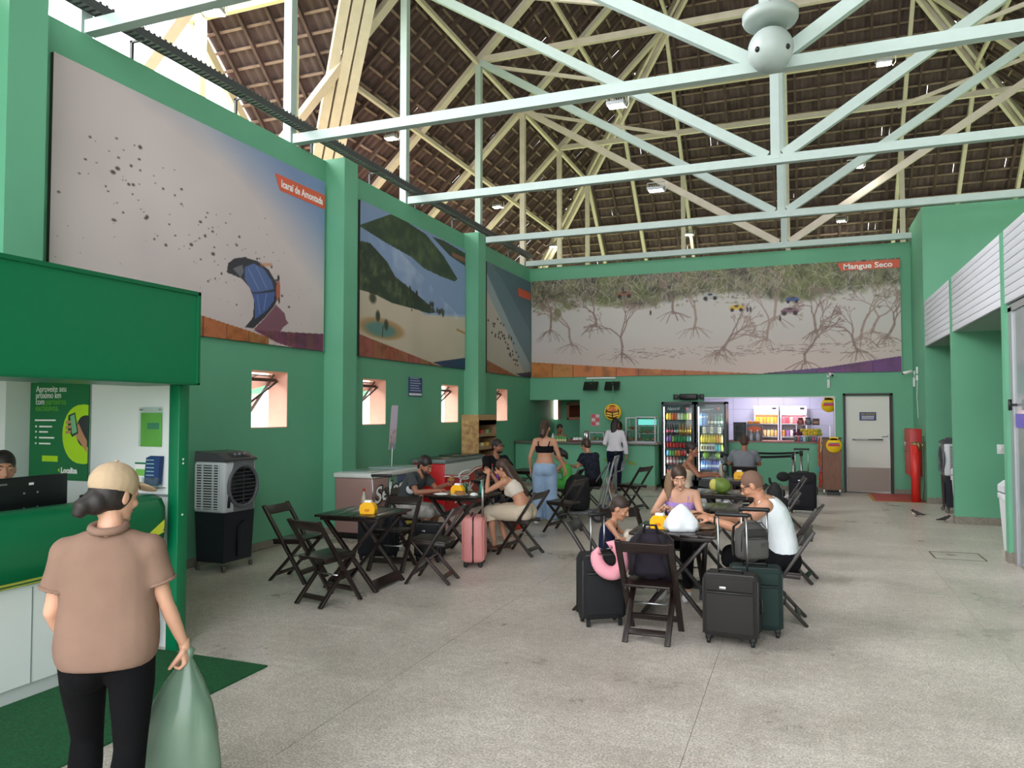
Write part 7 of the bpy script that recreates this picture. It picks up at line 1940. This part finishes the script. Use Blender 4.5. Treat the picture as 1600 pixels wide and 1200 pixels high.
# ---- long-haired woman in white
P = seated(s=.97, fem=True, neck=(0, .17, .965), bow=(0, -.05, 0), head=(-4, 20, 0), hc=(0, .235, 1.075), elL=(-.20, .36, .79), elR=(.20, .34, .79), wrL=(-.07, .40, 1.0), wrR=(.06, .42, .99), hdL=(.3, .3, .6), hdR=(-.3, .3, .6), hnL=(.6, .5, 0), hnR=(-.6, .5, 0), curl=.7, feet=False, anL=(-.10, .30, .09), anR=(.10, .22, .09))
t, F, body = person('long-haired woman in a white crop top and cream trousers at the food table', (-3.38, 9.08, 0), R(86), P, SK1, 1.1)
cloth(t, F, 'crop_top', lambda b: (F.torso(b, .48, .82, .012), [b.ell(F.curve(.66) + F.right * q * .062 + F.fwd * .085, (.066, .056, .062)) for q in (-1, 1)], [b.tube([F.curve(.8) + F.right * q * .08 + F.fwd * .09, F.curve(.95) + F.right * q * .085, F.curve(.8) + F.right * q * .08 - F.fwd * .10], .016, 8) for q in (-1, 1)]), fab('white_top', (206, 196, 182)))
cloth(t, F, 'trousers', trousers(F, 1.25, .03, .03, .16), fab('cream_cotton', (196, 182, 160)))
shoes(t, F, mat('sandal_brown', (90, 60, 46), .7))
hair(t, F, lambda b: (hair_short(F, b, 1.05, .034), loft(b, [F.H(0, -.03, .06), F.H(0, -.075, -.02), F.H(0, -.10, -.12), F.H(0, -.15, -.24), F.H(0, -.19, -.36), F.H(0, -.21, -.46)], [F.right] * 6, [.07, .088, .095, .095, .075, .03], [.05, .058, .055, .05, .035, .015])), HBROWN, .008)
# ---- man in black with glasses at the next table
P = seated(neck=(0, .05, 1.05), head=(-28, 2, 0), elL=(-.24, .20, .82), elR=(.24, .18, .82), wrL=(-.12, .40, .80), wrR=(.12, .42, .80))
t, F, body = person('man in a black shirt with beard and glasses by the red freezer', (-4.87, 11.90, 0), face_dir(.75, -.66), P, SK2, 1.3)
cloth(t, F, 'shirt', tshirt(F, -.05, .95, .7, .016), fab('black_tee', (24, 24, 26)))
cloth(t, F, 'trousers', trousers(F), fab('navy_trouser', (30, 34, 46)))
shoes(t, F, BLACKF)
hair(t, F, lambda b: hair_short(F, b, 1.02, .036), HDARK, .009)
br_ = MB(); F.hell(br_, (0, .040, -.085), (.054, .054, .036)); add('beard', remesh(br_, .008, 2), mat('beard_dark', (36, 26, 22), .8), t)
def glasses(t, F):
    g = MB()
    for q in (-1, 1):
        g.tube([F.H(q * .033 + .024 * math.cos(a), .100, .004 + .018 * math.sin(a)) for a in np.linspace(0, 6.283, 17)[:-1]], .003, 6, 0, True, True)
        g.tube([F.H(q * .057, .098, .010), F.H(q * .078, .03, .010), F.H(q * .078, -.01, .004)], .003, 6)
    g.tube([F.H(-.009, .102, .008), F.H(.009, .102, .008)], .003, 6)
    add('glasses', g.mesh('glasses'), BLACK, t)
glasses(t, F)
# ---- standing woman in jeans
P = dict(s=.985, fem=True, fat=1.02, pelvis=(0, 0, .90), neck=(0, -.01, 1.385), bow=(0, .03, 0), head=(8, 14, 0), knL=(-.10, .02, .48), knR=(.10, .03, .48), anL=(-.13, -.02, .08), anR=(.12, .0, .08),
         elL=(-.235, -.02, 1.08), elR=(.235, .03, 1.08), wrL=(-.245, .10, .86), wrR=(.30, .18, .88), hnL=(1, 0, 0), hnR=(-1, 0, 0), curl=.5, feet=False)
t, F, body = person('standing woman in a black crop top and pale blue jeans', (-3.85, 11.52, 0), R(8), P, SK1, 1.15)
cloth(t, F, 'crop_top', lambda b: (F.torso(b, .52, .77, .012), [b.ell(F.curve(.66) + F.right * q * .062 + F.fwd * .085, (.064, .054, .060)) for q in (-1, 1)], [b.tube([F.curve(.74) + F.right * q * .085 + F.fwd * .10, F.curve(.955) + F.right * q * .095 + F.fwd * .01, F.curve(.85) + F.right * q * .09 - F.fwd * .095, F.curve(.74) + F.right * q * .08 - F.fwd * .118], .015, 8) for q in (-1, 1)]), fab('black_top', (20, 20, 23)))
jn = cloth(t, F, 'jeans', trousers(F, 1.97, .018, .062, .15), fab('pale_denim', (140, 164, 190), var=.14, scale=5))
wb = MB(); wb.tube([F.curve(.14) + F.right * (.177 * math.cos(a)) + F.fwd * (.130 * math.sin(a)) for a in np.linspace(0, 6.283, 25)[:-1]], .012, 6, 0, True, True); add('waistband', wb.mesh('w'), fab('pale_denim', (140, 164, 190)), jn)
shoes(t, F, mat('shoe_white', (206, 206, 206), .6))
hair(t, F, lambda b: (hair_short(F, b, 1.03, .034), F.hell(b, (.0, -.085, .03), (.055, .055, .06)), b.tube([F.H(0, -.10, .0), F.H(.01, -.12, -.07), F.H(.0, -.115, -.14), F.H(-.01, -.10, -.19)], [.05, .06, .055, .02], 10)), HBROWN, .008)
# ---- girl in green
P = seated(s=.82, hs=.92, fem=True, bust=0, pelvis=(0, -.04, .54), neck=(0, .04, .915), head=(0, 26, 0), knL=(-.09, .30, .51), knR=(.09, .30, .51), anL=(-.09, .26, .14), anR=(.09, .26, .14), elL=(-.17, .16, .72), elR=(.17, .14, .72), wrL=(-.10, .36, .79), wrR=(.08, .36, .79))
t, F, body = person('girl in a bright green sleeveless top sitting at a table', (-3.93, 12.90, 0), R(92), P, SK1, 1.3)
cloth(t, F, 'top', lambda b: (F.torso(b, -.12, .86, .014), [b.tube([F.curve(.82) + F.right * q * .07 + F.fwd * .06, F.curve(.96) + F.right * q * .075, F.curve(.82) + F.right * q * .07 - F.fwd * .06], .02, 8) for q in (-1, 1)]), fab('bright_green', (96, 190, 90)))
cloth(t, F, 'skirt', trousers(F, .8, .03, .03), fab('green_skirt', (84, 176, 80)))
shoes(t, F, BLACKF)
hair(t, F, lambda b: (hair_short(F, b, 1.05, .034), b.tube([F.H(0, -.09, .02), F.H(0, -.12, -.06), F.H(0, -.11, -.16)], [.05, .05, .02], 10)), HDARK, .009)
hb_ = MB(); hb_.ell(F.H(.06, -.03, .09), (.012, .014, .01)); add('hair_clip', hb_.mesh('h'), PAPER, t)
# ---- person in the dark striped shirt (back turned)
P = seated(s=.98, neck=(0, .05, 1.03), head=(0, 18, 0), elL=(-.24, .10, .80), elR=(.24, .10, .80), wrL=(-.14, .36, .80), wrR=(.12, .36, .80))
t, F, body = person('person in a dark striped shirt sitting beside the girl in green, back turned', (-3.64, 13.55, 0), R(62), P, SK1, 1.4)
STR = fab('dark_stripe', (38, 40, 52), var=.5, scale=18)
cloth(t, F, 'shirt', tshirt(F, -.05, .95, .6, .018), STR)
cloth(t, F, 'trousers', trousers(F), fab('black_trouser', (18, 17, 20)))
shoes(t, F, BLACKF)
hair(t, F, lambda b: hair_short(F, b, 1.06, .030), HBROWN, .009)
# ---- woman resting her head behind the service counter
nz = 18.30
P = dict(s=.97, fem=True, pelvis=(0, -.04, .80), neck=(0, .06, 1.22), head=(-14, 12, -8), hs=.97, knL=(-.1, .3, .66), knR=(.1, .3, .66), anL=(-.1, .2, .3), anR=(.1, .2, .3), elL=(-.26, .22, 1.06), elR=(.24, .16, 1.06), wrL=(-.12, .14, 1.33), wrR=(.05, .24, 1.12), hdL=(.3, 0, 1), hnL=(1, 0, 0), curl=.5)
t, F, body = person('woman in beige leaning her head on her hand behind the service counter', (-5.70, nz, 0), R(176), P, SK2, 1.5)
cloth(t, F, 'shirt', tshirt(F, -.1, .95, .6, .016), fab('beige_tee', (150, 132, 112)))
cloth(t, F, 'trousers', trousers(F), fab('navy_trouser', (30, 34, 46)))
hair(t, F, lambda b: (hair_short(F, b, 1.05, .034), F.hell(b, (0, -.07, -.06), (.07, .05, .08))), HDARK, .009)
st_ = thing('counter_stool', 'wooden stool under the woman behind the service counter', 'stool', (-5.70, nz + .03, 0))
MB().lathe([(.17, .65), (.17, .69)], (0, 0, 0), 18).build('seat', WOOD, st_)
for k in range(4): MB().bar((.1 * math.cos(k * 1.571), .1 * math.sin(k * 1.571), .65), (.15 * math.cos(k * 1.571), .15 * math.sin(k * 1.571), 0), .03, .03).build('leg', WOOD, st_)
# ---- customer in the white shirt
P = dict(s=.98, fem=True, pelvis=(0, 0, .90), neck=(0, .03, 1.375), head=(14, 10, 0), knL=(-.08, .03, .48), knR=(.09, .02, .48), anL=(-.08, -.02, .08), anR=(.10, -.06, .08), elL=(-.24, .06, 1.09), elR=(.24, -.02, 1.08), wrL=(-.20, .28, 1.04), wrR=(.26, .06, .84), hnL=(0, 0, -1), hnR=(-1, 0, 0))
t, F, body = person('woman in a white long-sleeved shirt and navy trousers ordering at the counter', (-3.98, 16.95, 0), R(2), P, SK1, 1.4)
cloth(t, F, 'shirt', tshirt(F, .06, .95, 1.93, .018, .01), fab('white_shirt', (226, 222, 230)))
cloth(t, F, 'trousers', trousers(F, 1.95, .012, .0, .18), fab('navy_jeans', (24, 28, 48)))
shoes(t, F, BLACKF)
hair(t, F, lambda b: (hair_short(F, b, 1.04, .034), loft(b, [F.H(0, -.03, .06), F.H(0, -.07, -.04), F.H(0, -.09, -.14), F.H(0, -.10, -.26)], [F.right] * 4, [.07, .085, .075, .04], [.05, .05, .04, .02])), HDARK, .009)
# ---- vendor behind the counter
P = dict(s=.97, fem=True, pelvis=(0, 0, .80), neck=(0, .02, 1.285), head=(-6, 6, 0), knL=(-.09, .02, .45), knR=(.09, .02, .45), anL=(-.1, 0, .08), anR=(.1, 0, .08), elL=(-.24, .04, 1.0), elR=(.24, .04, 1.0), wrL=(-.16, .26, .99), wrR=(.16, .26, .99))
t, F, body = person('vendor with dark hair serving behind the service counter', (-4.17, 18.25, 0), R(178), P, SK4, 1.5)
cloth(t, F, 'shirt', tshirt(F, -.1, .95, .6, .016), fab('vendor_brown', (110, 84, 76)))
cloth(t, F, 'trousers', trousers(F), fab('black_trouser', (18, 17, 20)))
shoes(t, F, BLACKF)
hair(t, F, lambda b: (hair_short(F, b, 1.08, .036), F.hell(b, (0, -.07, -.02), (.08, .06, .09))), mat('black_hair', (22, 20, 22), .6), .009)
# ---- woman in the purple top
P = seated(s=.97, fem=True, fat=1.06, neck=(0, .05, 1.03), head=(-16, 18, 4), hc=(.0, .10, 1.15), elL=(-.23, .20, .80), elR=(.24, .20, .80), wrL=(.0, .34, .86), wrR=(.12, .36, .85), hdL=(.8, .4, .3), hdR=(-.5, .4, .5), hnL=(0, .3, -1), hnR=(0, .4, -1), curl=.55)
t, F, body = person('woman in a lilac strap top with light ponytail at the family table', (-1.14, 7.74, 0), R(178), P, SK3, 1.0)
LIL = fab('lilac_top', (166, 136, 200))
cloth(t, F, 'strap_top', lambda b: (F.torso(b, .0, .79, .010), [b.ell(F.curve(.66) + F.right * q * .062 + F.fwd * .085 * F.fat, (.064, .056, .060)) for q in (-1, 1)], [b.tube([F.curve(.72) + F.right * q * .075 + F.fwd * .125, F.curve(.86) + F.right * q * .085 + F.fwd * .075, F.curve(.955) + F.right * q * .09 + F.fwd * .005, F.curve(.74) + F.right * q * .07 - F.fwd * .11], .0075, 8) for q in (-1, 1)]), LIL, .009, 4)
cloth(t, F, 'trousers', trousers(F), fab('black_trouser', (18, 17, 20)))
shoes(t, F, mat('shoe_white', (206, 206, 206), .6))
hair(t, F, lambda b: (hair_short(F, b, 1.03, .034),), HBROWN)
pn = MB(); loft(pn, [F.H(.02, -.09, .06), F.H(.08, -.085, .0), F.H(.105, -.05, -.10), F.H(.115, -.01, -.20), F.H(.11, .02, -.29)], [F.right] * 5, [.03, .045, .05, .042, .015], [.03, .04, .038, .03, .012]); add('ponytail', remesh(pn, .007, 3), HLIGHT, t)
# ---- little boy
P = dict(s=.60, hs=.86, sw=.165, pelvis=(0, -.02, .535), neck=(0, .03, .80), head=(4, 24, 0), knL=(-.07, .20, .52), knR=(.07, .20, .52), anL=(-.07, .20, .26), anR=(.07, .22, .26), elL=(-.13, .08, .68), elR=(.13, .10, .66), wrL=(-.07, .22, .66), wrR=(.05, .24, .64), hnL=(0, 0, -1), hnR=(0, 0, -1), curl=.5)
t, F, body = person('little boy in a navy vest sitting at the family table', (-1.66, 6.86, 0), R(-84), P, SK1, 1.0)
cloth(t, F, 'vest', lambda b: (F.torso(b, -.10, .84, .012), [b.tube([F.curve(.8) + F.right * q * .05 + F.fwd * .045, F.curve(.96) + F.right * q * .055, F.curve(.8) + F.right * q * .05 - F.fwd * .05], .016, 8) for q in (-1, 1)]), fab('navy_vest', (28, 32, 58)), .008, 4)
cloth(t, F, 'shorts', trousers(F, 1.05, .016, .016), fab('grey_short', (150, 152, 156)), .009)
shoes(t, F, BLACKF)
hair(t, F, lambda b: hair_short(F, b, 1.0, .040), mat('boy_hair', (52, 38, 32), .6), .006)
crumpled('soft_toy', 'cream and grey bundled cloth on the lap of the little boy', 'cloth', (-1.47, 6.86, .575), [(.05, 0), (.09, .01), (.10, .06), (.08, .12), (.04, .16)], mat('cream_cloth', (190, 180, 166), .9, var=.35, scale=16), 31, .14, 22, .8, 1.0)
# ---- man in the white vest
P = seated(s=1.04, fat=1.10, neck=(0, .10, 1.045), bow=(0, -.05, 0), head=(10, 28, 0), hc=(0, .175, 1.155), elL=(-.26, .30, .80), elR=(.26, .30, .81), wrL=(-.16, .52, .86), wrR=(.02, .54, .86), hdL=(.35, .8, .25), hdR=(-.1, .9, .35), hnL=(.5, 0, -1), hnR=(-.5, 0, -1), curlL=.45, curlR=.25)
t, F, body = person('bald man in a white vest and glasses at the family table', (-.24, 7.04, 0), R(94), P, SK1, 1.0)
VST = fab('white_vest', (226, 232, 236), bs=16)
cloth(t, F, 'vest', lambda b: (F.torso(b, -.16, .80, .014, .006), [b.tube([F.curve(.74) + F.right * q * .10 + F.fwd * .11, F.curve(.95) + F.right * q * .115 + F.fwd * .02, F.curve(.92) + F.right * q * .11 - F.fwd * .07, F.curve(.74) + F.right * q * .11 - F.fwd * .10], .034, 10) for q in (-1, 1)], F.torso(b, .70, .90, .012)), VST, .010, 6)
cloth(t, F, 'trousers', trousers(F, 1.1, .02, .02), fab('black_short', (22, 22, 25)))
shoes(t, F, BLACKF)
stb = mat('stubble_hair', (112, 84, 70), .8); b_ = MB(); F.hell(b_, (0, -.013, .026), (.0755, .0935, .0985)); add('hair', remesh(b_, .006, 2), stb, t)
br_ = MB(); F.hell(br_, (0, .046, -.090), (.046, .046, .030)); add('beard', remesh(br_, .006, 2), mat('beard_dark', (36, 26, 22), .8), t)
glasses(t, F)
wt = MB(); wt.tube([F.wr[-1] + (F.el[-1] - F.wr[-1]).normalized() * .03 + V((.031 * math.cos(a), .0, .031 * math.sin(a))) for a in np.linspace(0, 6.283, 17)[:-1]], .009, 6, 0, True, True); add('wristwatch', wt.mesh('w'), BLACK, t)
# ---- woman with the bun
P = seated(s=.97, fem=True, fat=1.08, neck=(0, .03, 1.03), head=(16, 2, 0), elL=(-.23, .16, .80), elR=(.24, .16, .80), wrL=(-.1, .40, .82), wrR=(.1, .40, .80))
t, F, body = person('woman with hair in a bun and a cream halter top, in front of the fridges', (-1.70, 12.35, 0), R(-84), P, SK2, 1.3)
cloth(t, F, 'halter_top', lambda b: (F.torso(b, .02, .72, .012), [b.ell(F.curve(.66) + F.right * q * .062 + F.fwd * .09, (.066, .058, .062)) for q in (-1, 1)], [b.tube([F.curve(.72) + F.right * q * .07 + F.fwd * .12, F.curve(.96) + F.right * q * .07 + F.fwd * .01, F.curve(.74) + F.right * q * .06 - F.fwd * .11], .011, 8) for q in (-1, 1)]), fab('cream_halter', (206, 190, 168)))
cloth(t, F, 'trousers', trousers(F), fab('black_trouser', (18, 17, 20)))
shoes(t, F, BLACKF)
hair(t, F, lambda b: (hair_short(F, b, 1.03, .034), F.hell(b, (0, -.09, .075), (.04, .04, .04))), HDARK, .008)
# ---- man in the grey shirt, back turned
P = seated(s=1.05, fat=1.14, neck=(0, .06, 1.06), head=(8, 10, 0), elL=(-.28, .14, .82), elR=(.28, .14, .82), wrL=(-.14, .38, .80), wrR=(.14, .38, .80))
t, F, body = person('man in a grey T-shirt sitting with his back turned near the belt barriers', (-1.02, 14.92, 0), R(2), P, SK2, 1.4)
cloth(t, F, 'tshirt', tshirt(F, -.08, .95, .7, .018), fab('mid_grey_tee', (118, 122, 128)))
cloth(t, F, 'trousers', trousers(F), fab('black_trouser', (18, 17, 20)))
shoes(t, F, BLACKF)
hair(t, F, lambda b: hair_short(F, b, .99, .030), mat('brown_short_hair', (66, 46, 38), .7), .009)
